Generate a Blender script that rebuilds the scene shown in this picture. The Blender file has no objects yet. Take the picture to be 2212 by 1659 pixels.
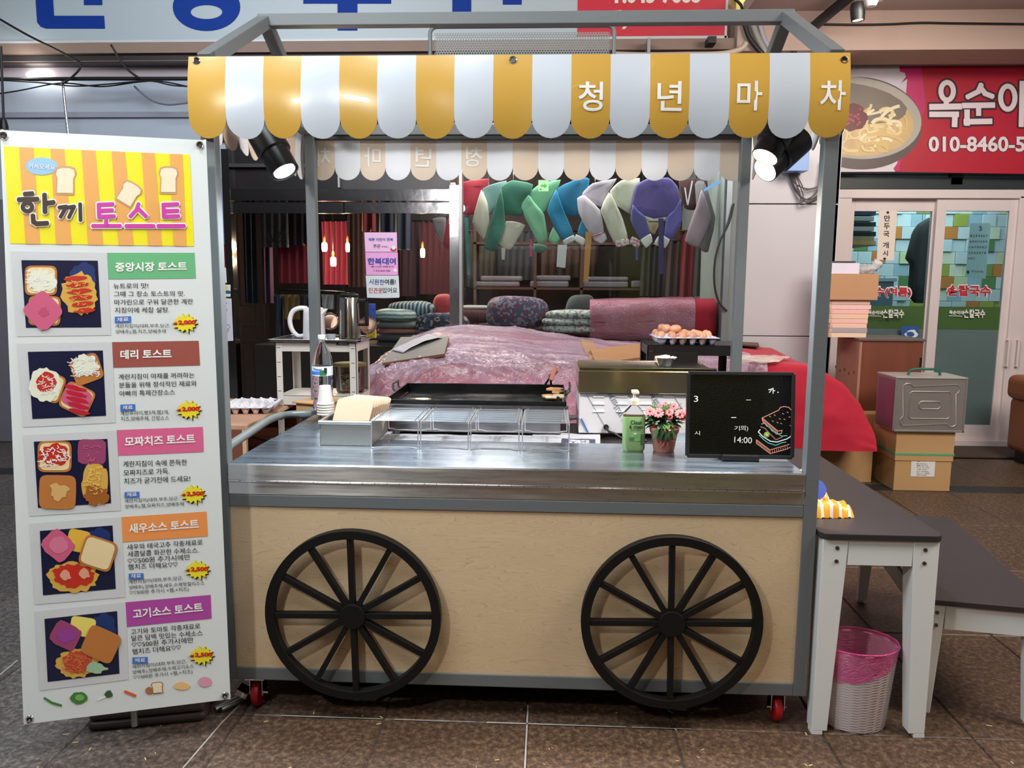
import bpy, bmesh, math, random
from math import sin, cos, pi, radians, sqrt, atan2
from mathutils import Vector, Matrix, noise
random.seed(7)
C = bpy.context.scene
COL = C.collection
# ------------------------------------------------------------------ camera
FPX = 1685.6
CAMP = Vector((.1157, -2.5324, 1.5139))
_yaw, _pit, _rol = .0461, .1316, .0071
F_ = Vector((-sin(_yaw)*cos(_pit), cos(_yaw)*cos(_pit), -sin(_pit)))
R0 = Vector((cos(_yaw), sin(_yaw), 0)); U0 = R0.cross(F_)
R_ = R0*cos(_rol)+U0*sin(_rol); U_ = -R0*sin(_rol)+U0*cos(_rol)
cam_d = bpy.data.cameras.new('camera'); cam = bpy.data.objects.new('camera', cam_d); COL.objects.link(cam)
cam_d.sensor_fit = 'HORIZONTAL'; cam_d.sensor_width = 36; cam_d.lens = FPX/2212*36; cam_d.clip_start = .05
mm = Matrix.Identity(4)
for i in range(3):
    mm[i][0] = R_[i]; mm[i][1] = U_[i]; mm[i][2] = -F_[i]; mm[i][3] = CAMP[i]
cam.matrix_world = mm
C.camera = cam
C.view_settings.view_transform = 'Standard'; C.view_settings.look = 'None'
C.view_settings.exposure = 0.14; C.view_settings.gamma = 1; C.view_settings.use_curve_mapping = False
try:
    C.cycles.max_bounces = 8; C.cycles.transparent_max_bounces = 16; C.cycles.glossy_bounces = 4
    C.cycles.sample_clamp_indirect = 6; C.cycles.caustics_reflective = False; C.cycles.caustics_refractive = False
    C.cycles.use_denoising = True
except Exception: pass
# ------------------------------------------------------------------ world + lights
W = bpy.data.worlds.new('world'); C.world = W; W.use_nodes = True
W.node_tree.nodes['Background'].inputs[0].default_value = (.80, .86, 1, 1)
W.node_tree.nodes['Background'].inputs[1].default_value = .16
def light(name, kind, loc, energy, color=(1,1,1), size=.3, target=None, sy=None, angle=None, blend=.3):
    d = bpy.data.lights.new(name, kind); d.energy = energy; d.color = color
    if kind == 'AREA':
        d.size = size
        if sy: d.shape = 'RECTANGLE'; d.size_y = sy
    else: d.shadow_soft_size = size
    if kind == 'SPOT': d.spot_size = angle or 1.0; d.spot_blend = blend
    o = bpy.data.objects.new(name, d); COL.objects.link(o); o.location = loc
    if target is not None:
        o.rotation_euler = (Vector(target)-Vector(loc)).to_track_quat('-Z', 'Y').to_euler()
    return o
light('aisle_lamp', 'SPOT', (-1.45, -2.6, 2.75), 105, (1,.97,.92), .09, (0,0,1.0), angle=1.9, blend=.6)
light('aisle_tubes', 'AREA', (-1.8, -1.5, 4.3), 140, (.88,.95,1), 3.2, (-1.6,1.5,0), sy=1.2)
light('aisle_tubes_warm', 'AREA', (3.6, -.6, 4.1), 185, (1,.88,.78), 2.2, (2.6,2.2,0), sy=1.6)
light('facade_lamp_left', 'AREA', (-2.4, 1.6, 4.2), 44, (.84,.92,1), 2.2, (-2.6,4.3,2.4), sy=.6)
light('facade_lamp_right', 'AREA', (2.6, 2.4, 3.38), 26, (1,.90,.84), 1.2, (2.4,4.4,1.6), sy=.6)
light('shop_room_light', 'AREA', (-.6, 5.2, 2.9), 85, (1,.86,.78), 3.4, (0,5.3,0), sy=1.0)
light('display_light', 'AREA', (0.6, 4.5, 3.0), 34, (1,.96,.92), 2.0, (.6,4.7,1.2), sy=.25)
light('opposite_wall_fill', 'AREA', (1.0, -4.6, 4.2), 110, (1,.96,.9), 5.0, (1.0,-7,1.2), sy=.6)  # added fill, brightens the opposite wall so the steel mirrors it
light('restaurant_light', 'AREA', (3.9, 5.6, 2.8), 46, (.90,.96,1), 1.6, (3.9,6.1,0), sy=1.2)
# ------------------------------------------------------------------ helpers
def at(px, py, **k):
    d = F_ + R_*((px-1106)/FPX) - U_*((py-829.5)/FPX)
    (ax, v), = k.items(); i = 'xyz'.index(ax)
    return CAMP + d*((v-CAMP[i])/d[i])
class Surf:
    """a flat face in the scene; (px,py,off) gives the point on it that was measured at that spot of the photo"""
    def __init__(s, p0, n): s.p = Vector(p0); s.n = Vector(n).normalized(); s.n = s.n if s.n.dot(CAMP-s.p) > 0 else -s.n
    def __call__(s, px, py, off=0):
        d = F_ + R_*((px-1106)/FPX) - U_*((py-829.5)/FPX)
        p = s.p + s.n*off
        return CAMP + d*((p-CAMP).dot(s.n)/d.dot(s.n))
def ys(y): return Surf((0,y,0), (0,-1,0))
def lin(c):
    r = []
    for v in c:
        v /= 255.; r.append(v/12.92 if v <= .04045 else ((v+.055)/1.055)**2.4)
    return tuple(r)+(1,)
MATS = {}
def M(name, col, rough=.5, metal=0, var=.08, scale=6, bump=0, bscale=40, spec=.5, emit=0, coat=0, stretch=None, sheen=0, alpha=1, trans=0, rvar=0, aniso=0, sss=0):
    if name in MATS: return MATS[name]
    m = bpy.data.materials.new(name); m.use_nodes = True; nt = m.node_tree; b = nt.nodes['Principled BSDF']
    L = nt.links.new; N = nt.nodes.new
    b.inputs['Roughness'].default_value = rough; b.inputs['Metallic'].default_value = metal
    b.inputs['Specular IOR Level'].default_value = spec
    b.inputs['Coat Weight'].default_value = coat; b.inputs['Sheen Weight'].default_value = sheen
    b.inputs['Alpha'].default_value = alpha; b.inputs['Transmission Weight'].default_value = trans
    b.inputs['Anisotropic'].default_value = aniso
    if aniso:
        tg = N('ShaderNodeTangent'); tg.direction_type = 'RADIAL'; tg.axis = 'X'; L(tg.outputs[0], b.inputs['Tangent'])
    if sss: b.inputs['Subsurface Weight'].default_value = sss; b.inputs['Subsurface Radius'].default_value = (.02,.01,.01)
    c = lin(col)
    tc = N('ShaderNodeTexCoord'); mp = N('ShaderNodeMapping'); L(tc.outputs['Object'], mp.inputs[0])
    if stretch: mp.inputs['Scale'].default_value = stretch
    nz = N('ShaderNodeTexNoise'); nz.inputs['Scale'].default_value = scale; nz.inputs['Detail'].default_value = 3
    L(mp.outputs[0], nz.inputs[0])
    mx = N('ShaderNodeMix'); mx.data_type = 'RGBA'
    mx.inputs[6].default_value = tuple(max(0, x*(1-var)) for x in c[:3])+(1,)
    mx.inputs[7].default_value = tuple(min(1, x*(1+var)) for x in c[:3])+(1,)
    L(nz.outputs[0], mx.inputs[0]); L(mx.outputs[2], b.inputs['Base Color'])
    if rvar:
        mr = N('ShaderNodeMapRange'); L(nz.outputs[0], mr.inputs[0]); mr.inputs[3].default_value = max(0, rough-rvar); mr.inputs[4].default_value = min(1, rough+rvar)
        mr.inputs[1].default_value = .3; mr.inputs[2].default_value = .7
        L(mr.outputs[0], b.inputs['Roughness'])
    if bump:
        n2 = N('ShaderNodeTexNoise'); n2.inputs['Scale'].default_value = bscale; n2.inputs['Detail'].default_value = 4; L(mp.outputs[0], n2.inputs[0])
        bp = N('ShaderNodeBump'); bp.inputs['Strength'].default_value = bump; bp.inputs['Distance'].default_value = .01
        L(n2.outputs[0], bp.inputs['Height']); L(bp.outputs[0], b.inputs['Normal'])
    if emit:
        b.inputs['Emission Color'].default_value = c; b.inputs['Emission Strength'].default_value = emit
    MATS[name] = m; return m
def glass_mat(name, tint=(235,240,240), fac=1.0, rough=.0, ior=1.45, base=.0):
    if name in MATS: return MATS[name]
    m = bpy.data.materials.new(name); m.use_nodes = True; nt = m.node_tree; nt.nodes.clear(); N = nt.nodes.new; L = nt.links.new
    o = N('ShaderNodeOutputMaterial'); mx = N('ShaderNodeMixShader'); t = N('ShaderNodeBsdfTransparent'); g = N('ShaderNodeBsdfGlossy')
    fr = N('ShaderNodeFresnel'); fr.inputs[0].default_value = ior; ma = N('ShaderNodeMath'); ma.operation = 'MULTIPLY_ADD'
    ma.inputs[1].default_value = fac; ma.inputs[2].default_value = base
    t.inputs[0].default_value = lin(tint); g.inputs['Roughness'].default_value = rough
    L(fr.outputs[0], ma.inputs[0]); L(ma.outputs[0], mx.inputs[0]); L(t.outputs[0], mx.inputs[1]); L(g.outputs[0], mx.inputs[2]); L(mx.outputs[0], o.inputs[0])
    MATS[name] = m; return m
def prop(o, label=None, cat=None, group=None, kind=None):
    if label: o['label'] = label
    if cat: o['category'] = cat
    if group: o['group'] = group
    if kind: o['kind'] = kind
    return o
def thing(name, label, cat, loc=(0,0,0), group=None, rz=0):
    o = bpy.data.objects.new(name, None); COL.objects.link(o); o.location = loc; o.rotation_euler = (0,0,rz); o.empty_display_size = .05
    return prop(o, label, cat, group)
class MB:
    def __init__(s, origin=(0,0,0)): s.k = 0; s.v = []; s.f = []; s.m = []; s.mats = []; s.o = Vector(origin)
    def mi(s, mat):
        if mat not in s.mats: s.mats.append(mat)
        return s.mats.index(mat)
    def add(s, vs, fs, mat):
        k = len(s.v); s.v += [Vector(v) for v in vs]; i = s.mi(mat)
        for f in fs: s.f.append([a+k for a in f]); s.m.append(i)
        return s
    def box(s, x0, x1, y0, y1, z0, z1, mat, rot=None, c=None):
        vs = [Vector((x,y,z)) for x in (x0,x1) for y in (y0,y1) for z in (z0,z1)]
        if rot is not None:
            c = Vector(c) if c is not None else Vector(((x0+x1)/2,(y0+y1)/2,(z0+z1)/2)); vs = [c+rot@(v-c) for v in vs]
        return s.add(vs, [(0,1,3,2),(4,6,7,5),(0,4,5,1),(2,3,7,6),(0,2,6,4),(1,5,7,3)], mat)
    def hexa(s, b, t, mat):   # 4 bottom + 4 top corners, same order
        return s.add(list(b)+list(t), [(3,2,1,0),(4,5,6,7),(0,1,5,4),(1,2,6,5),(2,3,7,6),(3,0,4,7)], mat)
    def bar(s, a, b, w, h, mat, up=(0,0,1)):
        a = Vector(a); b = Vector(b); d = (b-a).normalized(); u = Vector(up)
        if abs(d.dot(u)) > .98: u = Vector((0,1,0))
        r = d.cross(u).normalized()*w/2; u = r.cross(d).normalized()*h/2
        return s.hexa([a-r-u,a+r-u,a+r+u,a-r+u],[b-r-u,b+r-u,b+r+u,b-r+u], mat)
    def tube(s, pts, r, mat, n=8, closed=False, cap=True, flat=1):
        pts = [Vector(p) for p in pts]; N = len(pts); rs = r if isinstance(r, (list,tuple)) else [r]*N
        vs = []; prev = None
        for i, p in enumerate(pts):
            a = pts[i-1] if (i or closed) else p; b = pts[(i+1) % N] if (i < N-1 or closed) else p
            d = (b-a); d = d.normalized() if d.length > 1e-9 else Vector((0,0,1))
            if prev is None: prev = d.orthogonal().normalized() if abs(d.z) > .9 else Vector((0,0,1))
            u = prev-d*prev.dot(d)
            if u.length < 1e-4: u = d.orthogonal()
            u.normalize(); prev = u; w = d.cross(u)
            for k in range(n):
                t = 2*pi*k/n; vs.append(p+(u*cos(t)*flat+w*sin(t))*rs[i])
        fs = []
        for i in range(N if closed else N-1):
            for k in range(n):
                j = (i+1) % N; fs.append((i*n+k, i*n+(k+1)%n, j*n+(k+1)%n, j*n+k))
        if cap and not closed: fs += [tuple(range(n-1,-1,-1)), tuple((N-1)*n+k for k in range(n))]
        return s.add(vs, fs, mat)
    def cyl(s, a, b, r0, mat, r1=None, n=20): return s.tube([a,b], [r0, r0 if r1 is None else r1], mat, n)
    def lathe(s, prof, mat, c=(0,0,0), n=24, axis=None, sx=1, sy=1):
        c = Vector(c); vs = []; fs = []; q = axis.to_track_quat('Z','Y') if axis is not None else None
        for r, z in prof:
            for k in range(n):
                t = 2*pi*k/n; p = Vector((r*cos(t)*sx, r*sin(t)*sy, z))
                if q: p = q@p
                vs.append(c+p)
        for i in range(len(prof)-1):
            for k in range(n): fs.append((i*n+k, i*n+(k+1)%n, (i+1)*n+(k+1)%n, (i+1)*n+k))
        if prof[0][0] > 1e-5: fs.append(tuple(range(n-1,-1,-1)))
        if prof[-1][0] > 1e-5: fs.append(tuple((len(prof)-1)*n+k for k in range(n)))
        return s.add(vs, fs, mat)
    def ball(s, c, r, mat, n=12, m=8, sc=(1,1,1), jit=0, rot=None):
        vs = []; fs = []
        for i in range(m+1):
            a = pi*i/m
            for k in range(n):
                t = 2*pi*k/n; p = Vector((sin(a)*cos(t)*sc[0], sin(a)*sin(t)*sc[1], cos(a)*sc[2]))*r
                if jit: p *= 1+jit*noise.noise(p*3/r+Vector(c)*7)
                if rot is not None: p = rot@p
                vs.append(Vector(c)+p)
        for i in range(m):
            for k in range(n): fs.append((i*n+k, (i+1)*n+k, (i+1)*n+(k+1)%n, i*n+(k+1)%n))
        return s.add(vs, fs, mat)
    def grid(s, fn, nu, nv, mat, closeu=False):
        vs = [fn(i/nu, j/nv) for j in range(nv+1) for i in range(nu+1)]
        return s.add(vs, [(j*(nu+1)+i, j*(nu+1)+i+1, (j+1)*(nu+1)+i+1, (j+1)*(nu+1)+i) for j in range(nv) for i in range(nu)], mat)
    def ngon(s, pts, mat): return s.add(pts, [tuple(range(len(pts)))], mat)
    def slab(s, pts, off, mat):   # polygon extruded by vector
        n = len(pts); off = Vector(off); pts = [Vector(p) for p in pts]
        return s.add(pts+[p+off for p in pts], [tuple(range(n-1,-1,-1)), tuple(range(n,2*n))]+[(i,(i+1)%n,n+(i+1)%n,n+i) for i in range(n)], mat)
    def prt(s, surf, pts, mat, off=.001): # flat print on a surface
        s.k += 1; off += (s.k % 30)*2.5e-5
        return s.ngon([surf(x,y,off) for x,y in pts], mat)
    def ell(s, surf, cx, cy, rx, ry, mat, off=.001, n=20, jit=0, seed=0, rot=0, pw=1):
        rr = random.Random(seed); pts = []
        for k in range(n):
            t = 2*pi*k/n; j = 1+jit*(rr.random()*2-1)
            a, b = cos(t), sin(t); a = math.copysign(abs(a)**pw, a); b = math.copysign(abs(b)**pw, b)
            x, y = rx*a*j, ry*b*j
            pts.append((cx+x*cos(rot)-y*sin(rot), cy+x*sin(rot)+y*cos(rot)))
        return s.prt(surf, pts, mat, off)
    def line(s, surf, pts, w, mat, off=.001):
        for (x0,y0),(x1,y1) in zip(pts, pts[1:]):
            L = math.hypot(x1-x0,y1-y0) or 1; nx, ny = -(y1-y0)/L*w/2, (x1-x0)/L*w/2; ex, ey = (x1-x0)/L*w*.3, (y1-y0)/L*w*.3
            s.prt(surf, [(x0-ex+nx,y0-ey+ny),(x1+ex+nx,y1+ey+ny),(x1+ex-nx,y1+ey-ny),(x0-ex-nx,y0-ey-ny)], mat, off)
        return s
    def text(s, surf, body, x0, y0, x1, y1, h, mat, bold=.0, off=.002, mirror=False, fit=True):
        """lettering: baseline runs (x0,y0)-(x1,y1) in photo measures, glyph height h"""
        vs, fs = glyphs(body, bold)
        dx, dy = x1-x0, y1-y0; L = math.hypot(dx,dy); ux, uy = -dy/L*-1*0, -1
        ux = dy/L; uy = -dx/L
        out = []; s.k += 1; off += (s.k % 30)*2.5e-5
        for a, b in vs:
            if mirror: a = 1-a
            out.append(surf(x0+dx*a+ux*h*b, y0+dy*a+uy*h*b, off))
        return s.add(out, fs, mat)
    def build(s, name, parent=None, smooth=False, label=None, cat=None, group=None, kind=None, bevel=0, sub=0, solid=0, seg=2, fixn=True):
        me = bpy.data.meshes.new(name)
        inv = Vector(s.o); 
        if parent is not None:
            pm = parent_world(parent).inverted(); vs = [pm@v for v in s.v]
        else: vs = [v-inv for v in s.v]
        me.from_pydata([tuple(v) for v in vs], [], s.f)
        for m in s.mats: me.materials.append(m)
        me.polygons.foreach_set('material_index', s.m)
        if fixn and len(s.f) < 60000:
            bm = bmesh.new(); bm.from_mesh(me); bmesh.ops.recalc_face_normals(bm, faces=bm.faces); bm.to_mesh(me); bm.free()
        if smooth:
            me.polygons.foreach_set('use_smooth', [True]*len(me.polygons))
            if smooth != 'all' : me.set_sharp_from_angle(angle=radians(40))
        me.update()
        o = bpy.data.objects.new(name, me); COL.objects.link(o)
        if parent is not None: o.parent = parent
        else: o.location = s.o
        if bevel:
            b = o.modifiers.new('bevel','BEVEL'); b.width = bevel; b.segments = seg; b.limit_method = 'ANGLE'; b.angle_limit = radians(40); b.harden_normals = False
        if solid:
            b = o.modifiers.new('solid','SOLIDIFY'); b.thickness = solid; b.offset = 0
        if sub:
            b = o.modifiers.new('sub','SUBSURF'); b.levels = sub; b.render_levels = sub
        return prop(o, label, cat, group, kind)
def parent_world(o):
    m = Matrix.Translation(o.location) @ o.rotation_euler.to_matrix().to_4x4()
    return parent_world(o.parent)@m if o.parent else m
_gc = {}
def strokes(mb, surf, S, w, mat, off, grow=0):
    """brush letters: polylines (round ends) and rings"""
    for s in S:
        ww = s[2] if len(s) > 2 and s[0] == 'l' and s[2] else w
        if s[0] == 'l':
            P = s[1]; mb.line(surf, P, ww+grow, mat, off)
            for x, y in P: mb.ell(surf, x, y, (ww+grow)/2, (ww+grow)/2, mat, off, 14)
        elif s[0] == 'b':
            mb.line(surf, s[1], s[2]+grow, mat, off)
            if grow:
                for x, y in s[1]: mb.ell(surf, x, y, (s[2]+grow)/2, (s[2]+grow)/2, mat, off, 4, rot=pi/4)
        else:
            _, cx, cy, rx, ry, w2 = s; n = 28; g = (w2+grow)/2
            mb.k += 1; off += (mb.k % 30)*2.5e-5
            vs = [surf(cx+(rx+sg*g)*cos(2*pi*k/n), cy+(ry+sg*g)*sin(2*pi*k/n), off) for sg in (1,-1) for k in range(n)]
            mb.add(vs, [(k,(k+1)%n,n+(k+1)%n,n+k) for k in range(n)], mat)
def glyphs(body, bold=0):
    k = (body, bold)
    if k in _gc: return _gc[k]
    cu = bpy.data.curves.new('t','FONT'); cu.body = body; cu.size = 1; cu.offset = bold; cu.resolution_u = 3; cu.fill_mode = 'FRONT'
    ob = bpy.data.objects.new('t', cu)
    me = bpy.data.meshes.new_from_object(ob)
    vs = [(v.co.x, v.co.y) for v in me.vertices]; fs = [tuple(p.vertices) for p in me.polygons]
    bpy.data.objects.remove(ob); bpy.data.meshes.remove(me); bpy.data.curves.remove(cu)
    if not vs: _gc[k] = ([], []); return _gc[k]
    x0 = min(v[0] for v in vs); x1 = max(v[0] for v in vs); y0 = min(v[1] for v in vs); y1 = max(v[1] for v in vs)
    vs = [((a-x0)/(x1-x0 or 1), (b-y0)/(y1-y0 or 1)) for a,b in vs]
    _gc[k] = (vs, fs); return _gc[k]
def crv(P, n=5):
    P = [Vector(p) for p in P]; Q = []
    for i in range(len(P)-1):
        a,b,c,d = P[max(0,i-1)],P[i],P[i+1],P[min(len(P)-1,i+2)]
        for k in range(n):
            t = k/n; Q.append(.5*((2*b)+(-a+c)*t+(2*a-5*b+4*c-d)*t*t+(-a+3*b-3*c+d)*t**3))
    return Q+[P[-1]]
def pillow(mb, surf_y, pts, thick, mat, inner=.72, rings=3):
    """cloth piece with rounded front and back from an outline in a vertical plane"""
    P = [Vector(p) for p in pts]; n = len(P)
    # densify + smooth
    Q = []
    for i in range(n):
        a, b = P[i], P[(i+1)%n]
        for k in range(3): Q.append(a.lerp(b, k/3))
    n = len(Q); Q = [(Q[i-1]+Q[i]*6+Q[(i+1)%n])/8 for i in range(n)]
    c = sum(Q, Vector())/n; vs = []; fs = []
    for side in (-1, 1):
        base = len(vs)
        for r in range(rings+1):
            f = (1,.975,.90,.62)[r]; d = (0,.55,.9,1)[r]*thick/2*side
            for q in Q:
                p = c+(q-c)*f; vs.append(p+Vector((0, d+ (.030*noise.noise(Vector((p.x*15,0,p.z*5)))) , 0)))
        for r in range(rings):
            for i in range(n): fs.append((base+r*n+i, base+r*n+(i+1)%n, base+(r+1)*n+(i+1)%n, base+(r+1)*n+i))
        fs.append(tuple(base+rings*n+i for i in range(n)))
    return mb.add(vs, fs, mat)
def copy_tree(o, loc=None, rz=None, label=None, parent=None):
    c = o.copy(); COL.objects.link(c)
    if parent is not None: c.parent = parent
    if loc is not None: c.location = loc
    if rz is not None: c.rotation_euler = (0,0,rz)
    if label: c['label'] = label
    for ch in list(o.children):
        copy_tree(ch, parent=c)
    return c
# ------------------------------------------------------------------ common materials
paint = M('grey_paint', (108,114,116), .42, var=.04, bump=.05, bscale=90)
black = M('black_paint', (16,15,15), .45, var=.1)
steel = M('brushed_steel', (216,216,214), .30, 1, var=.06, scale=5, stretch=(1,14,14), rvar=.05, bump=.02, bscale=120, aniso=.85)
chrome = M('chrome', (215,215,215), .12, 1, var=.04)
white_pl = M('white_plastic', (232,233,232), .3, var=.02)
ink = M('black_ink', (30,28,30), .6)
paper = M('paper_white', (226,228,228), .7, var=.02)
card = M('cardboard', (190,152,104), .8, var=.07, scale=3, bump=.06, bscale=60)
skinp = (0,0,0)
# ================================================================== SETTING
def floor_material():
    m = bpy.data.materials.new('granite_tile'); m.use_nodes = True; nt = m.node_tree; b = nt.nodes['Principled BSDF']; N = nt.nodes.new; L = nt.links.new
    tc = N('ShaderNodeTexCoord'); g = N('ShaderNodeNewGeometry')
    n1 = N('ShaderNodeTexNoise'); n1.inputs['Scale'].default_value = 48; n1.inputs['Detail'].default_value = 9; n1.inputs['Roughness'].default_value = .72; L(g.outputs['Position'], n1.inputs[0])
    n2 = N('ShaderNodeTexNoise'); n2.inputs['Scale'].default_value = 2.2; n2.inputs['Detail'].default_value = 5; L(g.outputs['Position'], n2.inputs[0])
    r = N('ShaderNodeValToRGB'); e = r.color_ramp.elements
    e[0].position = .34; e[0].color = lin((58,42,32)); e[1].position = .74; e[1].color = lin((158,130,104))
    x = r.color_ramp.elements.new(.50); x.color = lin((96,74,57))
    L(n1.outputs[0], r.inputs[0])
    mx = N('ShaderNodeMix'); mx.data_type = 'RGBA'; mx.blend_type = 'MULTIPLY'; mx.inputs[0].default_value = .55
    r2 = N('ShaderNodeValToRGB'); r2.color_ramp.elements[0].position = .35; r2.color_ramp.elements[0].color = (.62,.62,.64,1); r2.color_ramp.elements[1].position = .65; r2.color_ramp.elements[1].color = (1.0,.98,.96,1)
    L(n2.outputs[0], r2.inputs[0]); L(r.outputs[0], mx.inputs[6]); L(r2.outputs[0], mx.inputs[7])
    oi = N('ShaderNodeObjectInfo'); hv = N('ShaderNodeHueSaturation'); mr = N('ShaderNodeMapRange'); L(oi.outputs['Random'], mr.inputs[0]); mr.inputs[3].default_value = .70; mr.inputs[4].default_value = .84
    L(mr.outputs[0], hv.inputs['Value']); sx = N('ShaderNodeSeparateXYZ'); L(g.outputs['Position'], sx.inputs[0]); rx = N('ShaderNodeMapRange'); rx.inputs[1].default_value = -1.6; rx.inputs[2].default_value = -.7; rx.inputs[3].default_value = .22; rx.inputs[4].default_value = 1; L(sx.outputs[0], rx.inputs[0]); L(rx.outputs[0], hv.inputs['Saturation']); L(mx.outputs[2], hv.inputs['Color']); L(hv.outputs[0], b.inputs['Base Color'])
    r3 = N('ShaderNodeMapRange'); L(n2.outputs[0], r3.inputs[0]); r3.inputs[3].default_value = .38; r3.inputs[4].default_value = .62; L(r3.outputs[0], b.inputs['Roughness'])
    bp = N('ShaderNodeBump'); bp.inputs['Strength'].default_value = .12; bp.inputs['Distance'].default_value = .004; L(n1.outputs[0], bp.inputs['Height']); L(bp.outputs[0], b.inputs['Normal'])
    return m
tile_m = floor_material(); grout = M('grout', (66,60,54), .85)
mb = MB(); mb.box(-9, 9, -7, 4.30, -.10, -.006, grout); mb.box(-9, 9, 4.30, 9, -.10, -.006, grout)
floor = mb.build('floor', kind='structure')
def tile_mesh(w, d, mat):
    b = MB(); g = .0025; c = .004
    b.hexa([(-w/2+g,-d/2+g,-.03),(w/2-g,-d/2+g,-.03),(w/2-g,d/2-g,-.03),(-w/2+g,d/2-g,-.03)],[(-w/2+g,-d/2+g,-c),(w/2-g,-d/2+g,-c),(w/2-g,d/2-g,-c),(-w/2+g,d/2-g,-c)], mat)
    k = c+g
    b.hexa([(-w/2+g,-d/2+g,-c),(w/2-g,-d/2+g,-c),(w/2-g,d/2-g,-c),(-w/2+g,d/2-g,-c)],[(-w/2+k,-d/2+k,0),(w/2-k,-d/2+k,0),(w/2-k,d/2-k,0),(-w/2+k,d/2-k,0)], mat)
    o = b.build('tile', parent=floor); return o
t0 = tile_mesh(.5, .8, tile_m); first = True
for j, yc in enumerate([-2.42+.8*k for k in range(7)] ):
    for i in range(-10, 11):
        x = .31+i*.5; y = yc+.4
        o = t0 if first else t0.copy()
        if not first: COL.objects.link(o)
        first = False; o.location = (x, y, 0)
dk = M('dark_inlay', (40,38,38), .5)
t1 = tile_mesh(.5, .20, dk); first = True      # dark inlaid band in the floor
for i in range(-10, 11):
    o = t1 if first else t1.copy()
    if not first: COL.objects.link(o)
    first = False; o.location = (.31+i*.5, 3.18+.1, 0)
t2 = tile_mesh(.5, .92, tile_m); first = True
for i in range(-10, 11):
    o = t2 if first else t2.copy()
    if not first: COL.objects.link(o)
    first = False; o.location = (.31+i*.5, 3.38+.46, 0)
# wall opposite (behind the photographer), what the steel reflects
mb = MB(); wm = M('opposite_wall_grey', (120,112,104), .7, var=.2, scale=1.5)
mb.box(-9,9,-7.2,-7.0,0,4.8,wm); wall_front = mb.build('wall_front', kind='structure')
for k,(x0,x1,c) in enumerate([(-6,-3.4,(96,84,118)),(-3.2,-1.2,(196,198,200)),(-1.0,.2,(150,96,56)),(.4,1.5,(92,84,52)),(1.6,2.4,(150,170,60)),(2.7,4.6,(120,72,44)),(4.8,8,(70,50,40))]):
    b = MB(); b.box(x0,x1,-7.0,-6.9,.1,3.0,M('opposite_%d'%k,c,.6,var=.15)); b.build('shutter_panel', parent=wall_front)
# ceiling: high hall roof over the aisle, lower soffit over the right hand shop
mb = MB(); cm = M('ceiling_paint', (186,168,158), .8, var=.06, scale=1.2)
mb.box(-9, 9, -7.2, 4.3, 5.0, 5.1, cm); mb.box(1.66, 5.6, 2.45, 4.3, 3.66, 3.76, cm)
mb.build('ceiling', kind='structure')
# facade plane y = 4.3
conc = M('facade_concrete', (184,160,146), .8, var=.08, scale=1.2, bump=.1, bscale=12)
mb = MB()
mb.box(-6, 1.60, 4.30, 4.55, 3.36, 5.0, conc)
mb.box(1.60, 5.6, 4.12, 4.55, 3.36, 3.66, conc)
mb.box(1.60, 5.6, 4.30, 4.55, 3.66, 5.0, conc)
mb.build('wall_upper', kind='structure')
mb = MB(); mb.box(-6, 2.0, 4.16, 4.32, 3.385, 3.47, M('soffit_brown',(140,118,106),.7,var=.1)); mb.build('trim_1', kind='structure')
mb = MB(); mb.box(-6, 1.62, 4.2, 4.34, 3.315, 3.38, M('dark_rail',(48,42,42),.5,var=.2)); mb.box(-6,1.62,4.19,4.2,3.325,3.332,M('rail_edge',(120,105,100),.5)); mb.build('trim_2', kind='structure')
# white panelled pillar to the right of the shop window, panels as pieces
pw = M('white_panel', (190,188,191), .35, var=.03, scale=1.0)
mb = MB(); mb.box(1.775, 2.53, 4.33, 5.1, 0, 3.36, M('pillar_core',(110,104,102),.8)); pil = mb.build('wall_pillar', kind='structure')
for z0, z1 in ((0,.46),(.47,1.052),(1.06,2.168),(2.178,3.36)):
    b = MB(); b.box(1.76, 2.54, 4.30, 4.335, z0, z1, pw); b.box(2.50,2.545,4.30,5.1,z0,z1,pw); b.build('wall_panel', parent=pil, bevel=.002)
# left side: pale blue-grey panel area above the shop door
blu = M('pale_panel', (178,188,202), .30, var=.04, scale=1.5)
mb = MB(); mb.box(-6, -2.72, 4.36, 4.42, 2.2, 3.32, blu); mb.box(-6,-2.72,4.33,4.37,2.90,2.945,M('panel_rib',(150,152,165),.5)); mb.box(-6,-2.72,4.33,4.37,3.22,3.32,M('panel_top',(172,160,168),.6))
mb.build('wall_left_upper', kind='structure')
mb = MB(); mb.box(-6, -2.86, 4.36, 4.42, 0, 2.2, M('left_wall_grey',(120,118,128),.6,var=.15)); mb.build('wall_left_lower', kind='structure')
# shop room behind the glass
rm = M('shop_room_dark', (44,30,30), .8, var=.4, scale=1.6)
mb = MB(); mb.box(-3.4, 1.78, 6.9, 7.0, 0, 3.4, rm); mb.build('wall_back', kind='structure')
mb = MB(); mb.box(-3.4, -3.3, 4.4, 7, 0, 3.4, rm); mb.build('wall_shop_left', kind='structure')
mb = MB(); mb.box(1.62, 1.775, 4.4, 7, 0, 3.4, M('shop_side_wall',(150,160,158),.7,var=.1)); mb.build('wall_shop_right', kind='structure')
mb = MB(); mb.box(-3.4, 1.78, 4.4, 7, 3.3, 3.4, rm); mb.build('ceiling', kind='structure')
mb = MB(); mb.box(-3.3, 1.62, 4.36, 7, 0.0, .006, M('shop_floor',(60,44,38),.5,var=.3)); mb.build('floor', kind='structure')
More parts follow.
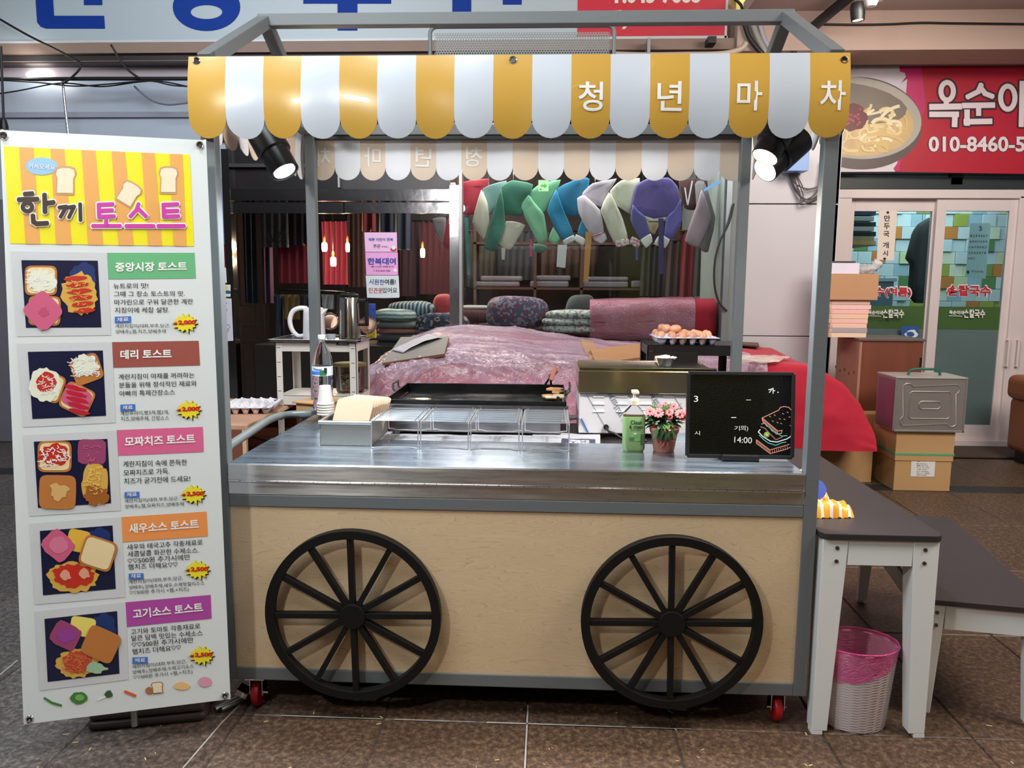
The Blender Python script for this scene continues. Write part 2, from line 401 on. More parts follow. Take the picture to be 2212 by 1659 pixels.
# shop window 1: stainless door unit ; window 2: big display pane
S = ys(4.28)
gl = glass_mat('shop_glass', (238,243,242), .9, .0, 1.45)
mb = MB(); st2 = M('frame_steel', (160,160,166), .14, 1, var=.08, scale=2, bump=.35, bscale=3)
def pxbox(mb, x0, y0, x1, y1, yf, th, mat):
    a = at(x0,y0,y=yf); b = at(x1,y1,y=yf); mb.box(min(a.x,b.x), max(a.x,b.x), yf, yf+th, min(a.z,b.z), max(a.z,b.z), mat)
pxbox(mb, 492,408,992,434, 4.27,.10, st2)
pxbox(mb, 500,437,742,461, 4.285,.05, st2); pxbox(mb, 744,437,984,461, 4.29,.05, st2)
mb.box(-2.72,-2.655,4.26,4.36,0,2.62,st2)
mb.box(-.745,-.665,4.26,4.36,0,2.32,st2)
mb.box(-.66,-.635,4.24,4.36,0,2.56,M('alu_jamb',(168,168,170),.35,.7))
mb.box(1.60,1.645,4.26,4.36,0,2.9,M('alu_jamb2',(140,150,155),.35,.7))
mb.box(-2.66,-.75,4.27,4.34,0,.12,st2)
mb.box(-2.66,-.75,4.27,4.34,2.47,2.50,M('alu_dark',(70,68,70),.4,.6))
mb.box(-1.71,-1.695,4.27,4.34,2.3,2.75,M('alu_jamb',(168,168,170),.35,.7))
mb.box(-.72,1.62,4.27,4.36,2.85,2.95,M('alu_dark',(70,68,70),.4,.6))
w1 = mb.build('window_1', kind='structure')
def pane(parent, x0,x1,y,z0,z1, mat, name='pane'):
    b = MB(); b.box(x0,x1,y-.003,y+.003,z0,z1,mat); return b.build(name, parent=parent)
pane(w1, -2.655,-1.70,4.32,.12,2.28,gl); pane(w1,-1.695,-.745,4.33,.12,2.28,gl); pane(w1,-.635,1.60,4.315,0,2.85,gl)
pane(w1,-2.655,-1.71,4.33,2.29,2.7,M('transom_dark',(34,31,34),.25,var=.3)); pane(w1,-1.695,-.745,4.33,2.29,2.7,M('transom_grey',(60,58,60),.3,var=.5,scale=3))
mb = MB(); mb.box(-2.86,1.62,4.30,4.36,2.85,3.34,M('lintel_dark',(58,50,50),.7,var=.2)); mb.box(-2.86,-.64,4.31,4.36,2.7,2.85,M('lintel_dark',(58,50,50),.7)); mb.build('trim_3', kind='structure')
mb = MB(); mb.box(1.645,1.765,4.31,4.36,0,3.34,M('caulk_grey',(118,128,130),.5)); mb.build('trim_4', kind='structure')
# restaurant on the right, set back to y = 4.9
dg = M('dark_green_frame', (44,54,54), .35, var=.15)
mb = MB(); mb.box(2.54,5.6,4.78,5.1,3.36,3.72,dg); mb.box(2.54,5.6,4.84,4.95,2.36,2.46,dg)
mb.box(2.54,2.60,4.84,4.95,2.4,3.4,dg); a = at(2068,380,y=4.84); mb.box(a.x-.05,a.x+.05,4.84,4.95,2.4,2.6,dg)
w2 = mb.build('window_2', kind='structure')
b = MB(); b.box(2.6,5.6,4.9,4.91,2.44,2.66,M('transom_sky',(150,185,200),.15,var=.2,scale=2)); b.build('pane', parent=w2)
mb = MB(); mb.box(2.54,5.6,4.85,5.1,2.60,3.36,M('sign_backing',(70,66,66),.8)); mb.build('wall_upper', kind='structure')
wf = M('pvc_white', (222,210,208), .35, var=.02)
d1 = MB(); d1.box(2.60,2.86,4.86,4.98,0,2.36,wf); d1.box(2.60,5.4,4.85,4.99,2.28,2.36,wf); d1.box(4.34,4.62,4.85,4.98,0,2.3,wf); d1.box(2.6,5.4,4.84,5.0,0,.06,wf)
door1 = d1.build('door_1', kind='structure', bevel=.004)
fro = M('frosted_film', (92,112,112), .35, var=.15, scale=1.5, coat=.4); grn = M('green_film', (62,96,46), .45, var=.05)
pg = glass_mat('restaurant_glass', (222,236,237), .8, .0)
def leaf(x0, x1, y, nm):
    b = MB(); w = .085
    b.box(x0,x0+w,y,y+.045,.06,2.28,wf); b.box(x1-w,x1,y,y+.045,.06,2.28,wf); b.box(x0+w,x1-w,y,y+.045,2.17,2.28,wf); b.box(x0+w,x1-w,y,y+.045,.06,.20,wf)
    o = b.build(nm, kind='structure', bevel=.003)
    pane(o, x0+w,x1-w,y+.02,1.30,2.17,pg)
    b = MB(); b.box(x0+w,x1-w,y+.016,y+.024,.20,1.095,fro); b.build('frosted_pane', parent=o)
    b = MB(); b.box(x0+w,x1-w,y+.014,y+.026,1.095,1.305,grn); b.build('green_band', parent=o)
    return o
leafL = leaf(2.83, 3.70, 4.93, 'door_2'); leafR = leaf(3.63, 4.36, 4.88, 'door_3')
b = MB()
for hx in (2178, 2199):
    p = at(hx,735,y=4.84); q = at(hx-3,755,y=4.84); b.tube([(p.x,4.86,p.z),(p.x,4.82,p.z),(p.x,4.82,p.z-.24),(p.x,4.86,p.z-.24)], .012, wf)
b.build('door_handle', parent=leafR)
# lettering on the glass
redi = M('red_letter', (186,30,52), .5); wi = M('white_letter', (236,234,230), .5)
b = MB(); s2 = ys(4.875)
b.text(s2,'손칼국수',2044,640,2142,642,27,wi,.06,.004); b.text(s2,'손칼국수',2046,639,2140,641,24,redi,.035,.007)
b.text(s2,'국수(여름)',1866,643,1970,645,27,wi,.06,.004); b.text(s2,'국수(여름)',1868,642,1968,644,23,redi,.03,.007)
for x in (2050, 1875):
    b.text(s2,'옥순이네',x,679,x+32,680,9,wi,.03); b.text(s2,'손칼국수',x+32,687,x+78,687,19,wi,.03); b.line(s2,[(x,682),(x+28,683)],1.2,wi)
b.build('lettering', parent=leafR)
# restaurant interior
mb = MB(); mb.box(2.5,5.6,6.4,6.5,0,3.0,M('rest_wall',(176,190,190),.6)); rw = mb.build('wall_back', kind='structure')
mb = MB(); mb.box(2.45,2.55,5.1,6.5,0,3.0,M('rest_side',(150,160,160),.6)); mb.build('wall_left', kind='structure')
mb = MB(); mb.box(2.5,5.6,4.9,6.5,0,.005,M('rest_floor',(90,80,70),.6)); mb.build('floor', kind='structure')
mb = MB(); mb.box(2.5,5.6,5.1,6.5,2.95,3.0,M('rest_ceil',(190,190,186),.6)); mb.build('ceiling', kind='structure')
cols = [(188,204,206)]*7+[(196,206,160),(120,146,84),(92,128,80),(150,160,70),(190,124,60),(206,214,190),(150,180,190)]
rr = random.Random(5); tms = {}
for i in range(19):
    for j in range(11):
        c = cols[rr.randrange(len(cols))]; z0 = 1.12+j*.135
        if c not in tms:
            b = MB(); b.box(-.074,.074,-.02,0,-.0655,.0655,M('tile_%d_%d_%d'%c,c,.35,var=.04)); tms[c] = b.build('tile', parent=rw, bevel=.003); o = tms[c]
        else:
            o = tms[c].copy(); COL.objects.link(o)
        o.location = (2.95+i*.15+(j%2)*.05, 6.40-rr.choice([0,.0,.018]), z0)
# door mat
mb = MB((4.0,4.5,0)); mb.box(3.0,4.6,4.34,4.80,.001,.018,M('mat_brown',(74,60,52),.9,var=.15,bump=.4,bscale=80)); mb.build('door_mat', label='worn brown mat in front of the white restaurant sliding door', cat='mat', bevel=.006)
# ================================================================== FOOD CART
cart = thing('food_cart', 'grey steel framed food cart with wooden front, black spoked wheels and yellow striped awning', 'food cart', (0, .55, 0))
XI, XO, D = .962, 1.007, 1.13
def part(mb, name, parent=cart, **k): return mb.build(name, parent=parent, **k)
for sx in (-1, 1):
    for y0 in (0, D-.045):
        b = MB(); x0, x1 = sorted((sx*XI, sx*XO)); b.box(x0,x1,y0,y0+.045,.12 if y0==0 else .12,2.165,paint); part(b, 'frame_post', bevel=.003)
def rail(a, b_, w, h, nm='frame_rail', mat=paint): b = MB(); b.bar(a, b_, w, h, mat); return part(b, nm, bevel=.003)
rail((-XI,.0225,.1425),(XI,.0225,.1425),.045,.045); rail((-XI,D-.0225,.1425),(XI,D-.0225,.1425),.045,.045)
rail((-XI,.0225,.767),(XI,.0225,.767),.045,.042); rail((-XI,D-.0225,.767),(XI,D-.0225,.767),.045,.042)
for sx in (-1,1):
    rail((sx*.9845,.045,.1425),(sx*.9845,D-.045,.1425),.045,.045); rail((sx*.9845,.045,.767),(sx*.9845,D-.045,.767),.045,.042)
    rail((sx*.9845,.0,2.187),(sx*.9845,D,2.187),.045,.045, 'eave_rail')
    rail((sx*.9845,.01,2.20),(sx*.9845,.565,2.492),.045,.045, 'rafter'); rail((sx*.9845,D-.01,2.20),(sx*.9845,.565,2.492),.045,.045, 'rafter')
rail((-XI,.0225,2.187),(XI,.0225,2.187),.045,.045,'eave_rail'); rail((-XI,D-.0225,2.187),(XI,D-.0225,2.187),.045,.045,'eave_rail')
rail((-XI,D-.0225,2.155),(XI,D-.0225,2.155),.03,.02,'cable_tray',black)
rail((-1.007,.565,2.492),(1.007,.565,2.492),.045,.045,'ridge_beam')
# wood
def maple():
    m = bpy.data.materials.new('maple_laminate'); m.use_nodes = True; nt = m.node_tree; b = nt.nodes['Principled BSDF']; N = nt.nodes.new; L = nt.links.new
    tc = N('ShaderNodeTexCoord'); mp = N('ShaderNodeMapping'); mp.inputs['Scale'].default_value = (1.3,1,9); L(tc.outputs['Object'], mp.inputs[0])
    n = N('ShaderNodeTexNoise'); n.inputs['Scale'].default_value = 1.6; n.inputs['Detail'].default_value = 3; n.inputs['Distortion'].default_value = .8; L(mp.outputs[0], n.inputs[0])
    ma = N('ShaderNodeMath'); ma.operation = 'MULTIPLY'; ma.inputs[1].default_value = 22; L(n.outputs[0], ma.inputs[0])
    fr = N('ShaderNodeMath'); fr.operation = 'FRACT'; L(ma.outputs[0], fr.inputs[0])
    r = N('ShaderNodeValToRGB'); e = r.color_ramp.elements; e[0].position = 0; e[0].color = lin((200,172,138)); e[1].position = 1; e[1].color = lin((228,202,166))
    x = r.color_ramp.elements.new(.12); x.color = lin((222,196,160)); L(fr.outputs[0], r.inputs[0])
    n2 = N('ShaderNodeTexNoise'); n2.inputs['Scale'].default_value = 1.1; L(mp.outputs[0], n2.inputs[0])
    mx = N('ShaderNodeMix'); mx.data_type = 'RGBA'; mx.blend_type = 'MULTIPLY'; mx.inputs[0].default_value = 1
    r2 = N('ShaderNodeValToRGB'); r2.color_ramp.elements[0].color = (.86,.84,.80,1); r2.color_ramp.elements[1].color = (1,1,1,1); L(n2.outputs[0], r2.inputs[0])
    L(r.outputs[0], mx.inputs[6]); L(r2.outputs[0], mx.inputs[7]); L(mx.outputs[2], b.inputs['Base Color']); b.inputs['Roughness'].default_value = .42
    return m
wood = maple()
b = MB(); b.box(-XI,XI,.006,.018,.165,.747,wood); part(b,'front_panel')
for sx in (-1,1):
    b = MB(); x0,x1 = sorted((sx*.975,sx*.99)); b.box(x0,x1,.045,D-.045,.165,.747,wood); part(b,'side_panel')
b = MB(); b.box(-XI,XI,.045,D-.045,.165,.18,M('cart_floor',(60,44,38),.8)); part(b,'bottom_board')
b = MB(); b.box(-XI,XI,D-.03,D-.015,.165,.747,M('cart_back',(90,60,48),.7)); part(b,'back_panel')
# counter: steel apron in two bands with a piano hinge, top with a dark well
b = MB(); b.box(-XI,XI,-.002,.03,.837,.893,steel); part(b,'counter_apron', bevel=.002)
b = MB(); b.box(-XI,XI,.0,.03,.789,.832,steel); part(b,'drop_flap', bevel=.0015)
b = MB(); n = 46
for i in range(n):
    x0 = -XI+.002+i*(2*XI-.004)/n; b.cyl((x0+.0008,-.003,.8345),(x0+(2*XI-.004)/n-.0008,-.003,.8345),.0042,chrome,n=8)
part(b,'piano_hinge', smooth=True)
stop = M('steel_top', (196,212,228), .26, 1, var=.1, scale=3, stretch=(1,8,8), rvar=.05, bump=.01, bscale=60, aniso=.5)
b = MB(); b.box(-XI,XI,.0,.43,.885,.8955,stop); b.box(-XI,-.66,.43,D-.045,.885,.893,stop); b.box(.60,XI,.43,D-.045,.885,.893,stop); b.box(-.66,.60,1.0,D-.045,.885,.893,stop)
part(b,'counter_top', bevel=.0015)
b = MB(); b.box(-.66,.60,.43,1.0,.80,.868,M('well_dark',(30,28,28),.35,.4)); part(b,'counter_well')
# wagon wheels (decor) > rim with spokes and hub
blk = M('wheel_black', (13,12,11), .6, var=.1, spec=.3)
def wheel(cx, cz, R):
    b = MB(); n = 64; w = .030; y0, y1 = -.050, -.018; rf = R
    vs = []
    for k in range(n):
        t = 2*pi*k/n
        for r,y in ((rf,y0),(rf-w,y0),(rf-w,y1),(rf,y1)): vs.append((cx+r*cos(t), y, cz+r*sin(t)))
    fs = []
    for k in range(n):
        j = (k+1)%n
        for q in range(4): fs.append((k*4+q, k*4+(q+1)%4, j*4+(q+1)%4, j*4+q))
    b.add(vs, fs, blk); o = part(b,'wagon_wheel', bevel=.0015)
    for k in range(12):
        t = pi/6*k+.02; s = MB(); s.bar((cx+.03*cos(t),-.034,cz+.03*sin(t)),(cx+(R-w+.002)*cos(t),-.034,cz+(R-w+.002)*sin(t)),.019,.024,blk,up=(0,1,0)); s.build('spoke', parent=o, bevel=.001)
    h = MB(); h.cyl((cx,-.053,cz),(cx,-.016,cz),.044,blk,n=24); h.build('hub', parent=o, bevel=.002)
    return o
wheel(-.534,.384,.300); wheel(.537,.388,.300)
for bx_ in (-.534,.537): b = MB(); b.box(bx_-.03,bx_+.03,-.02,.006,.37,.40,blk); part(b,'wheel_bracket')
# casters
redw = M('caster_red', (176,24,28), .4); 
for x, y, sw in ((-.905,.05,0),(.925,.06,0),(-.905,1.06,0),(.925,1.06,0)):
    b = MB(); b.box(x-.035,x+.035,y-.035,y+.035,.108,.12,chrome); b.bar((x-.022,y,.11),(x-.022,y,.045),.004,.045,chrome,up=(0,1,0)); b.bar((x+.022,y,.11),(x+.022,y,.045),.004,.045,chrome,up=(0,1,0)); b.cyl((x-.032,y,.047),(x+.036,y,.047),.006,chrome,n=8)
    o = part(b,'caster', bevel=.001)
    w = MB(); w.lathe([(.0,-.014),(.026,-.014),(.044,-.012),(.047,-.006),(.047,.006),(.044,.012),(.026,.014),(.0,.014)], redw, (x,y,.047), 28, axis=Vector((1,0,0))); w.build('caster_wheel', parent=o, smooth=True)
    if x < 0 and y < .5: w = MB(); w.box(x-.075,x-.03,y-.03,y+.02,.04,.062,chrome,rot=Matrix.Rotation(.5,3,'Y')); w.build('brake_pedal', parent=o, bevel=.002)
# side handle
hs = M('handle_grey',(112,118,118),.35)
b = MB(); pts = [(-.985,.03,.90),(-1.0,.10,.93),(-1.045,.60,.93)]
for k in range(8):
    t = k/7*pi/2; pts.append((-1.045+.07*(1-cos(t)), .66+.12*sin(t), .93))
pts += [(-.93,.79,.93),(-.93,1.02,.93),(-.985,1.10,.93)]
b.tube(pts,.016,hs,12); part(b,'push_handle', smooth=True)
# perforated plate standing on the rear eave
def perf(parent):
    b = MB(); x0,x1,z0,z1,y = -.43,.39,2.21,2.635,D-.02; p = .0118; nx = int((x1-x0-.04)/p); nz = int((z1-z0-.04)/(p*.866)); r = .0036
    vs = []; fs = []
    m = M('perf_grey', (124,128,128), .5)
    for j in range(nz):
        for i in range(nx):
            cx = x0+.02+(i+.5+(.5 if j%2 else 0))*p; cz = z0+.02+(j+.5)*p*.866; hw = p/2; hh = p*.866/2
            k = len(vs)
            sq = [(hw,0),(hw,hh),(0,hh),(-hw,hh),(-hw,0),(-hw,-hh),(0,-hh),(hw,-hh)]
            for q in range(8):
                t = q*pi/4; vs.append((cx+sq[q][0],y,cz+sq[q][1])); vs.append((cx+r*cos(t),y,cz+r*sin(t)))
            for q in range(8):
                q2 = (q+1)%8; fs.append((k+2*q,k+2*q2,k+2*q2+1,k+2*q+1))
    b.add(vs, fs, m); o = b.build('perforated_plate', parent=parent, fixn=False)
    f = MB(); pts = []; R = .03
    for cx,cz,a0 in ((x1-R,z1-R,0),(x0+R,z1-R,pi/2)):
        for q in range(6): a = a0+q*pi/10; pts.append((cx+R*cos(a),y,cz+R*sin(a)))
    pts = [(x1,y,z0)]+pts+[(x0,y,z0)]
    f.tube(pts,.009,paint,6); f.build('plate_frame', parent=o, smooth=True)
perf(cart)
# ---------------------------------------------------------------- awning
def vinyl(name, c, back=False):
    return M(name, c, .28 if not back else .45, var=.02, coat=.2 if not back else 0, bump=.03, bscale=4, spec=.5)
V_OR, V_WH = vinyl('vinyl_orange',(203,160,70)), vinyl('vinyl_white',(200,208,217))
V_ORB, V_WHB = vinyl('vinyl_orange_back',(226,206,184),True), vinyl('vinyl_white_back',(234,236,240),True)
def valance(name, origin, U, n, w, H, N, curl=.012, label=None, letters=None, flip=False, jit=0, start=0, sidefn=None):
    """scalloped strip: n stripes of width w hanging H down from origin along U; N outward normal"""
    U = Vector(U); N = Vector(N); O = Vector(origin); Z = Vector((0,0,1)); b = MB()
    def pt(u, v, off):  # v downwards 0..H
        belly = curl*sin(min(1,v/H)*pi*.9)+.006*sin(u*23)*v/H
        return O+U*u-Z*v+N*(belly+off)
    R = w/2; hs = H-R*1.0
    for k in range(n):
        for off, mo, mw in ((.0012,V_OR,V_WH),(-.0012,V_ORB,V_WHB)):
            mat = (mo if (k+start)%2==0 else mw); rows = 6; vs = []; cols_ = 8
            u0 = k*w
            # rows down to straight part then scallop rows
            lv = [hs*i/rows for i in range(rows+1)]+[hs+R*sin(pi/2*i/6) for i in range(1,7)]
            for v in lv:
                hw = w/2 if v <= hs+1e-6 else sqrt(max(1e-9, R*R-(v-hs)**2))
                for c in range(cols_+1): vs.append(pt(u0+w/2-hw+2*hw*c/cols_, v, off))
            fs = [(r*(cols_+1)+c, r*(cols_+1)+c+1, (r+1)*(cols_+1)+c+1, (r+1)*(cols_+1)+c) for r in range(len(lv)-1) for c in range(cols_)]
            b.add(vs, fs, mat)
    o = part(b, name, smooth='all', fixn=False, label=label)
    if letters:
        for ch, k, ou in letters:
            g = MB(); vs, fs = glyphs(ch, .012); hh = .088; ww = .076
            for off, mm_ in ((.003, M('letter_white',(240,240,238),.4)),(-.003, M('letter_pale',(240,238,236),.5))):
                g.add([pt((k+.5)*w+ou+(a-.5)*ww, .085+(1-q)*hh, off) for a,q in vs], fs, mm_)
            g.build('letter', parent=o, fixn=False)
    return o
wv = 2.045/17
fv = valance('front_valance',(-1.027,-.012,2.206),(1,0,0),17,wv,.252,(0,-1,0),curl=.02,letters=[('청',10,.0),('년',12,.0),('마',14,.0),('차',16,.008)])
rv = valance('rear_valance',(1.0,D+.008,2.205),(-1,0,0),17,2.0/17,.235,(0,1,0),curl=.01,letters=[('청',10,0),('년',12,0),('마',14,0),('차',16,0)])
valance('side_valance',(-1.012,D,2.206),(0,-1,0),10,D/10,.24,(-1,0,0),curl=.015,start=1)
valance('side_valance',(1.012,0,2.206),(0,1,0),10,D/10,.24,(1,0,0),curl=.015,start=1)
b = MB(); dark = M('hole_dark',(18,16,16),.6)
for px,py in ((424,132),(1108,130),(1824,130)):
    c = at(px,py,y=-.018); vs=[]
    b.lathe([(.0065,-.0),(.0075,-.0025),(.0105,-.003),(.0125,-.0005)], chrome, c, 20, axis=Vector((0,1,0))); b.cyl(c+Vector((0,-.001,0)),c+Vector((0,.001,0)),.0075,dark if px!=1108 else M('grey_paint',(118,124,126)))
part(b,'eyelet', parent=cart, smooth=True)
# ---------------------------------------------------------------- spot lamps on the cart
lampb = M('lamp_black',(20,20,21),.35,var=.1)
def spot(name, label, a, b_, r, tilt_col, energy, steps, spotang=2.85, group=None, arm=None):
    a = Vector(a); b_ = Vector(b_); d = (b_-a).normalized(); o = thing(name, label, 'spotlight', tuple(a), group)
    L = (b_-a).length; m = MB(); m.lathe(steps, lampb, a, 28, axis=d); m.build('lamp_housing', parent=o, smooth=True)
    e = MB(); e.lathe([(0,L-.003),(r*1.02,L-.003)], M('lamp_glow_'+name+str(round(energy)), tilt_col, .3, emit=20, var=0), a, 24, axis=d); e.build('lamp_lens', parent=o)
    if arm: k = MB(); k.bar(a+d*.03, arm, .012, .022, lampb); k.box(arm[0]-.03,arm[0]+.03,arm[1]-.02,arm[1]+.02,arm[2]-.008,arm[2]+.008,lampb); k.build('mounting_arm', parent=o, bevel=.001)
    lt = light('lamp_light', 'SPOT', tuple(b_+d*.01), energy, tuple(v/255 for v in tilt_col), .02, tuple(b_+d), angle=spotang, blend=.5)
    lt.parent = o; lt.matrix_parent_inverse = Matrix.Identity(4); lt.location = lt.location-Vector(a)
    return o
def hs_(L, r): return [(0,0),(r*.9,0),(r,.006),(r,L*.62),(r*.86,L*.63),(r*.86,L-.001),(r*.80,L),(r*.80,L-.006),(0,L-.006)]
a1 = at(556,262,y=.30); b1 = at(616,372,y=.25)
spot('spotlight','black cylindrical spotlight under the left end of the awning, shining down to the right',a1,b1,.038,(225,240,255),52,hs_((b1-a1).length,.060),arm=(a1.x-.03,.20,2.17))
a2 = at(1728,300,y=.27); b2 = at(1652,368,y=.19)
spot('spotlight','black spotlight with cold white lens, lower of the pair under the right awning end',a2,b2,.04,(228,242,255),50,hs_((b2-a2).length,.052),arm=(a2.x+.01,.12,2.165))
a3 = at(1694,258,y=.17); b3 = at(1652,340,y=.13)
spot('spotlight','black spotlight with warm lens, upper of the pair under the right awning end',a3,b3,.04,(255,214,170),26,hs_((b3-a3).length,.052),arm=(a3.x+.02,.03,2.165))
# ================================================================== MENU BANNER
TR = at(445,303,y=-.14); BR = at(498,1510,y=-.14); TL = at(0,281,y=-.32); BL = at(51,1565,y=-.32)
ban = thing('menu_banner','tall white printed menu banner with a yellow striped header, left of the food cart','banner',tuple((BR+BL)/2))
nn = (BR-BL).cross(TR-BR).normalized(); SB = Surf((TR+BL+TL+BR)/4, nn)
TL, TR, BL, BR = [SB(*p) for p in ((0,281),(445,303),(51,1565),(498,1510))]
vin = M('banner_vinyl',(222,229,229),.34,var=.01,coat=.25,bump=.04,bscale=3)
N_ = SB.n
b = MB()
for off in (.0,-.0015): b.grid(lambda u,v: BL.lerp(BR,u).lerp(TL.lerp(TR,u),v)+N_*off, 10, 24, vin)
sheet = b.build('banner_sheet', parent=ban, smooth=True, fixn=False)
b = MB()
def pc(n,c,r=.4): return M('print_'+n,c,r,var=.03,coat=.2)
yel = pc('yellow',(240,228,32)); org = pc('orange',(232,170,92)); 
def quad(x0,y0,x1,y1,x2,y2,x3,y3,m,off=.001): b.prt(SB,[(x0,y0),(x1,y1),(x2,y2),(x3,y3)],m,off)
quad(7,316,410,334,419,532,22,526,yel)
tx = [41,72,109,139,176,206,241,270,306,334,367,394]; bx = [55,87,121,155,190,223,256,289,320,350,375,403]
for k in range(0,12,2):
    quad(tx[k],316+tx[k]*.0438,tx[k+1],316+tx[k+1]*.0438,bx[k+1],526+bx[k+1]*.0145,bx[k],526+bx[k]*.0145,org,.0016)
b.ell(SB,90,359,35,19,pc('bubble',(150,195,228)),.002,24); b.text(SB,'어서오세요',61,364,119,368,12,paper,.02,.003)
b.build('header_print', parent=sheet, fixn=False)
# plain slices of bread (no faces)
b = MB(); crust = pc('crust',(206,160,116)); crumb = pc('crumb',(242,226,196))
def slice_(cx,cy,w,h,rot,m1=crust,m2=crumb,surf=SB,off=.0025,mb=None):
    mb = mb or b
    for s,m,o in ((1,m1,off),(.86,m2,off+.0008)):
        P = []
        prof = [(-.44,.5),(.44,.5),(.42,-.1),(.52,-.28),(.44,-.48),(.2,-.54),(-.2,-.54),(-.44,-.48),(-.52,-.28),(-.42,-.1)]
        for x,y in prof:
            x *= w*s; y *= h*s; P.append((cx+x*cos(rot)-y*sin(rot), cy+x*sin(rot)+y*cos(rot)))
        mb.prt(surf,P,m,o)
for q_ in ((141,391,46,60,.03),(278,419,46,50,.55),(364,390,42,58,.02)):
    b = MB(); slice_(*q_,mb=b); b.build('bread_print', parent=sheet, fixn=False)
# title
b = MB(); brn = pc('brown',(62,48,38)); mag = pc('magenta',(206,62,168)); wh = pc('white',(244,244,240))
HAN = [('l',[(54,419),(69,418)]),('l',[(41,431),(80,430)]),('r',59,447,10,9,9),('l',[(96,421),(97,457)]),('l',[(98,439),(115,437)]),('l',[(71,466),(72,479),(79,483),(101,482)])]
KKI = [('l',[(128,448),(143,446),(131,468)]),('l',[(146,448),(160,446),(149,469)]),('l',[(173,441),(174,475)])]
TST = [('l',[(243,441),(213,442),(214,468),(246,467)]),('l',[(214,455),(242,454)]),('l',[(229,470),(229,485)]),('l',[(201,488),(259,488)]),('l',[(299,441),(295,453),(282,467)]),('l',[(298,450),(315,467)]),('l',[(273,488),(331,488)]),('l',[(383,441),(353,442),(354,468),(385,467)]),('l',[(354,456),(383,455)]),('l',[(342,488),(397,488)])]
for S_,w_,m_ in ((HAN,10,brn),(KKI,8,brn),(TST,8.5,mag)): strokes(b,SB,S_,w_,wh,.004,grow=5); strokes(b,SB,S_,w_,m_,.0055)
b.build('title_lettering', parent=sheet, fixn=False)
# five menu rows
navy = pc('navy',(22,26,58),.3); ham = pc('ham',(206,96,130)); ham2 = pc('ham_dark',(156,70,110)); cheese = pc('cheese',(232,184,70)); egg = pc('egg',(216,170,78)); sauce = pc('sauce',(196,48,32)); white_f = pc('cabbage',(232,234,214)); gry = pc('greybox',(208,212,214)); toast = pc('toast',(190,120,60)); toastc = pc('toastc',(236,214,164)); bluebt = pc('blue',(70,120,200)); blk_ = pc('ink',(34,30,32)); grn_ = pc('greenleaf',(70,130,60)); rednum = pc('rednum',(206,30,40)); nblue = pc('nightblue',(28,52,110))
rows = [
 dict(g=[(23,543),(231,546),(240,724),(36,727)], p=[(46,562),(211,563),(219,707),(56,708)], h=[(231,546),(420,546),(423,601),(234,603)], hc=(106,184,130), t='중앙시장 토스트', tx=(249,587,404,585,20),
      d=[('뉴트로의 맛!',245,624,320,623),('그때 그 장소 토스트의 맛.',246,641,399,640),('마가린으로 구워 달큰한 계란',247,659,417,657),('지짐이에 케찹 설탕.',248,676,366,675)], dh=12,
      k=(248,684,283,698), i=[('계란지짐이(대파,부추,당근,',249,710,367,709),('양배추),햄,치즈,양배추채',250,722,358,721)], pr=('2,000',400,698)),
 dict(g=[(37,742),(242,739),(250,913),(50,923)], p=[(60,760),(222,757),(229,898),(70,905)], h=[(242,739),(429,736),(432,789),(245,794)], hc=(158,84,76), t='데리 토스트', tx=(260,776,371,774,20),
      d=[('계란지짐이 야채를 꺼려하는',256,820,420,816),('분들을 위해 정석적인 재료와',257,838,425,834),('아빠의 특제간장소스',258,856,378,853)], dh=12,
      k=(260,874,292,888), i=[('계란후라이,빵3개,햄2개,',260,898,365,895),('치즈,양배추채, 간장소스',261,910,365,908)], pr=('2,000',408,885)),
 dict(g=[(50,940),(252,930),(261,1103),(64,1115)], p=[(73,954),(232,948),(240,1087),(82,1097)], h=[(252,929),(438,922),(440,976),(256,984)], hc=(222,104,150), t='모짜치즈 토스트', tx=(270,965,422,958,21),
      d=[('계란지짐이 속에 쫀득한',266,1009,404,1005),('모짜치즈로 가득.',267,1028,366,1024),('치즈가 굳기전에 드세요!',268,1046,411,1040)], dh=13,
      k=(269,1063,301,1076), i=[('계란지짐이(대파,부추,당근,',269,1088,386,1082),('양배추),햄,모짜치즈,양배추채',270,1100,397,1094)], pr=('2,500',418,1068)),
 dict(g=[(64,1131),(262,1117),(271,1290),(75,1306)], p=[(86,1147),(243,1135),(250,1272),(93,1286)], h=[(262,1117),(446,1105),(449,1158),(265,1171)], hc=(238,152,84), t='새우소스 토스트', tx=(279,1153,430,1142,21),
      d=[('새우와 태국고추 각종재료로',275,1188,438,1177),('새콤달콤 화끈한 수제소스.',276,1203,430,1194),('♡♡500원 추가시에만',276,1218,411,1209),('햄치즈 더해요♡♡',277,1231,384,1225)], dh=12,
      k=(278,1239,310,1252), i=[('계란지짐이(대파,부추,당근,',278,1263,395,1254),('양배추),양배추채,새우,수제핫칠리소스',279,1275,442,1265),('♡♡500원 추가시 +햄,+치즈)',280,1286,408,1278)], pr=('2,500',427,1231)),
 dict(g=[(75,1321),(272,1301),(278,1468),(86,1492)], p=[(96,1337),(253,1320),(258,1455),(103,1473)], h=[(271,1301),(455,1285),(457,1336),(274,1354)], hc=(176,76,164), t='고기소스 토스트', tx=(288,1337,439,1322,21),
      d=[('고기와 토마토 각종재료로',283,1371,433,1358),('달큰 담백 맛있는 수제소스',284,1385,438,1373),('♡♡500원 추가시에만',285,1399,418,1388),('햄치즈 더해요♡♡',286,1414,391,1404)], dh=12,
      k=(286,1420,319,1434), i=[('계란지짐이(대파,부추,당근,',286,1446,403,1434),('양배추),양배추채,수제고기소스',287,1458,419,1444),('♡♡500원 추가시 +햄,+치즈)',288,1469,416,1456)], pr=('2,500',436,1416)),
]
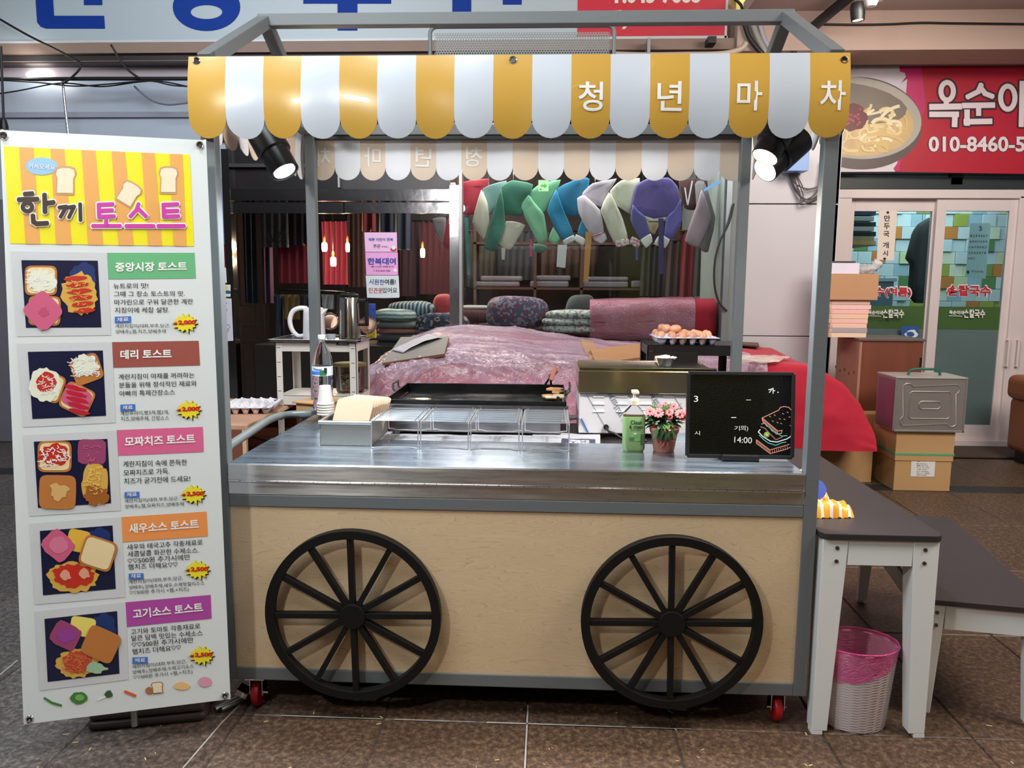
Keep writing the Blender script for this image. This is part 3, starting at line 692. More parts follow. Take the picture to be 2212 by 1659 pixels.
def squiggle(mb,cx,cy,rx,ry,n,m,off,w=1.5,seed=0):
    r = random.Random(seed)
    for _ in range(n):
        x = cx+(r.random()*2-1)*rx; y = cy+(r.random()*2-1)*ry; a = r.random()*3.1; l = 4+r.random()*8
        mb.line(SB,[(x,y),(x+l*cos(a),y+l*sin(a)*.6),(x+l*1.4*cos(a+.5),y+l*.9*sin(a+.5))],w,m,off)
def photo(mb, k, P):
    def q(u,v):  # inside photo 0..1
        a = Vector(P[0]).lerp(Vector(P[1]),u); c = Vector(P[3]).lerp(Vector(P[2]),u); r = a.lerp(c,v); return r.x, r.y
    def E(u,v,ru,rv,m,off,rot=0,jit=.0,seed=1,n=22,pw=1): x,y = q(u,v); mb.ell(SB,x,y,ru*160,rv*140,m,off,n,jit,seed,rot,pw)
    def T(u,v,s,rot,off,m2=toastc): E(u,v,s,s*1.05,toast,off,rot,0,1,24,.35); E(u,v,s*.88,s*.92,m2,off+.0006,rot,0,1,24,.35)
    E(.8,.25,.18,.22,nblue,.0024,0,.15,3)
    if k == 0:
        T(.24,.30,.22,0,.003); T(.26,.75,.22,.02,.003); E(.25,.30,.2,.17,white_f,.0045,0,.15,5,30); squiggle(mb,*q(.25,.28),26,20,34,wh,.005,1.2,1)
        E(.24,.75,.22,.24,ham,.0045,.78,.02,2,24,.4); E(.25,.77,.07,.07,pc('ham_mid',(190,80,116)),.005,0,.2)
        E(.74,.5,.24,.34,egg,.003,-.15,.12,7,34)
        for j in range(6): x,y = q(.72+.02*j-.03,.27+j*.095); mb.ell(SB,x,y,26-abs(j-2),5.5,sauce,.004+.0001*j,18,.12,j,-.08)
        squiggle(mb,*q(.74,.5),20,34,26,pc('eggl',(228,190,100)),.005,1.2,4)
    if k == 1:
        T(.24,.52,.21,.35,.003); E(.2,.5,.22,.26,white_f,.004,0,.1,9,30); E(.22,.46,.14,.15,sauce,.0046,.3,.12,4); squiggle(mb,*q(.22,.48),18,20,26,wh,.005,1.2,2)
        T(.77,.28,.2,-.35,.003,pc('jam',(168,70,84))); E(.76,.22,.17,.16,white_f,.0045,0,.2,6,30); squiggle(mb,*q(.76,.22),30,20,50,wh,.005,1.4,5)
        T(.62,.73,.21,.45,.004); E(.62,.71,.19,.17,ham,.005,.45,.04,2,24,.45)
        for j in range(5): x,y = q(.60+.01*j,.56+j*.09); mb.ell(SB,x,y,24,5,pc('jamred',(190,30,50)),.0055+.0001*j,18,.15,j,.25)
    if k == 2:
        T(.27,.24,.23,0,.003); E(.27,.22,.2,.17,sauce,.004,0,.2,3); squiggle(mb,*q(.27,.22),28,22,46,wh,.005,1.6,8)
        E(.78,.19,.19,.19,ham2,.003,.02,.03,3,24,.35); squiggle(mb,*q(.78,.2),18,16,10,ham,.004,1.5,3)
        T(.28,.78,.25,.02,.003); E(.3,.78,.13,.12,pc('toastmark',(214,176,112)),.0045,.2,.3,4,26)
        E(.8,.68,.18,.33,egg,.003,0,.08,4,36); E(.8,.86,.17,.15,pc('eggbrown',(160,96,40)),.004,0,.2,5,30); squiggle(mb,*q(.8,.62),18,30,30,pc('eggl2',(238,206,110)),.005,1.5,7)
    if k == 3:
        E(.24,.25,.2,.2,ham,.0045,.75,.05,3,26,.5); E(.25,.24,.13,.13,pc('ham_l',(216,120,150)),.005,0,.05)
        E(.52,.2,.15,.17,cheese,.003,.2,0,1,24,.35); E(.42,.76,.34,.24,egg,.003,0,.1,9,36); E(.42,.73,.27,.18,sauce,.004,0,.14,5,34)
        for u in (.32,.58): E(u,.72,.075,.075,pc('shrimp',(226,160,130)),.005,.4,.15,2)
        T(.78,.42,.23,.32,.0058)
    if k == 4:
        E(.28,.3,.19,.19,ham2,.0045,.5,.04,3,26,.45); E(.29,.3,.12,.12,pc('ham_p',(150,66,150)),.005,0,.25,6)
        E(.52,.19,.17,.15,pc('cheese_l',(236,220,110)),.003,.15,0,1,24,.35); E(.42,.76,.28,.22,egg,.003,0,.12,3,36); E(.42,.74,.2,.17,pc('meat',(190,80,48)),.004,0,.12,8,34); squiggle(mb,*q(.42,.75),22,18,40,pc('meat_l',(216,110,70)),.005,2,9)
        E(.68,.87,.14,.08,pc('lettuce',(160,196,160)),.0045,0,.2,2); T(.76,.5,.23,.42,.0058)
for k, r in enumerate(rows):
    b = MB(); b.prt(SB,r['g'],gry,.001); b.prt(SB,r['h'],pc('head%d'%k,r['hc']),.001)
    b.text(SB,r['t'],*r['tx'],wh,.03,.0025)
    for s,x0,y0,x1,y1 in r['d']: b.text(SB,s,x0,y0,x1,y1,r['dh'],blk_,.004,.002)
    x0,y0,x1,y1 = r['k']; b.prt(SB,[(x0,y0),(x1,y0-1),(x1,y1-1),(x0,y1)],bluebt,.0015); b.text(SB,'재료',x0+5,y1-3,x1-5,y1-4,9,wh,.01,.0025)
    for s,xa,ya,xb,yb in r['i']: b.text(SB,s,xa,ya,xb,yb,10,blk_,.0,.002)
    s, cx, cy = r['pr']
    for o,m,dx in ((.002,blk_,2),(.003,pc('burst',(240,226,50)),0)):
        P = []
        for j in range(28):
            t = 2*pi*j/28; rr_ = (1.0 if j%2==0 else .68)*(1+.12*sin(j*2.3)); P.append((cx+dx+28*rr_*cos(t), cy+dx+21*rr_*sin(t)))
        b.prt(SB,P,m,o)
    b.text(SB,s,cx-15,cy+5,cx+23,cy+4,11,rednum,.05,.004); b.text(SB,'₩',cx-24,cy+4,cx-17,cy+4,6,rednum,.05,.004)
    b.build('menu_entry', parent=sheet, fixn=False)
    b = MB(); b.prt(SB,r['p'],navy,.0018); photo(b,k,r['p']); b.build('food_photo', parent=sheet, fixn=False)
b = MB()   # little vegetables along the bottom
b.line(SB,[(96,1508),(112,1518),(132,1524)],5,grn_,.002); b.build('vegetable_print', parent=sheet, fixn=False); b = MB(); b.ell(SB,170,1508,18,13,grn_,.002,20,.1); b.ell(SB,172,1507,10,7,pc('leafl',(120,180,100)),.003); b.build('vegetable_print', parent=sheet, fixn=False); b = MB()
b.line(SB,[(212,1512),(232,1503)],3,wh,.002); b.ell(SB,234,1500,8,8,pc('leafd',(60,90,60)),.002,12,.3); b.build('vegetable_print', parent=sheet, fixn=False); b = MB(); b.line(SB,[(270,1494),(292,1503)],6,pc('carrot',(226,96,60)),.002); b.build('vegetable_print', parent=sheet, fixn=False); b = MB()
slice_(340,1486,26,24,-.1,pc('breadb',(176,116,76)),crumb,mb=b); b.ell(SB,322,1492,8,8,pc('breadb',(176,116,76)),.002); b.build('bread_print', parent=sheet, fixn=False); b = MB(); b.ell(SB,392,1482,18,9,pc('chz',(238,196,130)),.002,8,.15); b.build('cheese_print', parent=sheet, fixn=False); b = MB(); b.ell(SB,443,1473,15,11,pc('onion',(222,160,184)),.002)
b.build('vegetable_print', parent=sheet, fixn=False)
b = MB()
for x,y in ((432,313),(486,1502),(64,1553),(8,293)):
    c = SB(x,y,.001); b.lathe([(.006,0),(.007,.003),(.010,.0035),(.012,0)],chrome,c,20,axis=N_); b.cyl(c,c+N_*.001,.007,dark); b.cyl(c-N_*.012,c+N_*.012-Vector((0,0,.006)),.0035,M('hook_grey',(90,88,86),.5),n=8)
b.build('eyelet', parent=ban, smooth=True)
# stand behind: pole, arms and dark plastic base
b = MB(); cbs = (BL+BR)/2; bk = -N_; pole = M('pole_grey',(150,152,150),.35,.8)
c0 = Vector((cbs.x,cbs.y,0))+Vector((bk.x,bk.y,0)).normalized()*.05; top = Vector((c0.x,c0.y,1.93))
b.cyl(c0+Vector((0,0,.05)),top,.011,pole,n=12)
for e in (TL,TR): b.tube([top-Vector((0,0,.12)),e-N_*.012],.006,pole,8)
for e in (BL,BR): b.tube([c0+Vector((0,0,.16)),e-N_*.012],.006,pole,8)
b.build('stand_pole', parent=ban, smooth=True)
b = MB(); A = at(190,1580,z=0); B = at(447,1556,z=0); cc = (A+B)/2; ux = (B-A).normalized(); uy = Vector((-ux.y,ux.x,0)); cc += uy*.14; hw = (B-A).length/2; hd = .15
for z0,z1,s0,s1 in ((.0,.035,1,1),(.035,.085,1,.93)):
    f = lambda s,z: [cc+ux*hw*a*s+uy*hd*c_*s+Vector((0,0,z)) for a,c_ in ((-1,-1),(1,-1),(1,1),(-1,1))]
    b.hexa(f(s0,z0),f(s1,z1),M('base_brown',(58,48,48),.5,var=.1))
b.build('stand_base', parent=ban, bevel=.02, seg=3)
b = MB()
for dx in (0,.022): p = at(462,1536,z=.012)+Vector((dx,.01,0)); b.cyl(p,p+Vector((.11,.16,.004)),.010,pole,n=10)
b.build('stand_foot', parent=ban, smooth=True)
# ================================================================== THINGS ON THE COUNTER
ZT = .8955
# napkin tray with kraft bags
bx0 = at(692,962,z=ZT); bx1 = at(800,967,z=ZT)
st = thing('steel_holder','brushed steel open box holding kraft paper bags, on the left of the counter','holder',((bx0.x+bx1.x)/2,.36,ZT))
x0,x1,y0,y1 = bx0.x,bx1.x,bx0.y,bx0.y+.30; zt = ZT+.088
sb = M('satin_steel',(160,158,152),.38,.85,var=.04)
b = MB(); t=.003
b.box(x0,x1,y0,y1,ZT,ZT+t,sb); b.box(x0,x1,y0,y0+t,ZT,zt,sb); b.box(x0,x1,y1-t,y1,ZT,zt,sb); b.box(x0,x0+t,y0,y1,ZT,zt,sb); b.box(x1-t,x1,y0,y1,ZT,zt,sb)
b.build('box_body', parent=st, bevel=.001); b = MB(); b.box(x0,x1,y0-.002,y0,ZT+.048,ZT+.062,sb)
for a,c in (((x0-.004,y0,zt),(x1+.004,y0,zt)),((x0-.004,y1,zt),(x1+.004,y1,zt)),((x0,y0,zt),(x0,y1,zt)),((x1,y0,zt),(x1,y1,zt))): b.cyl(a,c,.008,sb,n=10)
b.build('rolled_rim', parent=st, smooth=True)
kraft = M('kraft_paper',(200,178,152),.85,var=.05,bump=.05)
proto = None
for k in range(8):
    b = MB((0,0,0)); w = .070+.003*random.random(); h = .165+.006*random.random()
    rot = Matrix.Rotation(-.36-.012*k,3,'X')@Matrix.Rotation(.03*k,3,'Z')
    P = [Vector((-w,0,0)),Vector((w,0,0)),Vector((w+.030,0,h-.006)),Vector((w+.024,0,h)),Vector((-w+.036,0,h+.002)),Vector((-w+.028,0,h-.006))]
    b.slab([rot@p for p in P],rot@Vector((0,.003,0)),kraft)
    o = b.build('paper_bag', bevel=.0015); o.location = ((x0+x1)/2-.014+.0055*k, y0+.045+.0165*k, ZT+.006)
    prop(o,['foremost kraft paper bag standing in the steel holder','second kraft paper bag from the front in the steel holder','third kraft paper bag from the front in the steel holder','fourth kraft paper bag from the front in the steel holder','fourth kraft paper bag from the back in the steel holder','third kraft paper bag from the back in the steel holder','second kraft paper bag from the back in the steel holder','rearmost kraft paper bag in the steel holder'][k],'paper bag','kraft bags in the steel holder' )
# wooden block, cup stack, water bottle
wb = M('pine_block',(200,158,110),.6,var=.1,scale=3,stretch=(1,8,8))
p = at(700,893,z=ZT); b = MB((p.x-.03,p.y+.10,ZT)); X,Y = p.x-.03,p.y+.10
R3 = Matrix.Rotation(-.35,3,'Z')
b.box(X-.085,X+.06,Y-.10,Y+.08,ZT+.001,ZT+.042,wb,rot=R3); b.box(X-.10,X+.075,Y-.11,Y+.09,ZT+.042,ZT+.050,wb,rot=R3)
b.build('wooden_block', label='small pine wood block under the paper cups and water bottle', cat='block', bevel=.002)
cupm = M('paper_cup',(218,214,206),.6,var=.02)
p = at(704,905,y=.70); cz = ZT+.051
for k in range(5):
    z = cz+.011*k; b = MB((p.x,.70,z)); b.lathe([(.0,.078),(.024,.078),(.0245,.072),(.034,.006),(.0365,.005),(.037,.0),(.034,.0)],cupm,(p.x,.70,z),24)
    o = b.build('paper_cup', smooth=True); prop(o,'white paper cup, %s of the upturned stack beside the bag holder'%['lowest','second from bottom','middle one','second from top','topmost'][k],'cup','upturned paper cups')
wg = bpy.data.materials.new('clear_plastic'); wg.use_nodes = True; q = wg.node_tree.nodes['Principled BSDF']; q.inputs['Transmission Weight'].default_value = 1; q.inputs['Roughness'].default_value = .02; q.inputs['IOR'].default_value = 1.18; q.inputs['Base Color'].default_value = (.97,.99,1,1)
wat = bpy.data.materials.new('water'); wat.use_nodes = True; q = wat.node_tree.nodes['Principled BSDF']; q.inputs['Transmission Weight'].default_value = 1; q.inputs['Roughness'].default_value = .0; q.inputs['IOR'].default_value = 1.2; q.inputs['Base Color'].default_value = (.93,.97,1,1)
p = at(699,898,y=.80); bx,by,bz = p.x,.80,ZT+.051
wbt = thing('water_bottle','large clear plastic water bottle with white cap and blue green label behind the paper cups','bottle',(bx,by,bz))
b = MB(); r = .044
prof = [(.0,0),(r*.8,0),(r,.012)]+[(r-.002*(1+cos(k*1.6)),.012+k*.0085) for k in range(1,22)]+[(r,.20),(r*.96,.225),(r*.78,.258),(r*.45,.285),(.014,.30),(.014,.315)]
b.lathe(prof,wg,(bx,by,bz),28); b.build('bottle_body', parent=wbt, smooth=True)
b = MB(); b.lathe([(.0,.004),(r*.78,.004),(r*.93,.014),(r*.93,.19),(.0,.19)],wat,(bx,by,bz),24); b.build('water', parent=wbt, smooth=True)
b = MB(); b.lathe([(.015,.309),(.0165,.311),(.0165,.328),(.014,.330),(0,.330)],white_pl,(bx,by,bz),24); b.build('bottle_cap', parent=wbt, smooth=True)
b = MB(); lab = M('label_white',(225,232,236),.5); b.lathe([(r+.0008,.155),(r+.0008,.195)],lab,(bx,by,bz),32)
for a0,a1,c,z0,z1 in ((-2.6,-1.5,(60,120,200),.160,.175),(-1.55,-.9,(30,110,60),.157,.180),(-1.15,-.85,(20,20,24),.165,.190)):
    m = M('label_%d_%d'%(c[0],c[1]),c,.5); b.grid(lambda u,v: Vector((bx+(r+.0014)*cos(a0+(a1-a0)*u),by+(r+.0014)*sin(a0+(a1-a0)*u),bz+z0+(z1-z0)*v)),8,1,m)
g,f = glyphs('Water',.02); b.add([(bx+(r+.002)*cos(-2.3+1.0*a),by+(r+.002)*sin(-2.3+1.0*a),bz+.178+.012*q_) for a,q_ in g],f,M('label_blue_text',(40,90,180),.5))
b.build('bottle_label', parent=wbt, smooth=True)
# four wire racks
wirem = M('rack_wire',(226,226,226),.3,.9,var=.02)
def wire_rack(xc, yf, w, d, h):
    o = thing('wire_rack','','rack',(xc,yf+d/2,ZT)); b = MB(); r = .0016
    x0,x1 = xc-w/2,xc+w/2; y0,y1 = yf,yf+d; z = ZT+h
    for x in (x0,x1):   # side legs bent from one wire
        b.tube([(x,y0-.012,ZT+.002),(x,y0,z-.004),(x,y0+.006,z),(x,y1-.006,z),(x,y1,z-.004),(x,y1+.012,ZT+.012 if True else 0)],.0024,wirem,6)
    for yy,sg in ((y0-.012,-1),(y1+.012,1)):
        zz = ZT+.002 if sg<0 else ZT+.012
        b.tube([(x0,yy,zz),(x0+.012,yy,zz+.001),(x0+.035,yy-sg*.02,zz),(x1-.035,yy-sg*.02,zz),(x1-.012,yy,zz+.001),(x1,yy,zz)],.0024,wirem,6)
    b.build('rack_legs', parent=o, smooth=True)
    b = MB(); n = 15
    for k in range(n):
        y = y0+.004+k*(d-.008)/(n-1); b.tube([(x0-.003,y,z+.0022),(x1+.003,y,z+.0022)],.0011,wirem,5,cap=False)
    for x in (x0+.012,x1-.012): b.tube([(x,y0-.004,z+.0045),(x,y1+.004,z+.0045)],.002,wirem,5)
    b.build('rack_grid', parent=o, smooth=True)
    return o
tl = [(803,909,905),(911,909,1014),(1018,911,1122),(1129,914,1229)]; names = ['leftmost chrome wire rack, beside the bag holder, on the counter','second chrome wire rack from the bag holder on the counter','third chrome wire rack from the bag holder on the counter','rightmost chrome wire rack, below the bread pieces on the griddle']
for (xa,y,xb),nm in zip(tl,names):
    a = at(xa,y,z=ZT+.10); c = at(xb,y,z=ZT+.10); o = wire_rack((a.x+c.x)/2, .285, c.x-a.x, .30, .10); o['label'] = nm
# newspapers
news = bpy.data.materials.new('newsprint'); news.use_nodes = True; nt = news.node_tree; B_ = nt.nodes['Principled BSDF']; N = nt.nodes.new; L = nt.links.new
tc = N('ShaderNodeTexCoord'); w = N('ShaderNodeTexWave'); w.wave_type='BANDS'; w.bands_direction='Y'; w.inputs['Scale'].default_value = 30; w.inputs['Distortion'].default_value = 1.2; w.inputs['Detail Scale'].default_value = 30; w.inputs['Detail'].default_value = 3; L(tc.outputs['Object'], w.inputs[0])
r = N('ShaderNodeValToRGB'); r.color_ramp.elements[0].position=.25; r.color_ramp.elements[0].color = lin((84,84,92)); r.color_ramp.elements[1].position=.5; r.color_ramp.elements[1].color = lin((206,206,210)); L(w.outputs[0], r.inputs[0]); L(r.outputs[0], B_.inputs['Base Color']); B_.inputs['Roughness'].default_value=.8
nv = M('news_navy',(52,54,78),.7)
for k,(xa,xb,ya,yb,rz,lb) in enumerate([(-.62,-.15,.435,.74,.03,'grey printed newspaper sheet lying under the left wire racks'),(-.20,.17,.44,.72,-.04,'grey printed newspaper sheet lying under the third wire rack'),(.05,.33,.437,.70,-.06,'newspaper sheet with a dark navy advert lying under the rightmost wire rack')]):
    cx,cy = (xa+xb)/2,(ya+yb)/2; b = MB((cx,cy,.87)); Rz = Matrix.Rotation(rz,3,'Z'); zz = .872+.004*k
    def fn(u,v): p = Rz@Vector(((u-.5)*(xb-xa),(v-.5)*(yb-ya),0)); return Vector((cx+p.x,cy+p.y,zz+.004*noise.noise(Vector((p.x*9,p.y*9,k)))))
    b.grid(fn,16,10,news)
    o = b.build('newspaper', label=lb, cat='newspaper', smooth='all')
    if k == 2:
        g = MB(); g.grid(lambda u,v: fn(.45+.48*u,.05+.5*v)+Vector((0,0,.002)),8,6,nv)
        vs,fs = glyphs('구독신청',.03); g.add([fn(.85-.3*q_*1,.1+.1*0+.35*a)+Vector((0,0,.003)) for a,q_ in vs],fs,paper)
        g.build('advert_print', parent=o, fixn=False)
# griddle stove
gx0,gx1,gy0,gy1,gz = at(830,862,z=1.02).x, at(1224,870,z=1.02).x, .66, 1.20, 1.02
iron = M('griddle_iron',(16,17,18),.22,.3,var=.3,scale=5,rvar=.12)
g = thing('griddle_stove','black steel griddle on a gas stove behind the wire racks','griddle',((gx0+gx1)/2,.93,.868))
b = MB(); t=.006
b.box(gx0+.01,gx1-.01,gy0+.01,gy1-.01,gz-.045,gz-.040,iron)
for q in ((gx0,gx1,gy0,gy0+t),(gx0,gx1,gy1-t,gy1),(gx0,gx0+t,gy0,gy1),(gx1-t,gx1,gy0,gy1)): b.box(q[0],q[1],q[2],q[3],gz-.045,gz,iron)
b.build('griddle_pan', parent=g, bevel=.002)
b = MB(); sd = M('stove_steel',(150,150,152),.22,1,var=.15,scale=6)
b.box(gx0-.008,gx1+.008,gy0-.012,gy0-.004,gz-.03,gz-.018,sd); b.box(gx0+.02,gx1-.02,gy0+.0,gy0+.004,.885,gz-.046,sd); b.box(gx0+.02,gx0+.024,gy0,gy1,.885,gz-.046,sd); b.box(gx1-.024,gx1-.02,gy0,gy1,.885,gz-.046,sd); b.box(gx0+.02,gx1-.02,gy1-.004,gy1,.885,gz-.046,sd)
for x in (gx0+.05,gx1-.05):
    for y in (gy0+.03,gy1-.03): b.box(x-.012,x+.012,y-.012,y+.012,.868,.89,sd)
b.build('stove_body', parent=g, bevel=.001)
for x,s in ((gx0,-1),(gx1,1)):
  b = MB(); b.tube([(x,gy0+.30,gz-.02),(x+s*.022,gy0+.30,gz+.0),(x+s*.022,gy0+.30,gz+.025),(x+s*.022,gy0+.42,gz+.025),(x+s*.022,gy0+.42,gz),(x,gy0+.42,gz-.02)],.005,sd,8)
  b.build('griddle_handle', parent=g, smooth=True)
# gas canister by the stove
p = at(850,915,y=.74); b = MB((p.x,.74,.868)); b.cyl((p.x-.06,.74,.905),(p.x+.05,.74,.905),.034,M('canister_red',(170,30,36),.35,.3),n=20); b.cyl((p.x+.05,.74,.905),(p.x+.068,.74,.905),.022,chrome,n=16); b.build('gas_canister', label='red gas canister lying beside the stove under the first wire rack', cat='gas canister', smooth=True)
# spatulas and bread pieces
hm = M('handle_wood_red',(150,84,66),.5); bl = M('spatula_steel',(70,84,90),.25,.9)
def spat(name,label,hb,ht,blade,hmat):
    o = thing(name,label,'spatula',tuple(Vector(blade[0])))
    b = MB(); hb=Vector(hb); ht=Vector(ht); b.bar(hb,ht,.022,.014,hmat,up=(0,1,0)); b.build('handle', parent=o, bevel=.004)
    b = MB(); c=(Vector(blade[0])+Vector(blade[2]))/2; b.bar(hb,c,.010,.004,bl,up=(0,1,0)); b.slab(blade,(0,0,.0018),bl); b.build('blade', parent=o)
zb = gz-.038
A = at(1196,850,z=zb); hb = at(1190,822,y=A.y+.01); ht = at(1200,792,y=A.y+.03)
spat('spatula','steel spatula with reddish wooden handle upright behind the bread pieces',hb,ht,[at(1180,850,z=zb),at(1206,850,z=zb),at(1202,838,z=zb),at(1184,838,z=zb)],hm)
hb = at(1188,815,y=A.y+.05); ht = at(1203,800,y=A.y+.07)
spat('spatula','dark scraper spatula lying with its flat blade left of the bread pieces',hb,ht,[at(1156,848,z=zb),at(1186,848,z=zb),at(1182,840,z=zb),at(1168,840,z=zb)],M('handle_dark',(60,34,32),.5))
brd = M('toasted_bread',(196,142,96),.7,var=.15,scale=20); brl = M('bread_inside',(238,222,186),.8)
for k,(px,py,s,r_,m) in enumerate([(1186,858,.034,.3,brd),(1200,849,.04,-.4,brd),(1216,850,.034,.9,brd),(1210,859,.036,.1,brl),(1193,861,.03,-.2,brl),(1204,855,.034,1.2,brd)]):
    p = at(px,py,z=zb+.006); z = zb+.006+.012*(k in (1,5)); b = MB((p.x,p.y,z)); Rm = Matrix.Rotation(r_,3,'Z')@Matrix.Rotation(.2*sin(k*3),3,'X')
    b.slab([Vector((p.x,p.y,z))+Rm@Vector(q) for q in ((-s,-s*.6,0),(s*.8,-s*.7,0),(s,s*.4,0),(s*.2,s*.7,0),(-s*.9,s*.5,0))],Rm@Vector((0,0,.012)),m)
    b.build('bread_piece', label=['brown curled bread piece at the left end of the pile on the griddle','large brown bread piece on top of the pile on the griddle','brown bread crust at the right end of the pile, by the griddle wall','cream coloured bread piece at the front right of the pile','cream coloured bread piece at the front left of the pile','small brown bread piece in the middle of the griddle pile'][k], cat='bread', bevel=.004, seg=3)
# toaster oven in film
y0 = .68; a = at(1251,848,y=y0); c = at(1251,935,y=y0); tx0 = a.x; tx1 = tx0+.56; z1 = at(1251,800,y=y0).z; zm = a.z; z0 = .885
tv = thing('toaster_oven','white film covered steel toaster oven with louvred back on the counter right of the griddle','toaster oven',((tx0+tx1)/2,.85,.868))
film = M('white_film',(196,194,197),.4,var=.02,coat=.2); band = M('band_steel',(190,172,140),.22,1,var=.15,scale=3,aniso=.6)
b = MB(); b.box(tx0,tx1,y0,y0+.34,z0,zm,film); b.build('oven_body', parent=tv, bevel=.004)
b = MB(); b.box(tx0-.004,tx1+.004,y0-.012,y0+.35,zm,z1,band); b.build('steel_band', parent=tv, bevel=.002)
b = MB(); b.box(tx0+.0,tx1+.0,y0-.008,y0+.02,z1,z1+.014,M('band_top',(150,150,120),.2,1)); b.box(tx0,tx1,y0+.32,y0+.345,z1,z1+.01,steel); b.build('top_rim', parent=tv, bevel=.002)
b = MB()
for x in (tx0+.04,tx1-.04):
    for y in (y0+.03,y0+.31): b.cyl((x,y,.868),(x,y,z0),.014,black,n=14)
b.build('rubber_foot', parent=tv)
for i in range(4):
    for j in range(3):
        b = MB(); px = 1293+i*50.5; py = 857+j*16; p = at(px,py,y=y0); w_ = .026
        b.add([(p.x-w_,y0,p.z-.003),(p.x+w_,y0,p.z-.003),(p.x+w_*.9,y0-.003,p.z-.002),(p.x-w_*.9,y0-.003,p.z-.002),(p.x-w_*.8,y0,p.z+.011),(p.x+w_*.8,y0,p.z+.011)],[(0,3,2,1),(3,4,5,2),(0,4,3),(1,2,5)],film); b.build('louvre', parent=tv)
sf = ys(y0-.0008); b = MB(); fb = M('film_blue',(40,100,170),.5)
for x0_,x1_ in ((1265,1307),(1355,1405),(1450,1500)): b.line(sf,[(x0_,848),(x1_-2,919)],1.1,M('film_grey',(90,96,104),.5))
for x in (1252,1342): b.line(sf,[(x+4,905),(x+18,934)],3,fb,.0012); b.line(sf,[(x+0,905),(x+14,934)],.8,M('film_grey',(90,96,104),.5),.0012)
for x in (1306,1396):
    b.text(sf,'STAINLESS',x-4,838,x+21,876,10,M('film_grey2',(70,80,96),.5),.0,.0012); b.text(sf,'STEEL',x+19,880,x+34,902,10,M('film_grey2',(70,80,96),.5),.0,.0012)
b.build('film_print', parent=tv, fixn=False)
b = MB(); p = at(1309,922,y=y0); b.cyl((p.x,y0+.002,p.z),(p.x,y0-.01,p.z),.011,black,n=16); b.tube([(p.x,y0-.008,p.z),(p.x+.008,y0-.04,p.z-.012),(p.x+.03,y0-.07,.9),(p.x+.07,y0-.08,.874),(p.x+.16,y0-.07,.872)],.005,black,10); b.build('power_cord', parent=tv, smooth=True)
# bowl with chopped pieces on toaster, black tray
p = at(1438,797,y=.86); z = z1+.012
bw = thing('steel_bowl','small steel bowl heaped with white chopped pieces on the toaster oven','bowl',(p.x,.86,z))
b = MB(); b.box(p.x-.03,tx1-.02,.78,.99,z1+.0005,z1+.004,black); b.box(p.x+.02,tx1-.02,.985,.99,z1,z1+.05,black)
b.build('oven_tray', label='black tray standing on the toaster oven behind the steel bowl', cat='tray')
bw.location.z = z1+.005; z = z1+.005
b = MB(); b.lathe([(0,0),(.032,0),(.046,.032),(.050,.036),(.048,.036),(.044,.032),(.03,.004),(0,.004)],chrome,(p.x,.86,z),28); b.build('bowl_body', parent=bw, smooth=True)
b = MB(); rr = random.Random(3)
for k in range(46):
    t = rr.random()*6.28; r_ = .042*sqrt(rr.random()); b.ball((p.x+r_*cos(t),.86+r_*sin(t),z+.034+.010*(1-r_/.042)),.0075,M('chopped_white',(236,230,214),.7),7,5,(1,.8,.7),.3)
o = b.build('chopped_pieces', parent=bw, smooth='all', kind='stuff')
# hand gel bottle
pA = at(1345,977,z=ZT); pB = at(1394,978,z=ZT); cx = (pA.x+pB.x)/2; cy = pA.y+.03; w = (pB.x-pA.x)/2*1.0
gb = thing('gel_bottle','clear pump bottle of green hand gel between the toaster oven and the flower pot','bottle',(cx,cy,ZT))
zg = at(1369,900,y=cy-.02).z; zs = at(1369,882,y=cy).z
gel = bpy.data.materials.new('green_gel'); gel.use_nodes = True; q = gel.node_tree.nodes['Principled BSDF']; q.inputs['Base Color'].default_value = lin((178,226,150)); q.inputs['Roughness'].default_value = .12; q.inputs['Transmission Weight'].default_value = .15; q.inputs['IOR'].default_value = 1.3; q.inputs['Coat Weight'].default_value=.5
def rsec(hw, hd, z, n=28, pw=.45):
    out = []
    for k in range(n):
        t = 2*pi*k/n; a,b_ = cos(t),sin(t); out.append(Vector((cx+hw*math.copysign(abs(a)**pw,a), cy+hd*math.copysign(abs(b_)**pw,b_), z)))
    return out
def loft(mb, secs, mat):
    n = len(secs[0]); vs = [p for s_ in secs for p in s_]; fs = [(i*n+k,i*n+(k+1)%n,(i+1)*n+(k+1)%n,(i+1)*n+k) for i in range(len(secs)-1) for k in range(n)]
    fs += [tuple(range(n-1,-1,-1)), tuple((len(secs)-1)*n+k for k in range(n))]; mb.add(vs,fs,mat)
b = MB(); loft(b,[rsec(w*.86,.020,ZT),rsec(w,.026,ZT+.012),rsec(w,.026,zg)],gel); b.build('gel', parent=gb, smooth=True)
b = MB(); loft(b,[rsec(w*.97,.025,zg+.0005),rsec(w*.97,.025,zg+.010),rsec(w*.4,.018,zs+.008,pw=.8),rsec(w*.33,.014,zs+.014,pw=1)],wg); b.build('bottle_shoulder', parent=gb, smooth=True)
cream = M('pump_cream',(238,226,200),.4,var=.02)
b = MB(); zp = zs+.012; b.lathe([(0,0),(.017,0),(.017,.020),(.012,.024),(.006,.026),(.005,.045),(0,.045)],cream,(cx,cy,zp),24)
b.box(cx-.012,cx+.012,cy-.04,cy+.010,zp+.045,zp+.056,cream); b.build('pump', parent=gb, smooth=True, bevel=.002)
b = MB(); sg = ys(cy-.0262); dgn = M('gel_ink',(20,60,30),.5); lg = M('aloe_green',(120,190,100),.5)
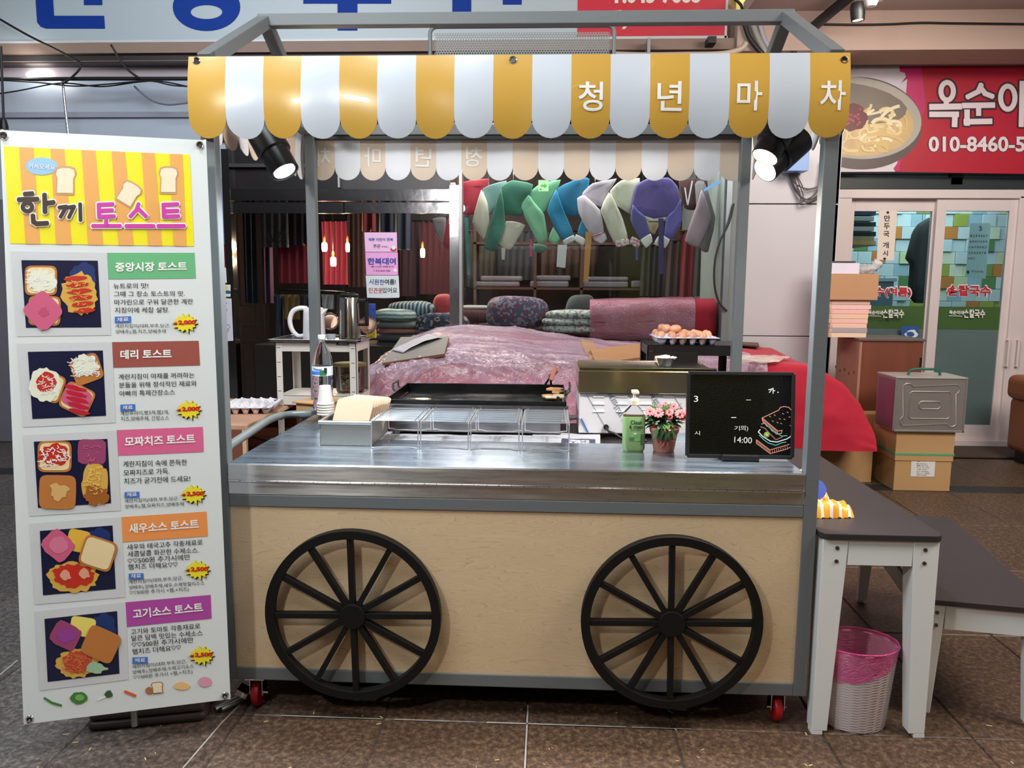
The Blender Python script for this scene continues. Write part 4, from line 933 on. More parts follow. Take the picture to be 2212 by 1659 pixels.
b.text(sg,'Clean',1362,917,1386,917,9,dgn,.02,.001); b.text(sg,'& clean',1359,926,1388,926,8,dgn,.02,.001); b.text(sg,'손소독 청결제',1362,931,1384,931,4,dgn,.0,.001)
b.ell(sg,1369,942,7,3,lg,.001); b.ell(sg,1376,951,7,2.5,lg,.001); b.ell(sg,1372,937,4,2,paper,.0015)
for k in range(4): b.line(sg,[(1358+k*.5,946+2.2*k),(1370,946+2.2*k)],.7,dgn)
for k in range(5): b.line(sg,[(1384+k*1.3,938),(1384+k*1.3,962)],.6,dgn)
b.build('label_print', parent=gb, fixn=False)
# flower pot
p = at(1437,978,z=ZT); fx,fy = p.x,p.y+.04
fp = thing('flower_pot','pink clay pot of coral daisies next to the chalkboard','potted plant',(fx,fy,ZT))
clay = M('pot_pink',(222,152,136),.75,var=.12,scale=12,bump=.2,bscale=50)
hp = at(1437,922,y=fy).z-ZT
b = MB(); b.lathe([(0,0),(.036,0),(.038,.004),(.048,hp*.72),(.053,hp*.80),(.055,hp*.95),(.052,hp),(.047,hp),(.044,hp*.9),(0,hp*.86)],clay,(fx,fy,ZT),32); b.build('pot', parent=fp, smooth=True)
b = MB(); rb = M('ribbon_pink',(226,110,130),.5); zc = ZT+hp*.62; 
for a in ((-.03,.03),(.03,.03),(-.018,-.035),(.014,-.04),(.036,-.012)): b.tube([(fx,fy-.051,zc),(fx+a[0]*.6,fy-.0525,zc+a[1]*.7),(fx+a[0],fy-.045,zc+a[1])],.0018,rb,5)
b.build('ribbon', parent=fp)
lf = M('leaf_green',(76,116,52),.6,var=.25,scale=30); lf2 = M('leaf_dark',(52,88,44),.6,var=.2); 
rr = random.Random(11)
def leaf_(mb,c,d,L_,w_,m):
    d = Vector(d).normalized(); s = d.cross(Vector((0,0,1)))
    if s.length < .1: s = Vector((1,0,0))
    s.normalize(); n_ = s.cross(d); c = Vector(c); P = []
    mb.add([c,c+d*L_*.35+s*w_+n_*.003,c+d*L_*.35-s*w_+n_*.003,c+d*L_*.8+s*w_*.5-n_*.002,c+d*L_*.8-s*w_*.5-n_*.002,c+d*L_-n_*.008,c+d*L_*.4-n_*.002,c+d*L_*.8-n_*.005],[(0,6,1),(0,2,6),(1,6,7,3),(6,2,4,7),(3,7,5),(7,4,5)],m)
b = MB()
for k in range(120):
    t = rr.random()*6.28; e = rr.random()*1.2-.35; c = Vector((fx,fy,ZT+hp+.012+rr.random()*.03))+Vector((cos(t),sin(t)*.7,0))*.03*rr.random(); d = Vector((cos(t),sin(t)*.8,e)); leaf_(b,c+d*.01,d,.03+.03*rr.random(),.008+.006*rr.random(),lf if k%2 else lf2)
for k in range(5): leaf_(b,(fx-.03+.012*k,fy-.05,ZT+hp+.006),(-.4+.2*k,-.3,-1),.05,.014,lf2)
b.build('leaves', parent=fp, kind='stuff', fixn=False)
b = MB()
for k in range(26):
    t = rr.random()*6.28; q0 = Vector((fx,fy,ZT+hp)); q1 = q0+Vector((cos(t)*.06*rr.random(),sin(t)*.04,.06+.035*rr.random())); b.tube([q0,(q0+q1)/2+Vector((.004,0,0)),q1],.0007,lf,4,cap=False)
    for j in range(5): b.ball(q1+Vector((rr.uniform(-.01,.01),rr.uniform(-.01,.01),rr.uniform(-.012,.006))),.0022,lf,5,4)
b.build('fine_sprigs', parent=fp, kind='stuff', fixn=False)
pk = M('petal_coral',(240,112,116),.6,var=.12,scale=60); ctr = M('flower_centre',(150,80,60),.8)
for px,py,s in ((1404,889,.019),(1422,892,.021),(1446,891,.016),(1469,894,.020),(1456,878,.017),(1484,889,.017),(1480,903,.014),(1438,872,.010),(1447,901,.011),(1426,876,.009)):
    c = at(px,py,y=fy-.045+ (.02 if py<885 else 0)); b = MB(); d0 = (CAMP-c).normalized()*.7+Vector((rr.uniform(-.3,.3),0,.5)); d0.normalize(); s1 = d0.orthogonal().normalized(); s2_ = d0.cross(s1)
    for k in range(11):
        t = 2*pi*k/11; u = s1*cos(t)+s2_*sin(t); v = s1*-sin(t)+s2_*cos(t); w_ = s*.26
        b.add([c+u*s*.15+d0*.001,c+u*s*.6+v*w_+d0*.003,c+u*s*.6-v*w_+d0*.003,c+u*s+v*w_*.5+d0*.001,c+u*s-v*w_*.5+d0*.001],[(0,1,2),(1,3,4,2)],pk)
    o = b.build('flower', parent=fp, fixn=False); h = MB(); h.ball(c+d0*.002,s*.24,ctr,8,6); h.build('flower_centre', parent=o, smooth='all')
# chalkboard leaning on little stand
cb0 = at(1482,981,z=ZT+.012); cb1 = at(1716,992,z=ZT+.012); yb = (cb0.y+cb1.y)/2; 
lx0 = cb0.x; lx1 = cb1.x; lean = .12; hgt = .292
n_ = Vector((0,-cos(lean),sin(lean))); SC = Surf((lx0,yb,ZT+.012),n_); up = Vector((0,sin(lean),cos(lean)))
kb = thing('chalkboard','black framed chalkboard with a coloured sandwich drawing, right end of the counter','chalkboard',((lx0+lx1)/2,yb,ZT))
def cbp(x,h,o): return Vector((x,yb,ZT+.012))+up*h+n_*o
cbm = M('chalk_black',(9,10,11),.16,var=.3,scale=9,bump=.12,bscale=160,spec=.6)
b = MB(); b.hexa([cbp(lx0,0,-.008),cbp(lx1,0,-.008),cbp(lx1,0,0),cbp(lx0,0,0)],[cbp(lx0,hgt,-.008),cbp(lx1,hgt,-.008),cbp(lx1,hgt,0),cbp(lx0,hgt,0)],cbm); b.build('board', parent=kb)
b = MB()
for A_,B__ in (((lx0,0),(lx1,0)),((lx0,hgt),(lx1,hgt)),((lx0,0),(lx0,hgt)),((lx1,0),(lx1,hgt))): b.bar(cbp(A_[0],A_[1],-.003),cbp(B__[0],B__[1],-.003),.013,.016,M('frame_black',(24,24,26),.4),up=n_)
b.build('board_frame', parent=kb, bevel=.002)
b = MB(); sx0 = at(1556,992,z=ZT).x; sx1 = at(1636,995,z=ZT).x; b.box(sx0,sx1,yb-.03,yb-.008,ZT,ZT+.022,black); b.box(sx0,sx1,yb+.006,yb+.05,ZT,ZT+.016,black); b.box(sx0,sx1,yb-.03,yb+.05,ZT,ZT+.006,black); b.build('board_stand', parent=kb, bevel=.002)
b = MB(); cw = M('chalk_white',(226,228,226),.8); cp = M('chalk_pink',(206,140,120),.8); ct = M('chalk_teal',(84,190,184),.8); cv = M('chalk_mauve',(150,100,110),.8); cg = M('chalk_lime',(170,200,100),.8)
def cl(pts,m,w_=1.6): b.line(SC,pts,w_,m,.0012)
cl([(1646,903),(1682,886),(1686,880),(1694,878),(1704,880),(1710,887),(1711,893)],cp); cl([(1646,903),(1648,911),(1678,938),(1688,936),(1689,930)],cp); cl([(1648,904),(1680,931),(1690,930)],cp)
for k in range(12): cl([(1648+k*2.8,905+k*2.4),(1649+k*2.8,911+k*2.4)],cp,1.1)
for q in ((1662,899),(1672,896),(1683,904),(1690,893),(1700,890),(1704,900),(1693,905),(1678,912),(1668,909),(1706,919),(1686,914)): cl([q,(q[0]+3,q[1]+1.5)],cp,1.3)
cl([(1645,916),(1652,914),(1656,920),(1663,924),(1668,931),(1680,936),(1688,942),(1700,941)],ct); cl([(1643,922),(1652,925),(1662,936),(1676,950),(1690,944)],cv,2); cl([(1642,928),(1638,933),(1648,943),(1664,953),(1678,955),(1700,948),(1709,942),(1709,937)],cw,2)
cl([(1640,940),(1650,950),(1660,957),(1676,962),(1690,956),(1698,955)],ct); cl([(1634,950),(1634,958),(1664,980),(1700,970),(1707,966)],cp); cl([(1634,950),(1663,972),(1705,960)],cp)
for k in range(10): cl([(1636+k*3,953+k*2.2),(1637+k*3,959+k*2.2)],cp,1.1)
for k in range(8): cl([(1668+k*4.6,973-k*1.3),(1669+k*4.6,978-k*1.3)],cp,1.0)
b.ell(SC,1656,939,6,6,cg,.0012); b.ell(SC,1656,939,4.4,4.4,cbm,.0018); b.ell(SC,1656,939,3.6,3.6,cg,.002)
b.build('chalk_sandwich', parent=kb, fixn=False); b = MB()
cl([(1660,842),(1668,840),(1662,848)],cw); cl([(1670,838),(1670,850)],cw); cl([(1670,844),(1674,844)],cw); cl([(1680,847),(1681,848)],cw,2)
b.text(SC,'3',1499,868,1508,868,13,cw,0,.0012); b.text(SC,'의)',1600,932,1616,932,13,cw,.0,.0012); b.text(SC,'기',1586,930,1598,930,10,cw,0,.0012); b.text(SC,'14:00',1586,956,1624,958,13,cw,0,.0012); b.text(SC,'시',1500,940,1512,940,9,cw,0,.0012); cl([(1580,902),(1590,902)],cw); cl([(1612,864),(1622,864)],cw,1)
b.build('chalk_drawing', parent=kb, fixn=False)
# ================================================================== BEHIND THE CART
wrack = M('rack_white',(224,220,212),.4,var=.03,bump=.03)
def rack(name,label,x0,x1,y0,y1,zt,mat,shelves,cat='shelf rack'):
    o = thing(name,label,cat,((x0+x1)/2,(y0+y1)/2,0)); t=.035
    for x in (x0,x1):
        for y in (y0,y1):
            sx = 1 if x==x0 else -1; sy = 1 if y==y0 else -1
            b = MB(); xa,xb = sorted((x,x+sx*t)); ya,yb_ = sorted((y,y+sy*.003)); b.box(xa,xb,ya,yb_,0,zt-.004,mat)
            xa,xb = sorted((x,x+sx*.003)); ya,yb_ = sorted((y,y+sy*t)); b.box(xa,xb,ya,yb_,0,zt-.004,mat)
            for k in range(int(zt/.075)):   # punched slots
                zz = zt-.03-k*.075; b.box(min(x+sx*.008,x+sx*.026),max(x+sx*.008,x+sx*.026),y-sy*.0006 if sy>0 else y,y if sy>0 else y+.0006,zz-.003,zz,M('slot_dark',(60,58,56),.8))
            b.build('upright', parent=o)
    for z in shelves:
        b = MB(); b.box(x0+.003,x1-.003,y0+.003,y1-.003,z-.004,z,mat); b.box(x0+.002,x1-.002,y0+.003,y0+.006,z-.05,z,mat); b.box(x0+.002,x1-.002,y1-.006,y1-.003,z-.05,z,mat); b.box(x0+.003,x0+.006,y0,y1,z-.05,z,mat); b.box(x1-.006,x1-.003,y0,y1,z-.05,z,mat); b.build('shelf', parent=o, bevel=.001)
    return o
yr = 1.42; L1 = at(594,738,y=yr); L2 = at(769,742,y=yr)
x0,x1 = L1.x,L2.x; zr = L1.z; y1r = yr+.30
WR = rack('shelf_rack','white slotted angle rack carrying the kettle, behind the left end of the cart',x0,x1,yr,y1r,zr,wrack,(zr,.865+.05,.45))
b = MB(); sr = ys(yr-.0005); b.prt(sr,[(727,738),(753,739),(753,746),(727,745)],ink,.001); b.text(sr,'SPEEDRACK',731,744,750,744.5,4,paper,0,.002); b.build('rack_badge', parent=WR, fixn=False)
# steel tray on top
b = MB((x0,yr,zr)); zt_=zr+.002; tr = M('tray_steel',(150,150,150),.2,1,var=.1)
b.box(x0-.02,x1+.02,yr-.015,y1r+.01,zt_,zt_+.003,tr)
for q in ((x0-.03,x1+.03,yr-.025,yr-.012),(x0-.03,x1+.03,y1r+.007,y1r+.02),(x0-.03,x0-.017,yr-.025,y1r+.02),(x1+.017,x1+.03,yr-.025,y1r+.02)): b.box(*q,zt_+.003,zt_+.013,tr)
b.build('serving_tray', label='shallow steel tray on top of the white rack, under the kettle', cat='tray', bevel=.002)
zt2 = zt_+.0035
# kettle
kx = at(679,725,y=yr+.10).x; ky = yr+.10; kt = thing('kettle','white electric kettle with curved handle on the left of the steel tray','kettle',(kx,ky,zt2))
kw = M('kettle_white',(238,236,240),.3,var=.01,coat=.3)
b = MB(); b.lathe([(0,0),(.058,0),(.060,.006),(.059,.02),(.054,.14),(.052,.162),(.047,.167),(0,.172)],kw,(kx,ky,zt2),32,sx=1,sy=.85); 
b.add([(kx+.03,ky-.02,zt2+.160),(kx+.03,ky+.02,zt2+.160),(kx+.076,ky,zt2+.163),(kx+.045,ky,zt2+.10),(kx+.046,ky-.025,zt2+.13),(kx+.046,ky+.025,zt2+.13)],[(0,2,1),(0,4,2),(4,3,2),(3,5,2),(5,1,2)],kw)
b.build('kettle_body', parent=kt, smooth=True)
b = MB(); KP = crv([(kx-.035,ky,zt2+.162),(kx-.075,ky,zt2+.164),(kx-.112,ky,zt2+.145),(kx-.128,ky,zt2+.100),(kx-.118,ky,zt2+.05),(kx-.088,ky,zt2+.018),(kx-.052,ky,zt2+.02)]); b.tube(KP,.0125,kw,12); b.build('kettle_handle', parent=kt, smooth=True)
b = MB(); gmw = M('gauge_grey',(170,166,164),.4); P=[]; 
for k in range(20): t=2*pi*k/20; P.append((kx+.0+.007*cos(t), ky-.0535, zt2+.072+.0*t+ (.036*(1 if sin(t)>0 else -1) if abs(sin(t))>.3 else .036*sin(t)/.3)))
b.slab(P,(0,.006,0),gmw); b.build('water_gauge', parent=kt)
# steel jug
jx = at(757,725,y=yr+.09).x; jy = yr+.08; jg = thing('thermal_jug','tall stainless steel jug with black lid and handle, right of the kettle','jug',(jx,jy,zt2)); hj = at(757,640,y=jy).z-zt2
sj = M('jug_steel',(196,188,176),.16,1,var=.1,stretch=(6,6,.4),scale=6)
b = MB(); b.lathe([(0,0),(.056,0),(.057,.01),(.049,hj-.01),(.047,hj-.005),(0,hj-.004)],sj,(jx,jy,zt2),32); b.build('jug_body', parent=jg, smooth=True)
b = MB(); b.lathe([(.048,hj-.006),(.050,hj-.002),(.050,hj+.008),(.04,hj+.014),(0,hj+.014)],black,(jx,jy,zt2),32); b.box(jx-.02,jx+.03,jy-.02,jy+.02,zt2+hj+.013,zt2+hj+.019,black); b.build('jug_lid', parent=jg, smooth=True)
b = MB(); b.box(jx+.046,jx+.10,jy-.012,jy+.012,zt2+hj-.03,zt2+hj-.012,black); b.box(jx+.082,jx+.10,jy-.012,jy+.012,zt2+.075,zt2+hj-.012,black); b.box(jx+.050,jx+.10,jy-.012,jy+.012,zt2+.075,zt2+.09,black); b.build('jug_handle', parent=jg, bevel=.005, seg=3)
# round steel lids leaning, cups, packet
lc = M('lid_reflection_tint',(196,160,140),.25,1,var=.25,scale=3)  # copper-toned reflection painted into the steel colour
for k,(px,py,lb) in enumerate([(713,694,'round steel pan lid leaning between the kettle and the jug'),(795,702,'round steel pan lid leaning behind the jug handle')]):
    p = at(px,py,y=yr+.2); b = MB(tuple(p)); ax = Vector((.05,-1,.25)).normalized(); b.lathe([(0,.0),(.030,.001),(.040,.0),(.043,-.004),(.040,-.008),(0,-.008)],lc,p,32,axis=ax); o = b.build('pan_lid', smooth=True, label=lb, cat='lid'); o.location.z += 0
    b = MB(); b.tube([p+Vector((.045*cos(t),-.0,.045*sin(t))) for t in [2*pi*k_/24 for k_ in range(24)]],.003,chrome,6,closed=True); b.build('lid_rim', parent=o, smooth=True)
b = MB((at(705,725,y=yr+.06).x,yr+.06,zt2)); p = Vector((at(715,725,y=yr+.06).x,yr+.06,zt2)); frg = M('frosted_cup',(196,206,210),.3,alpha=.85)
b.lathe([(0,0),(.022,0),(.026,.02),(.026,.032),(.023,.032),(.022,.004),(0,.004)],frg,p,20); o = b.build('plastic_cup', smooth=True, label='small translucent cup beside the foot of the jug', cat='cup')
p = at(803,668,y=yr+.26); b = MB(tuple(p)); b.box(p.x-.03,p.x+.02,yr+.25,yr+.275,zt2,p.z+.03,M('packet_blue',(40,70,150),.5)); b.box(p.x-.031,p.x+.021,yr+.249,yr+.276,zt2,zt2+.045,M('packet_yellow',(226,196,60),.5)); b.build('packet', label='small blue and yellow packet standing behind the jug handle', cat='packet', bevel=.002)
# jug of noodles on middle shelf of rack -> wide clear container hanging right of rack leg
p = at(765,790,y=yr+.16); zc = .916
gc = thing('clear_jar','wide clear jar of pale noodles with tape round the rim on the rack middle shelf','jar',(p.x,yr+.15,zc))
jz = at(765,787,y=yr+.15).z-zc; JX = p.x-.02
b = MB(); b.lathe([(0,.0),(.068,.0),(.074,.01),(.084,jz),(.081,jz),(.071,.012),(0,.006)],glass_mat('jar_glass',(226,226,218),.8,.03),(JX,yr+.15,zc),32); b.build('jar_body', parent=gc, smooth=True)
b = MB(); b.lathe([(.0845,jz-.008),(.087,jz-.004),(.087,jz+.006),(.082,jz+.008)],M('tape_olive',(120,104,60),.5),(JX,yr+.15,zc),32); b.build('rim_tape', parent=gc, smooth=True)
b = MB(); rr = random.Random(4); nd = M('noodle_cream',(206,184,140),.6)
for k in range(90):
    t = rr.random()*6.28; r_ = .062*sqrt(rr.random()); c = Vector((JX+r_*cos(t),yr+.15+r_*sin(t),zc+.012+rr.random()*jz*.5)); d = Vector((rr.uniform(-1,1),rr.uniform(-1,1),rr.uniform(-.4,.4)))*.02
    if (c-Vector((JX,yr+.15,c.z))).length > .05: d *= .3
    b.tube([c-d,c+Vector((0,0,.004)),c+d],.002,nd,4,cap=False)
b.build('noodles', parent=gc, kind='stuff', fixn=False)
# ---- left plywood cabinet with empty egg tray
ply = M('plywood_pink',(196,150,124),.55,var=.08,scale=2); ply2 = M('plywood_brown',(128,72,48),.6,var=.15,scale=2); ed = M('ply_edge',(214,178,140),.7)
zc_ = .86; cxa,cxb,cya,cyb = -2.0,-1.24,.86,1.64
pc_ = thing('plywood_cabinet','low open plywood cabinet standing left of the cart, carrying the empty egg tray','cabinet',((cxa+cxb)/2,(cya+cyb)/2,0))
b = MB(); sk = Matrix.Identity(3)
b.box(cxa,cxb,cya,cyb,zc_-.02,zc_,ply); b.build('cabinet_top', parent=pc_, bevel=.001)
b = MB(); b.box(cxb-.018,cxb,cya,cyb,.0,zc_-.20,ply2); b.box(cxa,cxb-.018,cya,cya+.018,.0,zc_-.02,ply2); b.box(cxa,cxb,cyb-.018,cyb,.0,zc_-.02,ply2); b.build('cabinet_side', parent=pc_)
b = MB(); b.box(cxb-.002,cxb+.002,cya,cyb,zc_-.018,zc_-.002,ed); b.box(cxb-.016,cxb+.002,cya,cya+.02,zc_-.2,zc_-.02,ed); b.box(cxb-.016,cxb+.002,cyb-.02,cyb,zc_-.2,zc_-.02,ed); b.box(cxa+.1,cxb-.02,cya+.02,cyb-.02,zc_-.21,zc_-.2,M('cab_shelf',(90,50,36),.7)); b.build('edge_strip', parent=pc_)
def egg_tray(mat,nx=5,ny=6,p=.048,rot=0):
    """moulded pulp tray: cups and posts as a smooth height field"""
    W_,D_ = nx*p,ny*p
    def fn(u,v):
        x,y = u*W_-W_/2,v*D_-D_/2; h = .026+.018*cos(2*pi*(x/p+.0*.5+ (nx%2)*.0+.5*0))*0
        cxn = cos(2*pi*(u*nx)); cyn = cos(2*pi*(v*ny)); h = .028+.013*(cxn+cyn)/1.0*.85
        e = min(u,1-u)*nx; f = min(v,1-v)*ny; k = min(1,min(e,f)*3.2); h = h*k+.034*(1-k)
        return Vector((x,y,max(.004,h)))
    b = MB(); b.grid(fn,nx*10,ny*10,mat)
    rim = .034; w2,d2 = W_/2+.006,D_/2+.006
    b.slab([(-w2,-d2,rim-.003),(w2,-d2,rim-.003),(w2,-D_/2,rim-.003),(-w2,-D_/2,rim-.003)],(0,0,.003),mat); b.slab([(-w2,D_/2,rim-.003),(w2,D_/2,rim-.003),(w2,d2,rim-.003),(-w2,d2,rim-.003)],(0,0,.003),mat)
    b.slab([(-w2,-d2,rim-.003),(-W_/2,-d2,rim-.003),(-W_/2,d2,rim-.003),(-w2,d2,rim-.003)],(0,0,.003),mat); b.slab([(W_/2,-d2,rim-.003),(w2,-d2,rim-.003),(w2,d2,rim-.003),(W_/2,d2,rim-.003)],(0,0,.003),mat)
    # cup bottoms seen from the side
    for i in range(nx):
        for j in (0,ny-1):
            x,y = (i+.5)*p-W_/2,(j+.5)*p-D_/2; b.lathe([(.0,.0),(.010,.0),(.0235,.030)],mat,(x,y,.0),10)
    for j in range(ny):
        for i in (0,nx-1):
            x,y = (i+.5)*p-W_/2,(j+.5)*p-D_/2; b.lathe([(.0,.0),(.010,.0),(.0235,.030)],mat,(x,y,.0),10)
    return b
pulp = M('pulp_lilac',(206,206,222),.85,var=.05,scale=20,bump=.25,bscale=80)
pulp2 = M('pulp_white',(226,222,226),.85,var=.04,scale=20,bump=.25,bscale=80)
b = egg_tray(pulp2); o = b.build('egg_tray', smooth='all', fixn=False, label='empty white egg tray on the plywood cabinet left of the cart', cat='egg tray'); o.location = (-1.37,1.28,zc_+.001); o.rotation_euler = (0,0,.12)
# ---- black rack with full egg tray
yk = 1.24; a = at(1398,768,y=yk); kx0 = a.x-.0; kx1 = kx0+.44; zk = at(1398,745,y=yk).z
BRK = rack('shelf_rack','black slotted angle rack carrying the full egg tray, by the right rear post',kx0,kx1,yk,yk+.30,zk,M('rack_black',(26,22,24),.4,var=.1),(zk,.5))
b = egg_tray(pulp,6,5); o = b.build('egg_tray', smooth='all', fixn=False, label='lilac egg tray full of brown eggs on the black rack', cat='egg tray')
ex,ey = at(1476,735,y=yk+.13).x, yk+.13; o.location = (ex,ey,zk+.001); o.rotation_euler = (0,0,.05)
eggm = bpy.data.materials.new('egg_shell'); eggm.use_nodes = True; nt = eggm.node_tree; q = nt.nodes['Principled BSDF']; oi = nt.nodes.new('ShaderNodeObjectInfo'); rp = nt.nodes.new('ShaderNodeValToRGB')
rp.color_ramp.elements[0].color = lin((206,140,104)); rp.color_ramp.elements[1].color = lin((228,170,136)); nt.links.new(oi.outputs['Random'], rp.inputs[0]); nt.links.new(rp.outputs[0], q.inputs['Base Color']); q.inputs['Roughness'].default_value = .38
b = MB(); b.lathe([(.0,-.029),(.008,-.0275),(.015,-.022),(.0195,-.013),(.0215,-.002),(.0205,.009),(.0165,.019),(.010,.0265),(.004,.029),(0,.0295)],eggm,(0,0,0),18)
e0 = b.build('egg', smooth='all'); first = True; Rz = Matrix.Rotation(.05,3,'Z')
rown = ['front','second','third','fourth','back']; coln = ['leftmost','second from left','third from left','third from right','second from right','rightmost']
for j in range(5):
    for i in range(6):
        if (j,i) in ((0,0),(0,5),(1,5),(2,0),(4,5)): continue
        e = e0 if first else e0.copy()
        if not first: COL.objects.link(e)
        first = False; q = Rz@Vector(((i-2.5)*.048,(j-2)*.048,0)); e.location = (ex+q.x,ey+q.y,zk+.0345); e.rotation_euler = (random.uniform(-.15,.15),random.uniform(-.15,.15),random.random()*6)
        prop(e,'brown egg in the %s row of the full tray, %s position'%(rown[j],coln[i]),'egg','eggs in the tray')
for k,(dx,dy,rx,ry,nm) in enumerate([(-.085,-.005,1.5,.3,'brown egg lying on top of the others at the left of the tray'),(-.045,-.03,1.45,1.1,'large brown egg lying on top of the others, foremost of the upper ones'),(-.10,.04,1.5,-.5,'brown egg lying on top of the others, rearmost of the upper ones')]):
    e = e0.copy(); COL.objects.link(e); e.location = (ex+dx,ey+dy,zk+.072); e.rotation_euler = (rx,0,ry); prop(e,nm,'egg','eggs in the tray')
# ---- covered heap: pink cloth, plastic sheet
from functools import lru_cache
def smooth(a,b_,x): t = max(0,min(1,(x-a)/(b_-a))); return t*t*(3-2*t)
def interp(T,x):
    if x <= T[0][0]: return T[0][1]
    for (a,p),(c,q) in zip(T,T[1:]):
        if x <= c: t = (x-a)/(c-a); t = t*t*(3-2*t)*.6+t*.4; return p+(q-p)*t
    return T[-1][1]
CREST = [(-1.25,.80)]+[(at(px,py,y=4.15).x, at(px,py,y=4.15).z-.02) for px,py in ((850,752),(900,722),(950,706),(1010,700),(1100,706),(1200,722),(1300,735),(1450,741),(1600,745))]+[(2.0,.96),(2.2,.84),(2.32,.70),(2.42,.52)]
FRONT = [(-1.25,.62),(-.9,.72),(-.4,.78),(.4,.80),(1.0,.80),(1.5,.82),(1.9,.84),(2.12,.77),(2.28,.66),(2.42,.48)]
def heap_z(x,y):
    t = max(0,min(1,(y-1.6)/2.55)); f = interp(FRONT,x); c = interp(CREST,x)
    z = f+(c-f)*(1-(1-min(1,t/.30))**2*.42-(1-t)*.58)*1.0 if t < .30 else f+(c-f)*(1-(1-t)*.58)
    z += .045*math.exp(-((x-.9)**2/.25+(y-2.6)**2/.3)) + .02*math.exp(-((x+.2)**2/.3+(y-2.3)**2/.2)) + .022*noise.noise(Vector((x*1.3,y*1.3,0)))*min(1,(4.3-y)*2)
    return z
def ystart(x): t = max(0,min(1,(x-1.05)/.55)); return 1.60+1.45*t*t*(3-2*t)
def crease(x,y,s=1):
    q = x+.35*noise.noise(Vector((x*1.3,y*1.1,3))); w_ = y*1.0+.5*noise.noise(Vector((x*1.1,y*1.4,9)))
    n1 = noise.noise(Vector((q*1.5,w_*3.4,1.3))); r1 = max(0,1-abs(n1)*4.0)**2
    n2 = noise.noise(Vector((q*5.5+w_*2,w_*8.5-q,5))); r2 = max(0,1-abs(n2)*3.2)**2
    n3 = noise.noise(Vector((q*13-w_*4,w_*19+q*3,8))); r3 = max(0,1-abs(n3)*3.0)**2
    k = .12+.88*max(0,min(1,1-(y-2.1)*1.1))
    return (.024*r1*(.35+.65*k)+.024*r2*k+.010*r3*k)
def cover(x0,x1,y1,dz,cr,nx,ny,mat,name,label,skirt=None,yoff=0,fr=.18):
    b = MB(((x0+x1)/2,2.9,dz))
    def fn(u,v):
        su = u if not skirt else min(u,skirt); x = x0+(x1-x0)*(su/(skirt or 1)); y0 = ystart(x)+yoff
        if v < fr:
            t = (fr-v)/fr; zt = heap_z(x,y0)+dz; z = zt-(zt-.33)*t; y = y0-.04*sin(t*1.6)+.025*noise.noise(Vector((x*5,z*3,2)))*t; z += 0; y -= cr*crease(x,z*1.3)*.9; c = 0
            p = Vector((x,y,z))
        else:
            vv = (v-fr)/(1-fr); vv = vv**1.15; y = y0+(y1-y0)*vv; z = heap_z(x,y)+dz+cr*crease(x,y); p = Vector((x,y,z))
        if skirt and u > skirt:
            t = (u-skirt)/(1-skirt); p = Vector((p.x+.04*sin(t*2.6)+.02*noise.noise(Vector((p.y*4,t,0))), p.y, p.z*(1-t)+.33*t))
        return p
    b.grid(fn,nx,ny,mat); return b.build(name, smooth='all', label=label, cat='cover', fixn=False)
redc = M('red_cloth',(184,16,50),.75,var=.08,scale=3,sheen=.15,bump=.05,bscale=8)
def plastic_mat(name,c,rough=.2,mixa=.72,bs=.35,sc=14,cling=False):
    m = bpy.data.materials.new(name); m.use_nodes = True; nt = m.node_tree; q = nt.nodes['Principled BSDF']; N = nt.nodes.new; L = nt.links.new
    g = N('ShaderNodeNewGeometry'); mp = N('ShaderNodeMapping'); mp.inputs['Scale'].default_value = (1,1.8,1.8); L(g.outputs['Position'], mp.inputs[0])
    n = N('ShaderNodeTexNoise'); n.inputs['Scale'].default_value = 1.6; n.inputs['Detail'].default_value = 5; n.inputs['Distortion'].default_value = 1.2; L(mp.outputs[0], n.inputs[0])
    r = N('ShaderNodeMapRange'); r.inputs[1].default_value = .44; r.inputs[2].default_value = .60; r.inputs[3].default_value = mixa; r.inputs[4].default_value = max(.0,mixa-.30); L(n.outputs[0], r.inputs[0])
    q.inputs['Base Color'].default_value = lin(c); q.inputs['Roughness'].default_value = rough; L(r.outputs[0], q.inputs['Alpha'])
    if cling:   # the sheet clings to the cloth along the front slope
        sp_ = N('ShaderNodeSeparateXYZ'); L(g.outputs['Position'], sp_.inputs[0]); r4 = N('ShaderNodeMapRange'); r4.inputs[1].default_value = 1.8; r4.inputs[2].default_value = 2.6; r4.inputs[3].default_value = .50; r4.inputs[4].default_value = 1; L(sp_.outputs[1], r4.inputs[0]); m4 = N('ShaderNodeMath'); m4.operation = 'MULTIPLY'; L(r.outputs[0], m4.inputs[0]); L(r4.outputs[0], m4.inputs[1]); L(m4.outputs[0], q.inputs['Alpha']); q.inputs['Specular IOR Level'].default_value = .8
    n3 = N('ShaderNodeTexNoise'); n3.inputs['Scale'].default_value = sc; n3.inputs['Detail'].default_value = 2; n3.inputs['Distortion'].default_value = 2.2; L(mp.outputs[0], n3.inputs[0])
    a1_ = N('ShaderNodeMath'); a1_.operation = 'SUBTRACT'; a1_.inputs[1].default_value = .5; L(n3.outputs[0], a1_.inputs[0]); a2_ = N('ShaderNodeMath'); a2_.operation = 'ABSOLUTE'; L(a1_.outputs[0], a2_.inputs[0])
    bp = N('ShaderNodeBump'); bp.invert = True; bp.inputs['Strength'].default_value = bs; bp.inputs['Distance'].default_value = .04; L(a2_.outputs[0], bp.inputs['Height']); L(bp.outputs[0], q.inputs['Normal'])
    return m
b_ = cover(-1.25,2.42,4.22,0,.3,120,80,redc,'cloth_cover','crimson cloth draped over the heap behind the cart, bare at the right end',skirt=.93)
pp = plastic_mat('pink_plastic',(190,164,184),.20,.93,.5,9,True)
